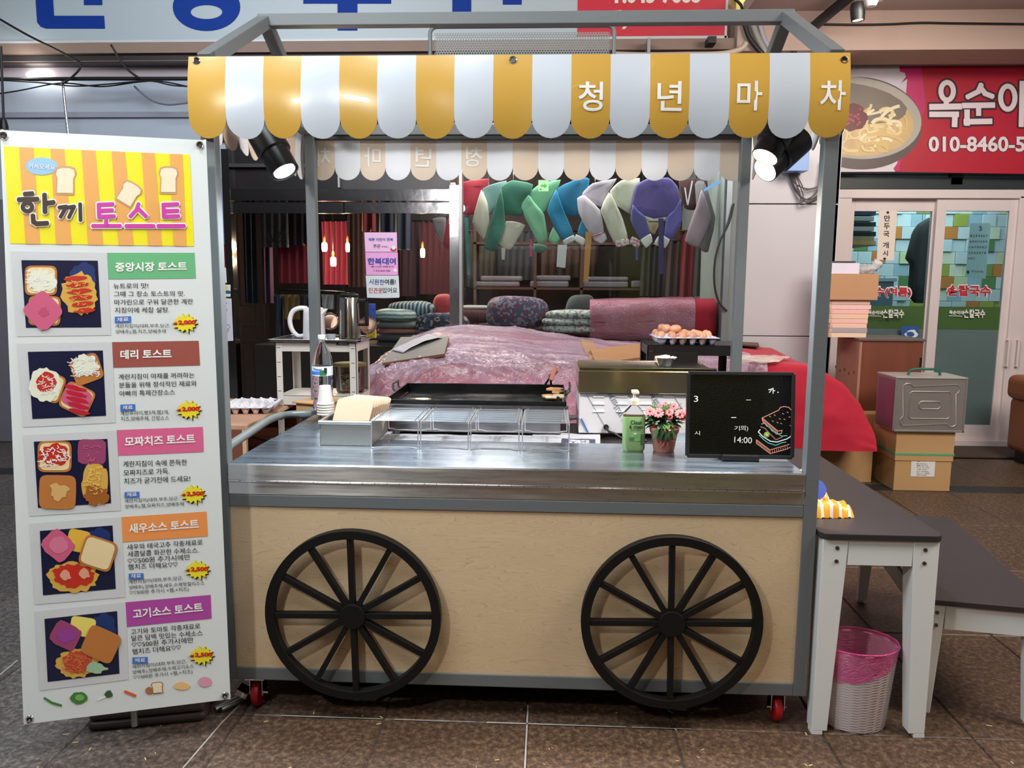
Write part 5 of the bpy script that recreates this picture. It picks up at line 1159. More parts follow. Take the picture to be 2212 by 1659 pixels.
o = cover(-1.22,1.66,4.20,.014,1.25,300,220,pp,'plastic_cover','wrinkled pink translucent plastic sheet spread over the heap in front of the shop window',yoff=-.03)
pw_ = plastic_mat('pale_plastic',(240,224,214),.2,.85,.5)
b = MB((1.65,3.1,.95)); b.grid(lambda u,v: (lambda x,y: Vector((x,y,heap_z(x,y)+.022+.03*max(0,noise.noise(Vector((x*7,y*7,4))))+.8*crease(x*1.5,y*1.5))))(1.44+.30*u+.22*u*v,2.92+.42*v-.10*u+.2*u),40,40,pw_); b.build('plastic_scrap', smooth='all', label='crumpled pale clear plastic piece on the right shoulder of the heap', cat='plastic sheet', fixn=False)
# tape across the sheet
tp = M('tape_beige',(206,170,130),.35,alpha=.8)
b = MB((.5,3,1.1)); b.grid(lambda u,v: (lambda x,y: Vector((x,y,heap_z(x,y)+.019+1.27*crease(x,y))))(.40+.10*u-.02*v,2.25+1.7*v),6,50,tp); b.build('packing_tape', smooth='all', label='strip of beige packing tape running across the pink plastic sheet', cat='tape', fixn=False)
# boards lying on the heap
def onheap(px,py,lift=.03):
    d = (at(px,py,y=6)-CAMP).normalized(); t = 3.5
    while t < 9:
        p = CAMP+d*t
        if p.z < heap_z(p.x,p.y)+lift: return p
        t += .01
    return p
def board(px,label,c,th=.018,lift=.05,edge=(120,76,50),cat='board'):
    for k in range(24):
        lf_ = .022+.008*k; Q = [onheap(px[0][0],px[0][1],lf_),onheap(px[1][0],px[1][1],lf_),onheap((px[2][0]+px[3][0])/2,(px[2][1]+px[3][1])/2,lf_)]
        SBD = Surf(Q[0],(Q[1]-Q[0]).cross(Q[2]-Q[0])); P = [SBD(x,y) for x,y,_ in px]
        if all((P[0].lerp(P[1],u)).lerp(P[3].lerp(P[2],u),v).z-th > heap_z(*((P[0].lerp(P[1],u)).lerp(P[3].lerp(P[2],u),v).xy))+.016+.5*crease(*((P[0].lerp(P[1],u)).lerp(P[3].lerp(P[2],u),v).xy)) for u in (.1,.35,.65,.9) for v in (.1,.35,.65,.9)): break
    board.surf = SBD
    n = (P[1]-P[0]).cross(P[2]-P[0]).normalized(); n = n if n.z>0 else -n
    b = MB(tuple(sum(P,Vector())/4)); k = len(P); vs = P+[p-n*th for p in P]
    b.add(vs,[tuple(range(k))],M('board_top_%d_%d'%(c[0],c[1]),c,.6,var=.1,scale=5)); b.add(vs,[tuple(range(2*k-1,k-1,-1))]+[(i,k+i,k+(i+1)%k,(i+1)%k) for i in range(k)],M('board_edge_%d'%edge[0],edge,.7))
    return b.build('board' , label=label, cat=cat)
board([(826,784,.05),(960,764,.05),(970,727,.05),(866,728,.05)],'grey topped particle board lying on the left part of the pink plastic sheet',(140,140,136))
SBD = board.surf; A1,A2,B1,B2 = [SBD(x,y,.004) for x,y in ((846,757),(870,763),(925,722),(956,730))]; p0 = A1
b = MB(tuple(p0)); b.grid(lambda u,v: A1.lerp(A2,u).lerp(B1.lerp(B2,u),v)+Vector((0,0,.004+.016*sin(v*pi)*(.3+u)+.003*sin(v*9)**2)),8,14,M('white_sheet_soft',(196,196,204),.6)); b.build('paper_sheet', smooth='all', label='curling pale sheet draped over the corner of the grey board', cat='sheet', fixn=False, solid=.002)
board([(1287,785,.04),(1425,766,.05),(1420,738,.05),(1275,754,.04)],'brown wooden plank lying on the pink plastic sheet left of the black rack',(186,140,98),edge=(140,84,56))
board([(1570,741,.04),(1640,747,.04),(1638,740,.04),(1572,735,.04)],'thin dark wooden strip lying on the heap behind the right rear post',(96,70,58),th=.012,edge=(80,54,44))
# cardboard under the cloth
b = MB((2.55,3.55,0)); b.box(1.95,2.60,3.42,3.60,0,.36,card); b.build('cardboard_box', label='plain cardboard box under the hem of the crimson cloth', cat='box', bevel=.003)
# ================================================================== SIGNS ON THE FACADE
sy = 4.16; SG = ys(sy)
sg = thing('shop_sign','long pale shop sign with blue lettering and a red telephone panel, above the clothes shop','sign',(-1.4,sy+.06,3.5))
b = MB(); b.box(-6.0,at(1568,90,y=sy).x,sy,sy+.13,3.485,4.6,M('sign_face',(172,184,190),.45,var=.04,scale=1)); b.build('sign_box', parent=sg)
b = MB(); b.box(-6.0,at(1571,90,y=sy).x,sy-.004,sy+.14,3.468,3.487,M('sign_edge',(196,198,198),.4)); xr = at(1566,50,y=sy).x; b.box(xr,xr+.018,sy-.004,sy+.14,3.47,4.6,M('sign_edge',(196,198,198),.4)); b.build('sign_frame', parent=sg)
b = MB(); rx0 = at(1247,50,y=sy).x; b.box(rx0,xr,sy-.003,sy,3.49,4.6,M('sign_red',(196,36,56),.4,var=.03)); b.build('red_panel', parent=sg)
blu_ = M('sign_blue',(14,54,140),.7,spec=.2); b = MB()
P = [(77,4),(115,4),(117,34),(225,34),(227,62),(100,62),(88,58),(80,48)]
b.prt(SG,P,blu_,.003); b.prt(SG,[(180,-60),(221,-60),(221,11),(181,11)],blu_,.003); b.prt(SG,[(77,-60),(115,-60),(115,4),(77,4)],blu_,.003)
b.build('blue_lettering', parent=sg, fixn=False); b = MB()
n=40; out=[(446+73*cos(2*pi*k/n),15+52*sin(2*pi*k/n)) for k in range(n)]; inn=[(446+34*cos(2*pi*k/n),26+15*sin(2*pi*k/n)) for k in range(n)]
vs=[SG(x,y,.003) for x,y in out+inn]; b.add(vs,[(k,(k+1)%n,n+(k+1)%n,n+k) for k in range(n)],blu_)
b.build('blue_lettering', parent=sg, fixn=False); b = MB()
b.prt(SG,[(655,-22),(845,-22),(845,8),(655,8)],blu_,.003); b.prt(SG,[(729,8),(772,8),(772,66),(729,66)],blu_,.003)
b.build('blue_lettering', parent=sg, fixn=False); b = MB()
b.prt(SG,[(977,-60),(1018,-60),(1018,60),(977,60)],blu_,.003); b.prt(SG,[(1086,-60),(1127,-60),(1127,10),(1086,10)],blu_,.003); b.prt(SG,[(940,-50),(1060,-50),(1060,-22),(940,-22)],blu_,.003)
b.build('blue_lettering', parent=sg, fixn=False)
b = MB(); ivory = M('sign_ivory',(222,214,206),.5)
b.text(SG,'T.043-7668',1318,8,1514,7,42,ivory,.045,.006); b.text(SG,'팩)042-5411',1308,63,1510,61,41,ivory,.045,.006); b.build('telephone_lettering', parent=sg, fixn=False)
# noodle sign
ny = 4.72; NS = ys(ny); nx0 = 2.60; z0 = at(1822,371,y=ny).z; z1 = at(1822,139,y=ny).z
ns = thing('noodle_sign','crimson shop sign with a bowl of noodles and white lettering over the restaurant door','sign',(3.6,ny+.1,z0))
b = MB(); b.box(nx0,5.6,ny,ny+.12,z0,z1,M('sign_alu',(206,196,196),.35,.4)); b.build('sign_box', parent=ns)
b = MB(); cr = M('sign_crimson',(176,32,52),.35,var=.18,scale=1.6); wt = M('sign_white',(212,204,212),.4); mg = M('sign_magenta',(190,40,100),.35,var=.2,scale=2)
b.prt(NS,[(1700,146),(2500,138),(2500,375),(1700,369)],wt,.002)
b.prt(NS,[(1943,143),(2600,138),(2600,382),(1934,371),(1930,364),(1938,353),(1945,330),(1960,170),(1946,180),(1957,166),(1954,157),(1944,155)],cr,.003)
b.prt(NS,[(1946,143),(1990,143),(2000,230),(1975,300),(1950,330),(1942,369),(1934,369),(1930,364),(1938,353),(1945,330),(1960,170),(1957,166),(1954,157),(1944,155)],mg,.0035)
# bowl
b.ell(NS,1855,266,138,100,M('bowl_out',(92,80,78),.4,var=.2,scale=3),.004,44,0,0,.06)
b.ell(NS,1850,255,141,88,M('bowl_rim',(176,170,156),.4,var=.2,scale=2),.0045,44,0,0,.10); b.ell(NS,1842,262,132,74,M('broth',(206,176,120),.35,var=.25,scale=8),.005,40,0,0,.10)
b.ell(NS,1840,222,120,42,M('bowl_inner_glaze',(122,112,98),.4,var=.2,scale=3),.0055,36,.02,3,.16)  # darker inner wall of the printed bowl
noo = [M('noodle_%d'%k,c,.4) for k,c in enumerate([(226,204,150),(212,182,120),(236,222,180)])]
rr = random.Random(8)
for k in range(80):
    x = rr.uniform(1752,1955); y = rr.uniform(232,322); 
    if ((x-1845)/112)**2+((y-276)/46)**2 > 1: continue
    a = rr.random()*6.28; P=[]; c_ = rr.uniform(-.55,.55)
    for j in range(9): P.append((x,y)); x += 7*cos(a); y += 4.5*sin(a); a += c_; x = min(1958,max(1740,x)); y = max(225,min(326,y))
    b.line(NS,P,rr.uniform(4.5,7.5),noo[k%3],.006+.00004*k)
b.ell(NS,1840,252,36,28,M('sauce_dark_red',(104,24,34),.4,var=.4,scale=40),.011,30,.12,4,.5); 
for k in range(26): b.ell(NS,1840+rr.uniform(-26,28),252+rr.uniform(-20,22),3,2.5,M('sauce_bit',(176,60,60),.4),.0115,8)
b.build('sign_print', parent=ns, fixn=False)
b = MB(); drk = M('letter_shadow',(56,24,34),.5); pal = M('letter_pale_pink',(226,212,216),.4)
for s,x0_,x1_,y1_,y0_ in (('옥',2010,2074,270,175),('순',2083,2146,270,178),('이',2156,2214,270,178),('네',2224,2290,270,178)):
    if s=='네': b.text(NS,s,x0_,y1_,x1_,y1_,y1_-y0_,pal,.03,.008)
OSI = [('r',2046,197,13.5,19,11),('b',[(2044,216),(2044,226)],11),('b',[(2011,231),(2074,230)],13),('b',[(2011,247),(2068,247)],12),('b',[(2063,247),(2062,271)],12),
 ('l',[(2119,184),(2113,198),(2091,209)],11),('l',[(2119,190),(2128,202),(2143,208)],11),('b',[(2082,228),(2146,227)],12),('b',[(2114,232),(2114,247)],11),('b',[(2089,240),(2089,268)],12),('b',[(2085,263),(2140,262)],12),
 ('r',2177,211,15.5,25,11),('b',[(2208,178),(2206,271)],11)]
strokes(b,NS,OSI,11,drk,.005,grow=8); strokes(b,NS,OSI,11,pal,.008)
b.text(NS,'010-8460-5',2004,329,2216,329,36,drk,.06,.005); b.text(NS,'010-8460-5',2006,328,2214,328,34,pal,.03,.008)
b.build('sign_lettering', parent=ns, fixn=False)
# hanging notices on the restaurant door
s3 = ys(4.87)
b = MB(tuple(at(1917,560,y=4.865))); 
def sheet(name,label,surf,pts,mat,cat,extra=None,th=.002):
    q = [surf(x,y,0) for x,y in pts]; b = MB(tuple(q[-1])); b.slab(q,surf.n*-th,mat); o = b.build(name,label=label,cat=cat)
    if extra: g = MB(); extra(g); g.build('print', parent=o, fixn=False)
    return o
def vt(g):
    for k,(ch,y) in enumerate(zip('만두국',(478,495,512))): g.text(s3,ch,1910-k*.9,y,1923-k*.9,y,13,ink,.02,.002)
    g.text(s3,'개',1907,536,1920,536,13,ink,.02,.002); g.text(s3,'시',1907,553,1918,553,12,ink,.02,.002); g.ell(s3,1918,459,3,3,ink,.002,10); g.ell(s3,1911,559,3,3,ink,.002,10)
sheet('hanging_notice','narrow upright white notice with black lettering on the left restaurant door pane',s3,[(1899,455),(1938,455),(1931,563),(1894,561)],M('notice_ivory',(230,216,204),.5),'notice',vt)
s4 = ys(5.02)
def cal(g):
    g.text(s4,'3',2115,499,2121,499,11,M('cal_grey',(90,96,120),.5),.03,.002)
    k=1
    for r_ in range(5):
        for c_ in range(7):
            if k>31: break
            g.text(s4,str(k),2096+c_*5.6-r_*1.2,512+r_*12.2,2099.6+c_*5.6-r_*1.2,512+r_*12.2,5,M('cal_ink',(60,70,100),.5) if c_ else M('cal_red',(190,60,70),.5),.02,.002); k+=1
    g.text(s4,'우리은행',2098,588,2124,589,4,M('cal_ink',(60,70,100),.5),.0,.002); g.ell(s4,2091,588,3,4,M('cal_ink',(60,70,100),.5),.002,10)
sheet('wall_calendar','pale wall calendar open on the third month, seen through the right restaurant pane',s4,[(2096,482),(2141,482),(2129,602),(2085,599)],M('cal_paper',(200,222,230),.6),'calendar',cal)
s5 = ys(4.868)
def stk(g): g.ell(s5,1968,722,13,9,M('sticker_white',(230,236,240),.5),.002,12,.3); g.ell(s5,1966,722,8,6,M('sticker_blue',(40,90,160),.5),.0025,10,.3)
sheet('blue_sticker','blue sticker with a white swirl on the restaurant door, above the wooden cabinet',s5,[(1948,704),(1984,704),(1984,735),(1946,735)],M('sticker_blue',(40,90,160),.5),'sticker',stk)
# stacked game boxes & coat inside the restaurant
yy = 5.5; cols6 = [(38,52,76),(150,160,156),(20,28,34),(168,168,160),(16,26,34),(150,132,100),(170,140,90)]; ypx = [455,467,479,489,500,510,519]
for k,(y_,c) in enumerate(zip(ypx,cols6)):
    a = at(1836,y_,y=yy); c2 = at(1893-(k%2)*4,y_,y=yy); h = (a.z-at(1836,y_+10.5,y=yy).z)
    b = MB((a.x,yy,a.z-h)); b.box(a.x,c2.x,yy,yy+.18,a.z-h+.001,a.z-.001,M('binder_%d'%k,c,.4)); b.build('storage_case', label='%s storage case in the stack behind the left restaurant pane, %s from the top'%(['navy','light grey','black','pale grey','dark teal','tan','ochre'][k],['first','second','third','fourth','fifth','sixth','lowest'][k]), cat='case', bevel=.004)
a = at(1836,524,y=yy); b = MB((a.x,yy,a.z)); b.box(2.6,a.x+.26,yy-.02,6.38,a.z-.03,at(1836,529.5,y=yy).z,M('shelf_board',(110,90,70),.6)); b.build('wall_shelf', label='shelf board under the stack of cases inside the restaurant', cat='shelf')
b = MB(tuple(at(1985,600,y=5.7))); pillow(b,5.7,[at(x,y,y=5.7) for x,y in ((2006,470),(1985,482),(1973,500),(1955,560),(1968,570),(1964,640),(1975,655),(2010,655),(2010,470))],.12,M('coat_black',(26,28,28),.8)); b.tube([at(1992,476,y=5.7),at(1992,476,y=5.7)+Vector((0,0,.06)),Vector((at(1992,476,y=5.7).x,5.7,2.96))],.003,chrome,6); b.build('dark_coat', smooth='all', label='dark coat hanging inside the restaurant by the door frame', cat='coat', fixn=False)
b = MB((3.15,5.9,0)); b.box(2.75,3.6,5.6,5.95,.0,at(1900,608,y=5.6).z,M('counter_greyblue',(96,116,130),.5)); b.box(2.72,3.62,5.58,5.96,at(1900,608,y=5.6).z,at(1900,601,y=5.6).z,M('counter_top_pale',(150,170,176),.4)); b.build('serving_counter', label='grey blue counter inside the restaurant behind the left pane', cat='counter')
def speck(name,c1,c2,scale,th=.5,c3=None):
    if name in MATS: return MATS[name]
    m = bpy.data.materials.new(name); m.use_nodes=True; nt=m.node_tree; q=nt.nodes['Principled BSDF']; N=nt.nodes.new; L=nt.links.new
    g=N('ShaderNodeTexCoord'); v=N('ShaderNodeTexVoronoi'); v.inputs['Scale'].default_value=scale; L(g.outputs['Object'],v.inputs[0])
    r=N('ShaderNodeValToRGB'); r.color_ramp.interpolation='CONSTANT'; r.color_ramp.elements[0].color=lin(c1); r.color_ramp.elements[1].position=th; r.color_ramp.elements[1].color=lin(c2)
    if c3: x=r.color_ramp.elements.new(.82); x.color=lin(c3)
    sp=N('ShaderNodeSeparateColor'); L(v.outputs['Color'],sp.inputs[0]); L(sp.outputs[0],r.inputs[0]); L(r.outputs[0],q.inputs['Base Color']); q.inputs['Roughness'].default_value=.8; MATS[name]=m; return m
# ================================================================== INSIDE THE CLOTHES SHOP
cl_rough = .75
def fab(n,c,sh=.3): return M('fabric_'+n,c,.75,var=.06,scale=4,sheen=sh,bump=.08,bscale=7)
Yj = 4.60
def jacket(label, parts_, y, ribbons=()):
    allp = [p for _,pts,_ in parts_ for p in pts]; ox = sum(p[0] for p in allp)/len(allp); oy = min(p[1] for p in allp)
    o = thing('jeogori_jacket', label, 'jacket', tuple(at(ox,oy,y=y)), 'jackets hanging in the shop window')
    for nm,pts,m in parts_:
        dy = {'body':0,'sleeve':-.025,'cuff':-.028,'lining':.02}[nm]
        b = MB(); pillow(b,y,[at(px,py,y=y+dy) for px,py in pts],.034 if nm!='cuff' else .028,m); b.build(nm, parent=o, smooth='all', fixn=False)
    for pts,m in ribbons: b = MB(); b.slab([at(px,py,y=y-.06) for px,py in pts],(0,.002,0),m); b.build('ribbon', parent=o)
    # hanger hook
    b = MB(); h = at(ox,oy,y=y); b.tube([h+Vector((0,0,-.05)),Vector((h.x,y,2.50)),Vector((h.x,4.60,2.575)),Vector((h.x,4.62,2.588)),Vector((h.x,4.64,2.57))],.003,chrome,6); b.build('hanger_hook', parent=o, smooth=True)
    return o
cream_f,white_f2 = fab('cream',(214,206,190)),fab('white',(222,222,226))
jacket('white jacket with grey striped sleeve at the left end, beside the steel door frame',[('body',[(940,400),(985,392),(990,440),(962,470),(938,468)],fab('greywhite',(150,152,158))),('sleeve',[(933,471),(964,468),(961,506),(955,529),(939,500)],fab('greywhite',(150,152,158)))],Yj+.16)
jacket('crimson jacket just right of the steel door jamb',[('body',[(992,392),(1060,384),(1050,430),(1032,464),(998,464)],fab('crimson',(176,40,66))),('sleeve',[(967,472),(982,469),(983,520),(975,540),(954,532)],fab('crimson',(176,40,66)))],Yj+.08,[([(1003,470),(1011,470),(1015,594),(1009,594)],fab('turq',(86,176,176)))])
jacket('pale jacket with grey teal body and cream sleeves, second from the door jamb',[('body',[(1040,405),(1097,388),(1090,420),(1062,462),(1050,465)],fab('greyteal',(112,150,148))),('sleeve',[(1040,405),(1018,481),(1046,522),(1058,480),(1054,440)],cream_f)],Yj+.02)
jacket('dark green jacket, third from the door jamb',[('lining',[(1092,475),(1138,484),(1103,543),(1077,529)],cream_f),('body',[(1081,402),(1107,388),(1154,397),(1137,443),(1130,467),(1092,465),(1072,458)],fab('darkgreen',(40,106,88))),('sleeve',[(1083,402),(1065,459),(1043,538),(1072,545),(1092,488),(1088,440)],fab('darkgreen2',(50,112,96))),('sleeve',[(1151,525),(1183,530),(1173,548),(1154,545)],fab('darkgreen2',(50,112,96)))],Yj-.02,[([(1083,535),(1092,535),(1090,561),(1084,561)],cream_f),([(1145,516),(1149,516),(1149,554),(1144,554)],fab('pinkr',(206,80,110)))])
jacket('mint green jacket left of the blue one',[('body',[(1141,418),(1167,396),(1214,386),(1196,427),(1176,461),(1146,460),(1144,440)],fab('mint',(118,184,146))),('sleeve',[(1141,418),(1122,446),(1164,529),(1184,519),(1176,462),(1156,440)],fab('mint2',(128,192,154))),('sleeve',[(1195,488),(1211,516),(1202,529),(1183,519)],fab('mint2',(128,192,154)))],Yj,[([(1205,529),(1225,529),(1221,579),(1202,576)],white_f2)])
jacket('bright blue jacket with white cuffs',[('body',[(1202,405),(1252,384),(1275,383),(1262,469),(1215,464),(1204,446)],fab('blue',(0,112,156))),('sleeve',[(1202,405),(1179,454),(1214,522),(1241,507),(1222,464),(1212,440)],fab('blue2',(8,124,168))),('cuff',[(1214,520),(1240,506),(1243,519),(1221,530)],white_f2),('sleeve',[(1259,469),(1246,503),(1266,516),(1273,484)],fab('blue2',(8,124,168))),('cuff',[(1244,505),(1266,517),(1260,532),(1240,519)],white_f2)],Yj-.01,[([(1265,500),(1279,500),(1271,609),(1260,608)],fab('gold',(196,146,86)))])
jacket('pale lilac jacket between the blue and the cream ones',[('body',[(1259,415),(1278,396),(1335,384),(1316,412),(1299,450),(1256,427)],fab('lilac',(190,176,192))),('sleeve',[(1246,427),(1262,420),(1297,453),(1306,503),(1274,510),(1249,459)],fab('lilac2',(202,190,202))),('cuff',[(1278,508),(1306,500),(1312,516),(1300,528),(1284,519)],fab('lilacw',(214,206,214)))],Yj-.03,[([(1277,511),(1306,501),(1306,503),(1277,513)],fab('redtrim',(190,40,80)))])
jacket('cream satin jacket with floral cuffs, left of the purple one',[('body',[(1316,412),(1341,389),(1384,383),(1378,412),(1366,467),(1341,450),(1325,440)],fab('ivory',(206,206,186))),('sleeve',[(1316,412),(1295,453),(1325,526),(1358,519),(1346,472),(1330,440)],fab('ivory2',(216,214,196))),('cuff',[(1325,520),(1358,514),(1360,529),(1333,535)],speck('floral_cuff',(222,212,212),(190,110,130),70,.62)),('lining',[(1397,470),(1428,474),(1414,508),(1402,500)],fab('goldcream',(206,186,140))),('cuff',[(1365,510),(1385,520),(1379,538),(1358,526)],speck('floral_cuff',(222,212,212),(190,110,130),70,.62))],Yj-.05)
jacket('purple jacket with white cuffs, front most on the right',[('body',[(1373,399),(1401,384),(1445,383),(1464,402),(1473,453),(1455,466),(1412,472),(1376,461),(1361,454)],fab('purple',(92,78,150))),('lining',[(1374,461),(1410,474),(1456,465),(1440,478),(1400,478)],white_f2),('sleeve',[(1366,440),(1361,475),(1382,519),(1406,503),(1395,469),(1378,455)],fab('purple2',(84,80,156))),('cuff',[(1382,517),(1406,503),(1410,522),(1395,538)],white_f2),('sleeve',[(1471,427),(1475,475),(1452,519),(1433,516),(1439,469),(1458,452)],fab('purple2',(84,80,156))),('cuff',[(1425,505),(1448,517),(1437,538),(1410,528)],white_f2)],Yj-.08,[([(1422,472),(1434,472),(1434,592),(1424,592)],fab('indigo',(62,58,112))),([(1373,535),(1378,535),(1378,562),(1373,562)],fab('indigo2',(70,80,160)))])
jacket('mauve jacket at the right end of the window row',[('body',[(1500,392),(1520,388),(1548,470),(1530,548),(1510,540)],fab('greymauve',(130,128,130))),('sleeve',[(1515,405),(1540,472),(1508,538),(1477,522),(1505,443)],fab('mauve',(158,140,152)))],Yj+.02)
jacket('dark maroon jacket with white ties, between the purple and mauve ones',[('body',[(1462,385),(1530,385),(1525,430),(1500,455),(1478,452)],fab('maroon',(74,34,38)))],Yj+.08,[([(1478,405),(1481,405),(1486,441),(1484,443)],white_f2),([(1494,390),(1497,391),(1487,443),(1484,443)],white_f2)])
# cloth lengths hanging deep in the shop, left side
b = MB((.5,4.61,2.57)); b.cyl((-.62,4.61,2.572),(1.625,4.61,2.572),.012,chrome,n=10); b.build('jacket_rail', label='steel rail along the shop window carrying the row of jackets', cat='rail', smooth=True)
RAILS = []
def drape(label,px,y0,y1,y,c,cat='cloth',w=None,name='hanging_cloth',amp=.02,n=24):
    a = at(px[0],y0,y=y)
    if name=='hanging_cloth' and y0<=471: a.z = 3.29
    elif name=='hanging_cloth': RAILS.append((a.x,at(px[1],y0,y=y).x,y,a.z))
    c2 = at(px[1],y1,y=y); b = MB((a.x,y,a.z)); fr = 60*random.uniform(.7,1.2)
    b.grid(lambda u,v: Vector((a.x+(c2.x-a.x)*u, y+amp*sin(u*fr*(c2.x-a.x)*1.6+v*1.5)+.01*sin(v*5), a.z+(c2.z-a.z)*v)), n, 8, fab('d%d_%d_%d'%c,c,.2)); return b.build(name,smooth='all',label=label,cat=cat,fixn=False)
for lb,px,ya,yb,y,c in [
 ('maroon cloth length hanging at the far left of the shop',(500,520),462,660,5.6,(74,20,46)),('dark blue cloth length hanging left in the shop',(522,560),462,655,5.5,(24,42,66)),('purple cloth length with gold flecks beside the dark blue one',(562,592),462,655,5.55,(70,34,72)),
 ('wide crimson cloth hanging behind the left rear post',(596,672),470,612,5.3,(140,16,46)),('dark cloth with small white blossoms above the crimson cloth',(628,668),462,530,5.25,(50,24,32)),('grey printed banner sheet with brush strokes, upper left inside the shop',(562,625),462,535,5.2,(92,94,98)),
 ('rose red curtain between the hanging bulbs',(694,752),478,615,5.9,(160,44,74)),('brown cloth row behind the notices on the glass',(745,790),470,620,6.1,(66,34,34)),('navy cloth hanging high behind the door pane',(815,850),470,520,5.2,(32,40,62)),('grey blue cloth hanging beside the navy one',(850,890),468,540,5.3,(60,66,84)),('coral red cloth hanging in the upper door pane',(778,812),462,500,5.15,(150,60,56)),
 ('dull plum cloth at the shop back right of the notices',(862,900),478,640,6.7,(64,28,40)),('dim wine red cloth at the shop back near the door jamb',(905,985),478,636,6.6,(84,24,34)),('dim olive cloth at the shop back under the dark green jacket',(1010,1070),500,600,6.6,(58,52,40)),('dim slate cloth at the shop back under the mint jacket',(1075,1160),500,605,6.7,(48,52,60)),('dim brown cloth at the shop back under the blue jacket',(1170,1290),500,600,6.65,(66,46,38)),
 ('brown garment row hanging at the right of the shop',(1440,1470),520,640,5.6,(58,44,42)),('dark red garment hanging below the purple jacket',(1472,1500),500,645,5.5,(104,14,30)),('charcoal garment hanging at the right wall of the shop',(1502,1550),480,640,5.4,(52,46,46)),('dark garment hanging left of the brown row',(1385,1435),530,640,5.9,(40,34,34))]:
    drape(lb,px,ya,yb,y,c)
for k,(xa,xb,yy_,zz) in enumerate(RAILS):
    b = MB(((xa+xb)/2,yy_,zz)); rm_ = M('rail_dark2',(40,40,44),.3,.8); b.cyl((xa-.02,yy_,zz+.004),(xb+.02,yy_,zz+.004),.010,rm_,n=8)
    for xx in (xa,xb): b.cyl((xx,yy_,zz),(xx,yy_,3.3),.004,rm_,n=6)
    b.build('hanging_rail', label='thin dark rail inside the shop, %s'%['holding the rose curtain between the bulbs','over the plum cloth right of the notices','over the wine red cloth near the door jamb','over the olive cloth under the dark green jacket','over the slate cloth under the mint jacket','over the brown cloth under the blue jacket','over the brown garment row on the right','over the dark red garment below the purple jacket','over the charcoal garment at the right wall','over the dark garment left of the brown row','spare'][min(k,10)], cat='rail', smooth=True)
# calligraphy on grey banner
b = MB(tuple(at(600,500,y=5.17))); sc_ = ys(5.16); b.line(sc_,[(578,495),(590,520),(585,524),(572,520)],1.6,ink,0); b.line(sc_,[(592,500),(590,522)],1.6,ink,0); b.line(sc_,[(598,505),(607,500),(603,512),(609,518),(601,524)],1.8,ink,0); b.build('brush_lettering', parent=[o for o in COL.objects if o.get('label','').startswith('grey printed banner')][0], fixn=False)
# display platform, shelves and folded goods
b = MB((.2,5.3,0)); b.box(-2.55,1.58,4.42,5.1,.0,.92,M('platform_dark',(60,44,40),.7)); b.build('display_platform', label='low display platform inside the shop window under the bedding', cat='platform')
def shelfunit(): 
    b = MB((.4,6.2,0)); m = M('shelf_wood_dark',(72,44,36),.6)
    for z in (.5,1.0,1.42,1.9): b.box(-.7,1.5,5.95,6.3,z,z+.025,m)
    for x in (-.7,-.05,.45,1.47): b.box(x,x+.03,5.95,6.3,0,2.1,m)
    b.build('goods_shelf', label='dark wooden shelving at the back of the shop behind the jackets', cat='shelf')
shelfunit()
pl = M('wrapped_plastic',(110,104,112),.2,var=.4,scale=6,bump=.6,bscale=10,coat=.5)
rr = random.Random(2)
FG=['lower left','upper left','lower left middle','upper left middle','lower right middle','upper right middle','lower right']
for k,(x,z,w_,h_) in enumerate([(-.45,1.445,.5,.06),(-.4,1.505,.46,.06),(.12,1.445,.42,.07),(.15,1.515,.40,.06),(.72,1.445,.5,.07),(.75,1.515,.44,.05),(1.2,1.445,.4,.08),(-.4,1.025,.5,.1),(.15,1.025,.4,.12),(.9,1.025,.5,.1)]):
    b = MB((x,6.0,z)); b.box(x-w_/2,x+w_/2,5.98,6.25,z,z+h_,pl); b.build('folded_goods', label='plastic wrapped folded goods on the %s shelf at the shop back, %s'%(('upper',FG[k]) if k<7 else ('lower',['left','middle','right'][k-7])), cat='goods', group='folded goods on the back shelves', bevel=.02, seg=3)
def roll(name,label,px,y,c,dpt=.35,cat='bedding',n=1,m=None,bumpy=.03):
    """rounded soft bundle between photo measures (x0,ytop)-(x1,ybottom) at depth y"""
    a = at(px[0],px[1],y=y); c2 = at(px[2],px[3],y=y); cx,cz = (a.x+c2.x)/2,(a.z+c2.z)/2; hw,hh = abs(c2.x-a.x)/2,abs(a.z-c2.z)/2
    m = m or fab('b%d_%d_%d'%c,c,.2); b = MB((cx,y+dpt/2,cz-hh)); vs=[]; N1,N2=36,18
    for j in range(N2+1):
        ph = pi*j/N2-pi/2
        for i in range(N1):
            t = 2*pi*i/N1; f = lambda q,p_: math.copysign(abs(q)**p_,q)
            p = Vector((hw*f(cos(ph),.5)*f(cos(t),.7),dpt/2*f(cos(ph),.5)*f(sin(t),.7),hh*f(sin(ph),.8))); q = p+Vector((cx,y,cz))
            p *= 1+bumpy*4*noise.noise(q*5); vs.append(Vector((cx,y+dpt/2,cz))+p)
    b.add(vs,[(j*N1+i,j*N1+(i+1)%N1,(j+1)*N1+(i+1)%N1,(j+1)*N1+i) for j in range(N2) for i in range(N1)],m)
    return b.build(name,smooth='all',label=label,cat=cat,fixn=False)
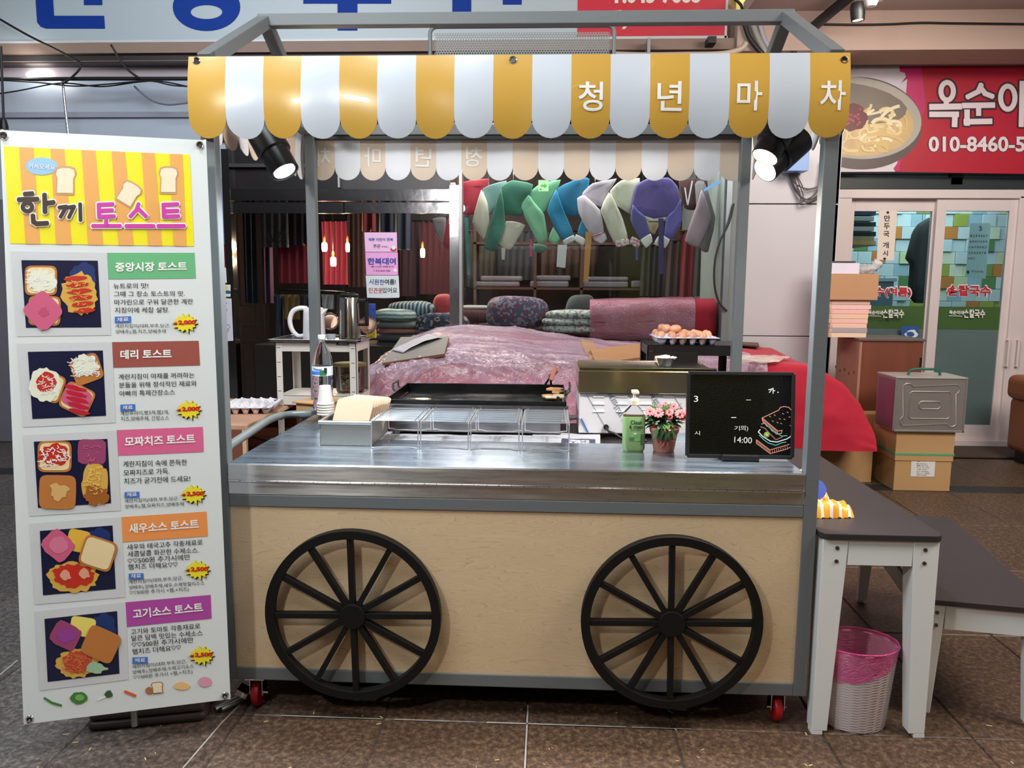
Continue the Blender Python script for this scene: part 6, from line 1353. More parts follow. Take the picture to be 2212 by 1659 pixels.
def stripes(name,c1,c2,scale,axis='X'):
    m = bpy.data.materials.new(name); m.use_nodes=True; nt=m.node_tree; q=nt.nodes['Principled BSDF']; N=nt.nodes.new; L=nt.links.new
    g=N('ShaderNodeTexCoord'); v=N('ShaderNodeTexWave'); v.bands_direction=axis; v.inputs['Scale'].default_value=scale; v.inputs['Distortion'].default_value=3; v.inputs['Detail Scale'].default_value=1.2; L(g.outputs['Object'],v.inputs[0])
    r=N('ShaderNodeValToRGB'); r.color_ramp.elements[0].color=lin(c1); r.color_ramp.elements[0].position=.4; r.color_ramp.elements[1].position=.55; r.color_ramp.elements[1].color=lin(c2); L(v.outputs[0],r.inputs[0]); L(r.outputs[0],q.inputs['Base Color']); q.inputs['Roughness'].default_value=.8; return m
sgb = stripes('stripe_grey_mint',(120,138,136),(196,212,208),9,'Z'); snb = stripes('stripe_navy_white',(52,68,88),(160,176,186),9,'X'); dfl = speck('floral_navy',(26,34,54),(60,76,110),44,.6,(176,150,140)); gfl = speck('floral_grey',(196,198,192),(128,132,132),60,.66); pfl = speck('floral_mauve',(96,96,122),(160,150,168),46,.5,(140,70,100))
for k,(px,c,lb) in enumerate([((800,738,905,762),(58,60,66),'dark grey folded blanket at the bottom of the left pile in the shop window'),((800,720,910,742),(74,76,80),'charcoal folded blanket second from the bottom of the left pile'),((808,708,900,724),(140,72,76),'dusty pink folded blanket in the left pile'),((805,692,905,714),(120,116,110),'grey beige folded quilt above the pink blanket')]):
    roll('folded_blanket',lb,px,4.50,c,.42,bumpy=.02)
roll('rolled_blanket','pale mint striped rolled blanket on the left pile',(802,668,895,698),4.46,(0,0,0),.4,m=sgb)
roll('rolled_blanket','navy and white striped blanket, topmost on the left pile',(832,652,935,690),4.62,(0,0,0),.4,m=snb)
roll('pillow','navy floral cushion leaning behind the steel door jamb',(890,676,1010,735),4.50,(0,0,0),.3,m=dfl)
roll('pillow','mauve floral pillow behind the crest of the pink cover',(1046,640,1185,712),4.62,(0,0,0),.35,m=pfl)
roll('folded_blanket','pale pink folded blanket deep behind the mauve pillow',(990,664,1060,700),4.9,(112,64,70),.3)
roll('folded_blanket','white folded sheet on top of the pale pink blanket',(990,660,1060,672),4.92,(150,148,146),.3)
roll('red_bundle','bright red bundle inside the shop left of the door jamb',(930,636,975,736),5.0,(150,20,30),.3,cat='bundle')
qt = thing('rolled_quilt','pale grey floral folded quilt right of the mauve pillow','bedding',tuple(at(1245,722,y=4.5)))
for px in ((1174,702,1318,724),(1172,686,1312,707),(1180,670,1318,692)):
    f_ = roll('fold','',px,4.38,(0,0,0),.30,m=gfl,bumpy=.03); f_.parent = qt; f_.location = f_.location-qt.location
    for k_ in ('label','category'):
        if k_ in f_: del f_[k_]
roll('wrapped_bedding','grey plastic wrapped bedding under the red bale',(1318,692,1420,735),4.42,(0,0,0),.3,m=M('grey_wrap',(90,92,96),.2,var=.4,scale=10,bump=.7,bscale=14,coat=.4))
roll('wrapped_bedding','dark grey bundle left of the red bale',(1222,638,1290,742),4.75,(58,62,66),.3)
# red bale in pink plastic
a = at(1278,645,y=4.38); c2 = at(1546,742,y=4.38); rb_ = thing('fabric_bale','long crimson fabric bale half wrapped in pink plastic, right side of the shop window','bale',((a.x+c2.x)/2,4.6,c2.z))
b = MB(); 
def bale(off,x0_,x1_):
    return lambda u,v: Vector((x0_+(x1_-x0_)*u, 4.53-(.14+off)*cos(2*pi*v)*1.0, (a.z+c2.z)/2-.02+.03*u+ (abs(a.z-c2.z)/2+off)*math.copysign(abs(sin(2*pi*v))**.6,sin(2*pi*v))))+Vector((0,.0,.008*noise.noise(Vector((u*6,v*9,off)))))
b.grid(bale(0,a.x,c2.x),20,36,redc); g_=bale(0,a.x,c2.x); b.ngon([g_(0,k/36) for k in range(36)],redc); b.ngon([g_(1,k/36) for k in range(36)],redc); b.build('bale_cloth', parent=rb_, smooth=True, fixn=False)
b = MB(); b.grid(bale(.012,a.x-.01,a.x+(c2.x-a.x)*.83),60,60,plastic_mat('bale_plastic',(214,150,172),.2,.75)); b.build('bale_wrap', parent=rb_, smooth='all', fixn=False)
# clothes rail with garments on left
b = MB(tuple(at(600,700,y=5.0))); cr_ = M('rail_dark',(40,40,44),.3,.8); q0=at(606,625,y=5.0); q1=at(745,632,y=5.0); b.cyl((q0.x,5,q0.z),(q1.x,5,q1.z),.012,cr_,n=10); b.cyl((q0.x,5,q0.z),(q0.x,5,0),.012,cr_,n=10); b.cyl((q1.x,5,q1.z),(q1.x,5,0),.012,cr_,n=10); b.build('clothes_rail', label='dark clothes rail inside the left door pane', cat='clothes rail', smooth=True)
for k,(x0_,x1_,yb,c,lb) in enumerate([(612,650,690,(120,88,36),'mustard garment on the left end of the clothes rail'),(650,676,700,(34,32,40),'black garment on the clothes rail behind the kettle'),(694,722,668,(168,160,160),'white garment on the clothes rail right of the rear post'),(722,742,690,(46,30,34),'dark garment at the right end of the clothes rail'),(590,614,740,(26,34,56),'navy plastic wrapped garment below the clothes rail, far left')]):
    drape(lb,(x0_,x1_),636,yb,5.0,c,'garment',name='hanging_garment',amp=.03,n=16)
b = MB(tuple(at(540,700,y=4.9)))
gm = M('grid_grey',(84,84,88),.4,.6); q=[at(x,660,y=4.9) for x in (522,545,556,570)]
for p in q: b.cyl((p.x,4.9,p.z),(p.x,4.9,.006),.004,gm,n=6)
for yy_ in (660,705,740): p0_=at(522,yy_,y=4.9); p1_=at(572,yy_,y=4.9); b.cyl(p0_,p1_,.004,gm,n=6)
b.build('wire_grid_stand', label='grey wire grid stand low inside the left door pane', cat='stand')
# bulbs
bulb = M('bulb_warm',(255,226,170),.4,emit=16,var=0); brass = M('bulb_socket',(190,110,70),.4,.6)
for k,(px,py,r,lb) in enumerate([(701,534,.028,'left glowing bulb hanging inside the shop'),(720,566,.030,'lowest glowing bulb hanging inside the shop, over the clothes rail'),(751,535,.020,'small glowing bulb beside the crimson curtain'),(913,547,.023,'glowing bulb seen right of the paper notices')]):
    c=at(px,py,y=5.45); o=thing('hanging_bulb',lb,'light bulb',tuple(c)); b=MB(); b.lathe([(0,-.045),(r*.8,-.042),(r,-.02),(r,.035),(r*.6,.05),(0,.05)],bulb,c,16); b.build('bulb',parent=o,smooth=True)
    b=MB(); b.lathe([(.012,.05),(.014,.09),(.008,.11),(.002,.12)],brass,c,12); b.cyl(c+Vector((0,0,.11)),Vector((c.x,c.y,3.3)),.003,black,n=6); b.build('socket',parent=o,smooth=True)
    lt=light('bulb_light','POINT',tuple(c+Vector((0,-.06,0))),11,(1,.72,.45),.03); lt.parent=o; lt.location=(0,-.06,0)
# notices on the glass
sgz = ys(4.305)
pinkp = M('notice_pink',(226,184,222),.5,var=.03); 
def n1(g): g.text(sgz,'예쁜 어린이 한복',796,521,849,521,7,M('notice_blue',(50,76,150),.5),.02,.002); g.text(sgz,'주문',806,536,822,536,8,M('notice_purple',(90,70,120),.5),.01,.002); g.text(sgz,'하세요~',824,535,840,535,4,ink,0,.002); g.ell(sgz,850,539,7,4,redi,.002,12); g.ell(sgz,850,535,4,4.5,paper,.0025,12)
def n2(g): g.text(sgz,'한복대여',794,572,855,572,15,M('notice_blue2',(36,60,150),.5),.03,.002); g.text(sgz,'새롭고 다양한 대여를 합니다',800,578,851,578,4,ink,0,.002); g.text(sgz,'T: 010-4639-7085',806,587,843,587,4,ink,0,.002); g.ell(sgz,853,584,4,4,paper,.002,8,.3)
def n3(g): g.text(sgz,'시원한',797,614,830,616,12,M('notice_blue3',(30,60,130),.5),.01,.002); g.text(sgz,'여름!',831,615,855,615,12,ink,.02,.002); g.text(sgz,'인견옷',796,633,826,634,12,M('notice_red',(170,50,56),.5),.01,.002); g.text(sgz,'있어요',826,633,858,633,12,ink,.01,.002)
sheet('paper_notice','pink printed paper notice, top one of three on the shop glass',sgz,[(787,502),(857,502),(858,544),(789,544)],pinkp,'notice',n1)
sheet('paper_notice','pink printed paper notice with large blue lettering, middle one of three on the shop glass',sgz,[(789,545),(859,545),(860,594),(791,594)],M('notice_pink2',(224,160,214),.5,var=.15),'notice',n2)
sheet('paper_notice','handwritten white paper notice, bottom one of three on the shop glass',sgz,[(790,595),(861,595),(863,640),(862,643),(830,644),(793,643)],M('notice_white',(206,216,220),.6),'notice',n3)
exg = M('exit_green_plate',(150,220,150),.5); 
def ex(g): g.prt(sgz,[(1168,399),(1176,399),(1175,395),(1182,401),(1175,407),(1176,403),(1168,403)],M('exit_arrow',(50,160,90),.5),.002); g.ell(sgz,1168,409,2.5,1,ink,.002,8)
sheet('arrow_sign','small pale green arrow sign on the shop glass before the mint jacket',sgz,[(1163,389),(1185,389),(1185,413),(1163,413)],exg,'sign',ex)
# left narrow strip between banner post and door: posters, curtain
sl = ys(4.24)
b = MB(tuple(at(484,470,y=4.33))); b.grid(lambda u,v: (at(440,385,y=4.33).lerp(at(493,385,y=4.33),u)).lerp(at(440,528,y=4.33).lerp(at(493,528,y=4.33),u),v)+Vector((0,.01*sin(u*14),0)),20,4,fab('lavcurtain',(150,150,190))); b.build('curtain', smooth='all', label='lavender curtain in the gap left of the steel door frame', cat='curtain', fixn=False)
b = MB(tuple(at(484,560,y=4.335))); b.slab([at(x,y,y=4.335) for x,y in ((440,528),(493,528),(493,640),(440,640))],(0,.01,0),M('red_panel_left',(140,20,34),.5,var=.3)); b.build('red_poster', label='dark red panel below the lavender curtain, left of the steel door', cat='panel')
def p1(g): g.line(sl,[(478,601),(483,601)],1.4,ink,.002)
def p2(g): g.ell(sl,484,622,8,6,M('poster_yellow',(222,214,60),.5),.002); g.ell(sl,492,631,6,4,M('poster_teal',(40,90,110),.5),.0025,10,.3)
def p3(g):
    for y_ in (655,668,671,690,694): g.line(sl,[(482,y_),(490,y_)],1.4,ink,.002)
    for q_ in ((492,706),(489,714)): g.line(sl,[(q_[0]-5,q_[1]),(q_[0],q_[1]-6),(q_[0]+5,q_[1]),(q_[0],q_[1]+6),(q_[0]-5,q_[1])],.6,ink,.002)
sheet('wall_notice','small white notice, upper of three at the left of the steel door',sl,[(470,578),(488,578),(490,611),(471,611)],paper,'notice',p1)
sheet('wall_notice','notice with yellow and teal print, middle of three at the left of the steel door',sl,[(471,615),(498,615),(498,641),(471,641)],paper,'notice',p2)
sheet('wall_notice','tall white notice, lowest of three at the left of the steel door',sl,[(472,643),(500,645),(504,736),(474,738)],M('notice_lav',(214,212,226),.6),'notice',p3)
# ================================================================== WIRES, PIPES, LAMPS
cab = M('cable_black',(24,22,24),.5)
def wire(label,pts,y,r=.008,m=cab,name='cable',cat='cable',n=8):
    P=[at(px,py,y=(y if not isinstance(y,(list,tuple)) else y[i])) for i,(px,py) in enumerate(pts)]
    # catmull smoothing
    Q=[]
    for i in range(len(P)-1):
        p0_,p1_,p2_,p3_=P[max(0,i-1)],P[i],P[i+1],P[min(len(P)-1,i+2)]
        for k in range(6):
            t=k/6; Q.append(.5*((2*p1_)+(-p0_+p2_)*t+(2*p0_-5*p1_+4*p2_-p3_)*t*t+(-p0_+3*p1_-3*p2_+p3_)*t**3))
    Q.append(P[-1]); b=MB(tuple(P[0])); b.tube(Q,r,m,n); return b.build(name,smooth='all',label=label,cat=cat)
wire('black conduit pipe running level under the sign on the left',[(-30,171),(60,171),(200,170),(300,170),(420,170)],4.1,.016,name='conduit_pipe',cat='pipe')
wire('black cable slanting down from the upper left corner to the conduit',[(-20,30),(60,76),(120,106),(172,134),(175,140),(170,152),(154,168),(140,178)],4.05,.009)
wire('black cable dropping from the sign edge to the conduit, left of the awning',[(240,97),(262,134),(280,154),(300,168)],4.05,.009)
wire('thin black cable sagging just under the conduit, left half',[(-20,205),(40,196),(110,182),(150,180),(220,187),(300,177),(350,176),(410,188)],4.08,.006)
wire('second thin black cable looping under the conduit',[(-20,172),(80,178),(160,186),(230,182),(320,175),(370,184),(410,187)],4.06,.006)
wire('grey cable hanging in a wide loop above the menu banner',[(290,186),(305,200),(330,218),(365,226),(410,221)],4.15,.008,M('cable_grey',(110,112,122),.5))
wire('shiny steel rod hanging from the conduit above the menu banner',[(135,174),(141,230),(148,295)],4.1,.011,chrome,'steel_rod','rod')
o = thing('pendant_lamp','black pendant bulb holder on a cord at the far left above the menu banner','lamp',tuple(at(8,270,y=3.4))); c=at(8,266,y=3.4)
b=MB(); b.cyl(at(2,100,y=3.4),c,.009,cab,n=8); b.build('cord',parent=o,smooth=True); b=MB(); b.lathe([(0,.03),(.018,.03),(.022,.02),(.03,-.02),(.03,-.045),(.034,-.05)],black,c,20); b.build('lamp_holder',parent=o,smooth=True)
b=MB(); b.lathe([(.034,-.05),(.07,-.075),(.072,-.10),(0,-.12)],M('lamp_shade_grey',(160,156,150),.5),c,24); b.build('lamp_shade',parent=o,smooth=True)
b = MB(tuple(at(84,160,y=4.30))); q=at(84,161,y=4.30); b.ball(q,.12,M('panel_lamp_glow',(255,252,240),.4,emit=6,var=0),20,10,(1,.18,.30)); b.build('wall_lamp', smooth='all', label='small glowing white lamp behind the conduit at the upper left', cat='lamp')
light('wall_lamp_light','POINT',tuple(q+Vector((0,-.25,0))),3.5,(1,.98,.95),.08)
# right: conduits and cables over the pillar
cdt = M('conduit_cream',(186,170,156),.45,var=.1)
wire('cream conduit running level below the red telephone panel',[(1325,117),(1400,119),(1480,118),(1560,116),(1600,106),(1612,92)],4.02,.022,cdt,'conduit_pipe','pipe')
b = MB(tuple(at(1400,100,y=4.06))); q0=at(1400,92,y=4.06); q1=at(1400,119,y=4.06); b.box(q0.x-.012,q0.x+.012,4.0,4.16,q1.z-.02,q0.z+.02,M('bracket_zinc',(170,172,178),.3,.7)); b.build('pipe_bracket', label='zinc bracket holding the cream conduit below the red telephone panel', cat='bracket')
b = MB(tuple(at(1535,90,y=4.06))); q0=at(1535,93,y=4.1); b.box(q0.x-.035,q0.x+.03,4.02,4.16,q0.z-.02,q0.z+.03,black); b.build('sign_clamp', label='black clamp under the right end of the red telephone panel', cat='clamp')
for i,(pts,r,m,lb) in enumerate([
 ([(1605,40),(1618,80),(1635,104),(1652,122),(1660,140)],.020,cab,'thick black cable curving down behind the roof ridge, leftmost of the bundle'),
 ([(1622,40),(1636,80),(1650,108),(1662,140)],.026,M('conduit_grey',(150,146,140),.45,var=.1),'grey corrugated conduit curving down behind the roof ridge'),
 ([(1640,50),(1650,84),(1666,112),(1680,140)],.022,M('conduit_pale',(168,166,172),.45,var=.1),'pale lilac conduit right of the grey one behind the roof ridge'),
 ([(1640,60),(1660,72),(1690,80),(1720,80)],.014,cdt,'cream cable looping level behind the rear rafter'),
 ([(1690,140),(1712,116),(1732,96)],.018,cab,'black cable bending up behind the right rafter'),
 ([(1716,0),(1706,18),(1700,40),(1690,60)],.020,cab,'black cable hanging from the ceiling above the roof ridge'),
 ([(1560,-20),(1600,10),(1600,40)],.012,cab,'thin black cable at the right edge of the telephone panel')]):
    wire(lb,pts,[4.08+.02*i]*len(pts),r,m)
wire('fat black pipe slanting across the ceiling at the upper right',[(1860,-25),(1800,22),(1755,60)],[3.6,3.8,4.1],.040,cab,'ceiling_pipe','pipe')
wire('thin black cable along the corner under the ceiling at the upper right',[(1770,52),(1850,53),(1920,52),(1990,49),(2060,50),(2240,52)],4.10,.008)
for i in range(7):
    rr = random.Random(20+i); x0_=1703+i*3; x1_=1776+rr.uniform(-3,10); d=rr.uniform(24,66)
    wire('grey cable coil strand hanging on the white pillar',[(x0_,340),(x0_+1,376),(x0_+12+rr.uniform(-3,6),376+d*.7),(1738+rr.uniform(-8,8),378+d),(x1_-12,376+d*.75),(x1_,372),(x1_+2,345)],4.27-.008*i,.005,M('cable_dgrey',(78,72,74),.5))['group']='cable coil strands on the pillar'
wire('black flex hanging in a loop down the right edge of the shop window',[(1585,440),(1575,480),(1556,520),(1545,560),(1543,610),(1552,650),(1570,672)],4.24,.009)
b = MB(tuple(at(1738,340,y=4.1))); b.box(2.04,2.22,4.12,4.28,at(1738,372,y=4.2).z,at(1738,330,y=4.2).z,M('bluebox',(120,156,206),.4)); b.build('blue_bracket_box', label='pale blue metal box mounted on the pillar beside the noodle sign', cat='box', bevel=.004)
b = MB(tuple(at(1540,400,y=4.25))); b.slab([at(x,y,y=4.25) for x,y in ((1521,408),(1556,387),(1556,395),(1521,414))],(0,.005,0),M('blue_tag',(90,156,226),.4)); b.build('blue_tag', label='small blue tag sticking out at the upper right of the shop window', cat='tag')
sp = thing('ceiling_spotlight','small black spotlight hanging from the ceiling above the noodle sign','spotlight',tuple(at(1853,30,y=3.2))); A_=at(1852,6,y=3.2); B_2=at(1853,45,y=3.2)
b=MB(); L=(B_2-A_).length; b.lathe([(0,0),(.04,0),(.048,.02),(.048,L*.6),(.044,L),(.038,L),(.036,L-.01),(0,L-.01)],lampb,A_,24,axis=(B_2-A_).normalized()); b.build('lamp_housing',parent=sp,smooth=True)
b=MB(); b.lathe([(0,L-.006),(.034,L-.006)],M('lens_warm',(255,226,196),.3,emit=7,var=0),A_,20,axis=(B_2-A_).normalized()); b.build('lamp_lens',parent=sp); b=MB(); b.bar(A_+Vector((-.03,0,.02)),A_+Vector((-.02,0,.25)),.01,.02,lampb); b.bar(A_+Vector((.03,0,.02)),A_+Vector((.02,0,.25)),.01,.02,lampb); b.build('lamp_yoke',parent=sp)
p = at(1882,14,y=3.3); b=MB(tuple(p)); b.lathe([(0,0),(.03,0),(.045,.03),(.045,.05),(0,.05)],white_pl,p,20); b.box(p.x-.07,p.x+.09,p.y-.06,p.y+.06,p.z+.05,p.z+.06,white_pl); b.build('ceiling_sensor', smooth=True, label='small white ceiling sensor beside the hanging spotlight', cat='sensor')
# yellow lit sign beside the red panel
b = MB(tuple(at(1600,10,y=4.2))); b.slab([at(x,y,y=4.22) for x,y in ((1594,-40),(1640,-40),(1612,26),(1594,28))],(0,.06,0),M('lit_yellow',(246,226,130),.5,emit=.5,var=0)); b.build('light_box', label='pale yellow lit box edge right of the red telephone panel', cat='light box')
# ================================================================== RIGHT SIDE
dkt = M('laminate_black',(52,49,52),.42,var=.05); leg_m = M('table_white',(232,236,234),.4,var=.02)
def table(name,label,cat,ox,oy,w,l,h,th,rz,lw,ins):
    o = thing(name,label,cat,(ox,oy,0),rz=rz)
    P = lambda x,y,z: Vector((ox,oy,0))+Matrix.Rotation(rz,3,'Z')@Vector((x,y,z))
    b = MB(); r=.03; pts=[]
    for cx,cy,a0 in ((w-r,r,-pi/2),(w-r,l-r,0),(r,l-r,pi/2),(r,r,pi)):
        for k in range(6): a=a0+k*pi/10; pts.append((cx+r*cos(a),cy+r*sin(a)))
    b.slab([P(x,y,h-th) for x,y in pts],(0,0,th),dkt); b.build('table_top' if cat=='table' else 'seat',parent=o,bevel=.002)
    zt_ = h-th
    for ix,iy in ((0,0),(1,0),(1,1),(0,1)):
        cx = ins if ix==0 else w-ins; cy = ins if iy==0 else l-ins; sx = 1 if ix==0 else -1; sy = 1 if iy==0 else -1
        wt_,wb_ = lw,lw*.62
        def q(wd,z,dx=0): 
            return [P(cx,cy,z),P(cx+sx*wd,cy,z),P(cx+sx*wd,cy+sy*wd,z),P(cx,cy+sy*wd,z)]
        b=MB(); b.hexa(q(wb_,.012),q(wt_,zt_),leg_m); lg=b.build('leg',parent=o,bevel=.003)
        b=MB(); b.hexa([p+Vector((0,0,-.012))for p in q(wb_*.7,.012)],q(wb_*.7,.012),leg_m); b.build('foot_pad',parent=lg)
        if iy==0:
            b=MB()
            for zz in (zt_-.03,zt_-.075):
                c=P(cx+sx*wt_*.55,cy,zz); b.cyl(c-Vector((0,.003,0)),c+Vector((0,.002,0)),.0065,M('bolt',(120,118,112),.35,.9),n=12)
            b.build('bolt',parent=lg)
    for (xa,ya,xb,yb) in ((ins+lw,ins+.012,w-ins-lw,ins+.012),(ins+lw,l-ins-.012,w-ins-lw,l-ins-.012),(ins+.012,ins+lw,ins+.012,l-ins-lw),(w-ins-.012,ins+lw,w-ins-.012,l-ins-lw)):
        b=MB(); b.bar(P(xa,ya,zt_-.045),P(xb,yb,zt_-.045),.02,.085,leg_m); b.build('apron',parent=o)
    return o
table('side_table','narrow table with black top and tapered white legs at the right end of the cart','table',1.012,-.035,.394,1.33,.705,.020,0,.084,.010)
table('bench','low bench with black seat and white legs, right of the side table','bench',1.425,.105,.40,1.06,.435,.020,-.17,.062,.012)
# waste basket with pink liner
p = at(1866,1592,z=0); wx,wy = p.x-.0,p.y+.10; bk_ = thing('waste_basket','oval pale woven plastic waste basket with pink bag liner under the side table','waste basket',(wx,wy,0))
wicker = bpy.data.materials.new('woven_plastic'); wicker.use_nodes=True; nt=wicker.node_tree; q=nt.nodes['Principled BSDF']; q.inputs['Base Color'].default_value=lin((214,202,202)); q.inputs['Roughness'].default_value=.45
b = MB(); H=.285; NN=132; rows=58; vs=[]
for j in range(rows+1):
    z=H*j/rows; sc=.80+.20*(j/rows)
    for i in range(NN):
        t=2*pi*i/NN; col_=i//6; ph=(i%6)/6.; wv_=.0032*(1 if (j+col_)%2 else -1)*sin(pi*ph)**.6; rx,ry=.128*sc+wv_,.105*sc+wv_; vs.append((wx+rx*cos(t),wy+ry*sin(t),z))
b.add(vs,[(j*NN+i,j*NN+(i+1)%NN,(j+1)*NN+(i+1)%NN,(j+1)*NN+i) for j in range(rows) for i in range(NN)]+[tuple(range(NN-1,-1,-1))],wicker); b.build('basket_body',parent=bk_,smooth='all',fixn=False)
liner = plastic_mat('liner_pink',(232,84,156),.25,.72)
b = MB()
def lin_out(u,v):
    t=2*pi*u; d=.05+.06*max(0,sin(t*1+3.9))+.03*noise.noise(Vector((cos(t)*2,sin(t)*2,1))); z=H+.006-d*v; k=1+.02+.03*noise.noise(Vector((cos(t)*5,sin(t)*5,v*3))); sc=.80+.20*(z/H); return Vector((wx+.130*sc*k*cos(t),wy+.107*sc*k*sin(t),z))
def lin_in(u,v): t=2*pi*u; sc=1-.25*v; k=1+.05*noise.noise(Vector((cos(t)*4,sin(t)*4,v*3))); return Vector((wx+.126*sc*k*cos(t),wy+.103*sc*k*sin(t),H+.006-.24*v))
b.grid(lin_out,60,10,liner); b.grid(lin_in,60,10,liner); b.tube([lin_out(k/60,0)+Vector((0,0,.002)) for k in range(60)],.003,liner,6,closed=True); b.build('bag_liner',parent=bk_,smooth='all',fixn=False)
# wet-wipe packet on table
yw = M('packet_orange',(240,168,40),.4,var=.05,coat=.3); ww = M('packet_white',(238,232,226),.45); bw_ = M('packet_navy',(34,62,150),.4)
tz=.705; c0=at(1762,1118,z=tz); pk_=thing('wipes_packet','crumpled yellow and white striped packet on the side table','packet',tuple(c0))
def crum(p0_,ux,uy,h,mat1,mat2,nm,n=14):
    b=MB()
    for k in range(n):
        m = mat1 if k%3 else mat2
        def fn(u,v,k=k):
            U=(k+u)/n; hh=h*sin(pi*min(1,max(0,v)))**.5; p=p0_+ux*U+uy*v; return Vector((p.x,p.y,tz+.002+hh*(1+.35*noise.noise(Vector((U*4,v*4,h*9))))*min(1,.35+4*min(U,1-U))+.006*noise.noise(Vector((U*13,v*9,2)))))
        b.grid(fn,3,10,m)
    return b.build(nm,parent=pk_,smooth='all',fixn=False)
crum(Vector((1.035,.130,0)),Vector((.150,.015,0)),Vector((.01,.085,0)),.046,yw,ww,'packet_body')
crum(Vector((1.02,.22,0)),Vector((.13,.03,0)),Vector((.0,.13,0)),.070,yw,ww,'packet_back')
b=MB(); cb=Vector((1.072,.235,.782)); nrm=Vector((-.1,-.75,.65)).normalized(); u_=nrm.orthogonal().normalized(); b.lathe([(0,0),(.042,0),(.042,.004),(0,.005)],bw_,cb,28,axis=nrm); o=b.build('blue_lid',parent=pk_,smooth=True)
rr_=Vector((1,.1,0)); upv=nrm.cross(rr_).normalized()*-1; rr_=upv.cross(nrm).normalized(); upv=upv if upv.z>0 else -upv
g=MB(); vs,fs=glyphs('Daily',.03); g.add([cb+nrm*.0058+Vector((1,.1,0)).normalized()*((a-.5)*.05)+upv*((q_-.5)*.018) for a,q_ in vs],fs,ww); g.build('lid_lettering',parent=o,fixn=False)
b=MB(); b.ball((1.05,.37,.765),.062,ww,16,10,(1,.8,.9),.35); b.build('white_wrap',parent=pk_,smooth='all')
# cardboard box with label and green strap
X0,X1,Y0,Y1 = 2.672,3.078,3.20,3.60; hb_=.445
cbx=thing('cardboard_box','large two piece cardboard box with green strap and white label under the oil tin','box',((X0+X1)/2,(Y0+Y1)/2,0))
zs_=.225; b=MB(); b.box(X0,X1,Y0,Y1,0,zs_+.03,card); b.build('box_body',parent=cbx,bevel=.003); b=MB(); b.box(X0-.006,X1+.006,Y0-.006,Y1+.006,zs_,hb_,card); b.build('box_lid',parent=cbx,bevel=.003)
b=MB(); gs=M('strap_green',(90,176,128),.4); b.box(X0-.009,X1+.009,Y0-.009,Y1+.009,zs_+.045,zs_+.060,gs); b.build('strap',parent=cbx)
sb_=ys(Y0-.001); b=MB(); b.prt(sb_,[(1969,991),(2021,993),(2018,1030),(1967,1029)],paper,.0012)
b.text(sb_,'EJIRV',1979,997.5,2002,998,5,ink,.03,.002)
for k,t_ in enumerate(['品名 오일 Aroma','品番 PVS-2.2R','サイズ 2.2L','入数 12pcs','カラー Provence','日本エージャリー株式会社','MADE IN JAPAN']): b.text(sb_,t_,1980,1003+k*4.1,2002+(k%3)*3,1003.4+k*4.1,2.8,ink,.0,.002)
b.build('box_label',parent=cbx,fixn=False)
# oil tin
TX0,TX1,TY0,TY1=2.690,3.140,3.17,3.49; tzb,tzt=hb_+.002,hb_+.40
TX1=at(2085,870,y=TY0).x; TX0=at(1933,870,y=TY0).x; tzt=at(1935,816,y=TY0).z
tin=thing('oil_tin','square grey tin can with embossed front and green handle on top of the cardboard box','tin',((TX0+TX1)/2,(TY0+TY1)/2,tzb)); tm=M('tin_grey',(170,166,162),.42,.75,var=.06,scale=3)
b=MB(); b.box(TX0,TX1,TY0,TY1,tzb,tzt,tm); b.build('tin_body',parent=tin,bevel=.006,seg=3)
b=MB(); xc,zc2=(TX0+TX1)/2,(tzb+tzt)/2; ww_,hh_=(TX1-TX0),(tzt-tzb)
def ring(pts,r): b.tube(pts,r,tm,8,closed=True)
def bone(sx_,sz_): # embossed frame with knuckle corners
    P=[]
    for cx,cz,a0 in ((1,1,-pi/4),(-1,1,pi/4),(-1,-1,3*pi/4),(1,-1,5*pi/4)):
        for k in range(9): a=a0-.35+k*(pi/2+.7)/8; P.append(Vector((xc+cx*ww_*.33*sx_+.038*cos(a),TY0,zc2+cz*hh_*.30*sz_+.038*sin(a))))
    return P
ring(bone(1,1),.005)
P=[]; 
for cx,cz,a0 in ((1,1,0),(-1,1,pi/2),(-1,-1,pi),(1,-1,3*pi/2)):
    for k in range(5): a=a0+k*pi/8; P.append(Vector((xc+cx*ww_*.25+.02*cos(a),TY0,zc2+cz*hh_*.2+.02*sin(a))))
ring(P,.005); P=[Vector((xc+(.05 if cos(2*pi*k/24)>0 else -.05)+.028*cos(2*pi*k/24),TY0,zc2+.028*sin(2*pi*k/24))) for k in range(24)]; ring(P,.005)
b.build('embossing',parent=tin,smooth='all')
b=MB(); b.box(TX0-.004,TX1+.004,TY0-.006,TY0,tzb,tzb+.012,tm); b.box(TX0-.006,TX0+.006,TY0-.006,TY0+.004,tzb,tzt,tm); b.box(TX1-.006,TX1+.006,TY0-.006,TY0+.004,tzb,tzt,tm); b.box(TX0-.006,TX1+.006,TY0-.006,TY1+.006,tzt-.004,tzt+.006,M('tin_rim',(196,190,184),.4,.6)); b.build('seam',parent=tin,bevel=.001)
b=MB(); gh=M('handle_green',(16,92,72),.4); zc_=tzt+.006; b.tube([(xc-.11,TY0+.13,zc_),(xc-.10,TY0+.13,zc_+.035),(xc-.06,TY0+.13,zc_+.045),(xc+.07,TY0+.13,zc_+.045),(xc+.11,TY0+.13,zc_+.035),(xc+.12,TY0+.13,zc_)],.009,gh,10); b.build('tin_handle',parent=tin,smooth=True)
b=MB(); b.ngon([Vector((TX0-.001,TY0+.02,tzb+.01)),Vector((TX0-.001,TY1-.02,tzb+.01)),Vector((TX0-.001,TY1-.02,tzt-.02)),Vector((TX0-.001,TY0+.02,tzt-.02))],M('tin_violet',(150,110,140),.3,.6,var=.3,scale=3)); b.build('side_print',parent=tin,fixn=False)
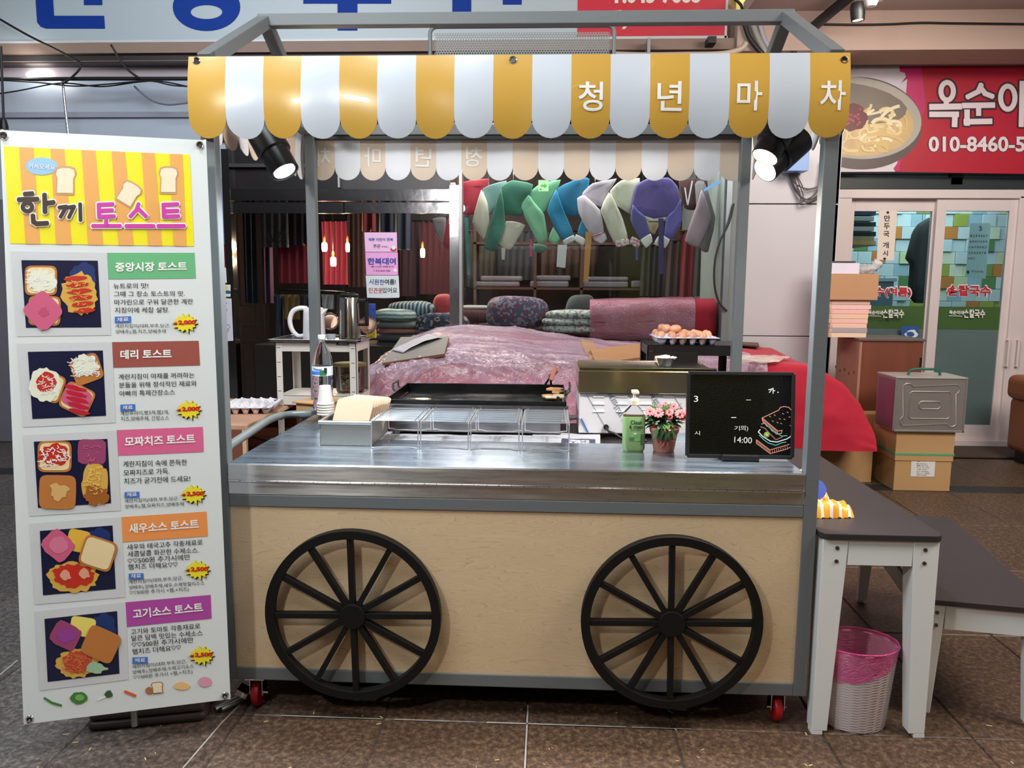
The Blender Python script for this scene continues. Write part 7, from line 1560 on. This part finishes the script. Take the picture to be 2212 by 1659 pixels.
# tan box flap behind (open carton)
b=MB((2.75,3.75,0)); b.box(2.58,3.0,3.615,3.80,0,.50,M('cardboard_tan',(186,140,88),.8)); b.build('carton', label='tan carton standing behind the strapped cardboard box', cat='box', bevel=.006)
# brown cabinet
cwd=M('cabinet_brown',(112,60,40),.5,var=.35,scale=1.4,stretch=(6,6,.7)); cws=M('cabinet_side',(158,116,94),.6,var=.2,scale=2,stretch=(3,3,.7)); cwt=M('cabinet_top',(96,82,76),.5,var=.15)
zt5=1.08; F1=at(1858,731,z=zt5); F2=at(1996,729,y=F1.y)
yk0=F1.y; kx0_,kx1_=F1.x,F2.x; yk1=min(4.25,yk0+.55)
kb_=thing('wooden_cabinet','old brown wooden cabinet carrying the stack of flat boxes, left of the restaurant door','cabinet',((kx0_+kx1_)/2,(yk0+yk1)/2,0))
b=MB(); b.box(kx0_+.02,kx1_,yk0,yk0+.018,0.02,zt5-.02,cwd); b.build('cabinet_front',parent=kb_); b=MB(); b.box(kx0_,kx0_+.02,yk0,yk1,0.0,zt5-.02,cws); b.box(kx1_-.018,kx1_,yk0+.018,yk1,0,zt5-.02,cws); b.box(kx0_+.02,kx1_-.02,yk1-.018,yk1,0,zt5-.02,cws); b.build('cabinet_side',parent=kb_)
b=MB(); b.box(kx0_-.012,kx1_+.015,yk0-.012,yk1,zt5-.02,zt5,cwt); b.build('cabinet_top',parent=kb_,bevel=.003)
b=MB(); hpz=at(1990,778,y=yk0).z; b.box(kx1_-.022,kx1_-.004,yk0-.006,yk0,hpz-.05,hpz+.02,chrome); b.build('hinge_plate',parent=kb_)
b=MB(); 
for k in range(5): b.cyl((kx0_-.002,yk0+.08+.1*k,.8-.02*(k%2)),(kx0_+.001,yk0+.08+.1*k,.8-.02*(k%2)),.012,M('knot',(90,60,46),.7),n=10)
b.build('wood_knot',parent=kb_)
# stack of flat boxes on it
ysk=yk0+.08; cols8=[(236,206,176),(168,160,170),(236,196,176),(236,190,176),(232,196,170),(240,184,176),(238,196,190),(236,200,184)]
ya=[700,691,682,672.5,663,654,645,635.5]; xr=[1873,1875,1874,1876,1877,1878,1883,1881]
nm=['lowest','second from bottom','third from bottom','fourth from bottom','fourth from top','third from top','second from top','topmost']
for k in range(8):
    A=at(1790,ya[k],y=ysk); Bb=at(xr[k],ya[k],y=ysk); h_=.0375; z_=zt5+.001+k*h_
    b=MB((A.x,ysk,z_)); x0_=at(1792+ (k%3),ya[k],y=ysk).x; b.box(x0_,Bb.x,ysk,ysk+.30,z_,z_+h_-.002,M('flatbox_%d'%k,cols8[k],.45,coat=.3)); o=b.build('flat_box',bevel=.002,label='%s flat box, %s in the stack of eight on the wooden cabinet'%(['cream','grey','peach','pink','cream white','rosy','pale pink','ivory'][k],nm[k]),cat='box',group='flat boxes stacked on the cabinet')
    g=MB(); g.box(x0_-.001,x0_+.02,ysk-.001,ysk+.301,z_+.004,z_+h_-.006,M('flatbox_end',(206,170,140),.5)); g.build('box_end',parent=o)
zz=zt5+.001+8*.0375
b=MB((2.55,ysk,zz)); XA,XB=at(1795,600,y=ysk-.03).x,at(1899,600,y=ysk-.03).x; h2=.205; b.box(XA,XB,ysk-.03,ysk+.28,zz,zz+h2,M('cardboard_brown',(184,140,102),.75,var=.05)); b.build('cardboard_box',label='plain brown cardboard box on top of the flat box stack',cat='box',bevel=.003)
zz2=zz+h2+.001; XC=at(1858,560,y=ysk+.0).x; b=MB((XA,ysk,zz2)); b.box(XA,XC,ysk,ysk+.2,zz2,zz2+.085,M('box_white_lilac',(216,212,226),.5)); b.box(XA-.02,XC-.03,ysk+.005,ysk+.2,zz2+.087,zz2+.100,M('box_lid_dark',(60,52,52),.5)); b.build('white_box',label='white box with dark lid, topmost on the cabinet stack',cat='box',bevel=.002)
b=MB((XB-.1,ysk,zz2)); pb=plastic_mat('clear_bag',(220,220,222),.2,.7)
b.ball((XC+.09,ysk+.1,zz2+.038),.075,pb,20,12,(1.1,.7,.5),.5); b.ball((XC+.17,ysk+.1,zz2+.075),.045,pb,16,10,(1,.7,.9),.6); b.build('plastic_bag',smooth='all',label='crumpled clear plastic bag beside the white box on the cabinet stack',cat='bag')
# brown armchair edge at far right
ac=M('leather_brown',(132,74,44),.45,var=.15,scale=3,bump=.1,bscale=30); ax_,ay_=3.98,4.25
so=thing('leather_sofa','brown leather sofa arm at the right edge of the picture by the restaurant door','sofa',(4.4,4.2,0))
q=at(2174,830,y=4.32); b=MB(); b.box(q.x+.03,5.2,4.0,4.32,.10,.56,ac); b.build('sofa_body',parent=so,bevel=.05,seg=4); b=MB(); b.box(q.x,q.x+.30,3.97,4.34,.54,.75,ac); b.build('sofa_arm',parent=so,bevel=.06,seg=4)
b=MB(); b.box(q.x+.1,5.1,4.05,4.28,0,.10,black); b.build('sofa_base',parent=so)
# bits of chalk line and litter on floor
b=MB((0,0,0)); ch=M('chalk_line',(168,164,158),.9,var=.3,scale=30)
def fl(pts,w): 
    P=[at(x,y,z=.0012) for x,y in pts]
    for p,q in zip(P,P[1:]): d=(q-p).normalized(); n_=Vector((-d.y,d.x,0))*w/2; b.ngon([p+n_,q+n_,q-n_,p-n_],ch)
J_=lambda x0_,x1_,y_,w_: b.ngon([Vector((x0_,y_-w_,.0012)),Vector((x1_,y_-w_*.6,.0012)),Vector((x1_,y_+w_*.6,.0012)),Vector((x0_,y_+w_,.0012))],ch)
J_(-.80,-.45,-.02,.003); J_(-.40,-.12,-.02,.0018); J_(-.08,.40,-.02,.004); J_(.42,.62,-.02,.002); fl([(495,1528),(520,1520),(480,1560),(395,1659)],.006); fl([(0,1457),(38,1426)],.006); b.ngon([Vector((.057,-.42,.0012)),Vector((.063,-.42,.0012)),Vector((.063,.10,.0012)),Vector((.057,.10,.0012))],ch)
b.build('chalk_mark',label='thin pale scuffed lines on the floor in front of the cart',cat='mark',kind='stuff',fixn=False)
rr=random.Random(9); b=MB((0,0,0)); lm=M('crumb_pale',(196,176,130),.8)
for k in range(70):
    x,y=rr.uniform(-1.5,2.0),rr.uniform(-.45,.1); s=rr.uniform(.002,.006); a=rr.random()*3; b.box(x-s*1.6,x+s*1.6,y-s*.4,y+s*.4,.0002,.0018,lm,rot=Matrix.Rotation(a,3,'Z'))
b.build('litter',label='small pale crumbs scattered on the floor before the cart',cat='litter',kind='stuff')
# tube lights over the aisle behind the photographer (seen reflected in the glass)
tl=M('tube_glow',(255,250,236),.4,emit=5,var=0)
for k,yy_ in enumerate((-3.2,-4.3,-5.4,-6.5)):
    b=MB((.9,yy_,4.6)); b.box(.86,.94,yy_-.35,yy_+.35,4.6,4.63,tl); b.build('ceiling_tube_light',label='white tube light over the aisle reflected in the shop glass, %s'%['nearest to the cart','second from the cart','third from the cart','farthest from the cart'][k],cat='light',group='tube lights over the aisle')
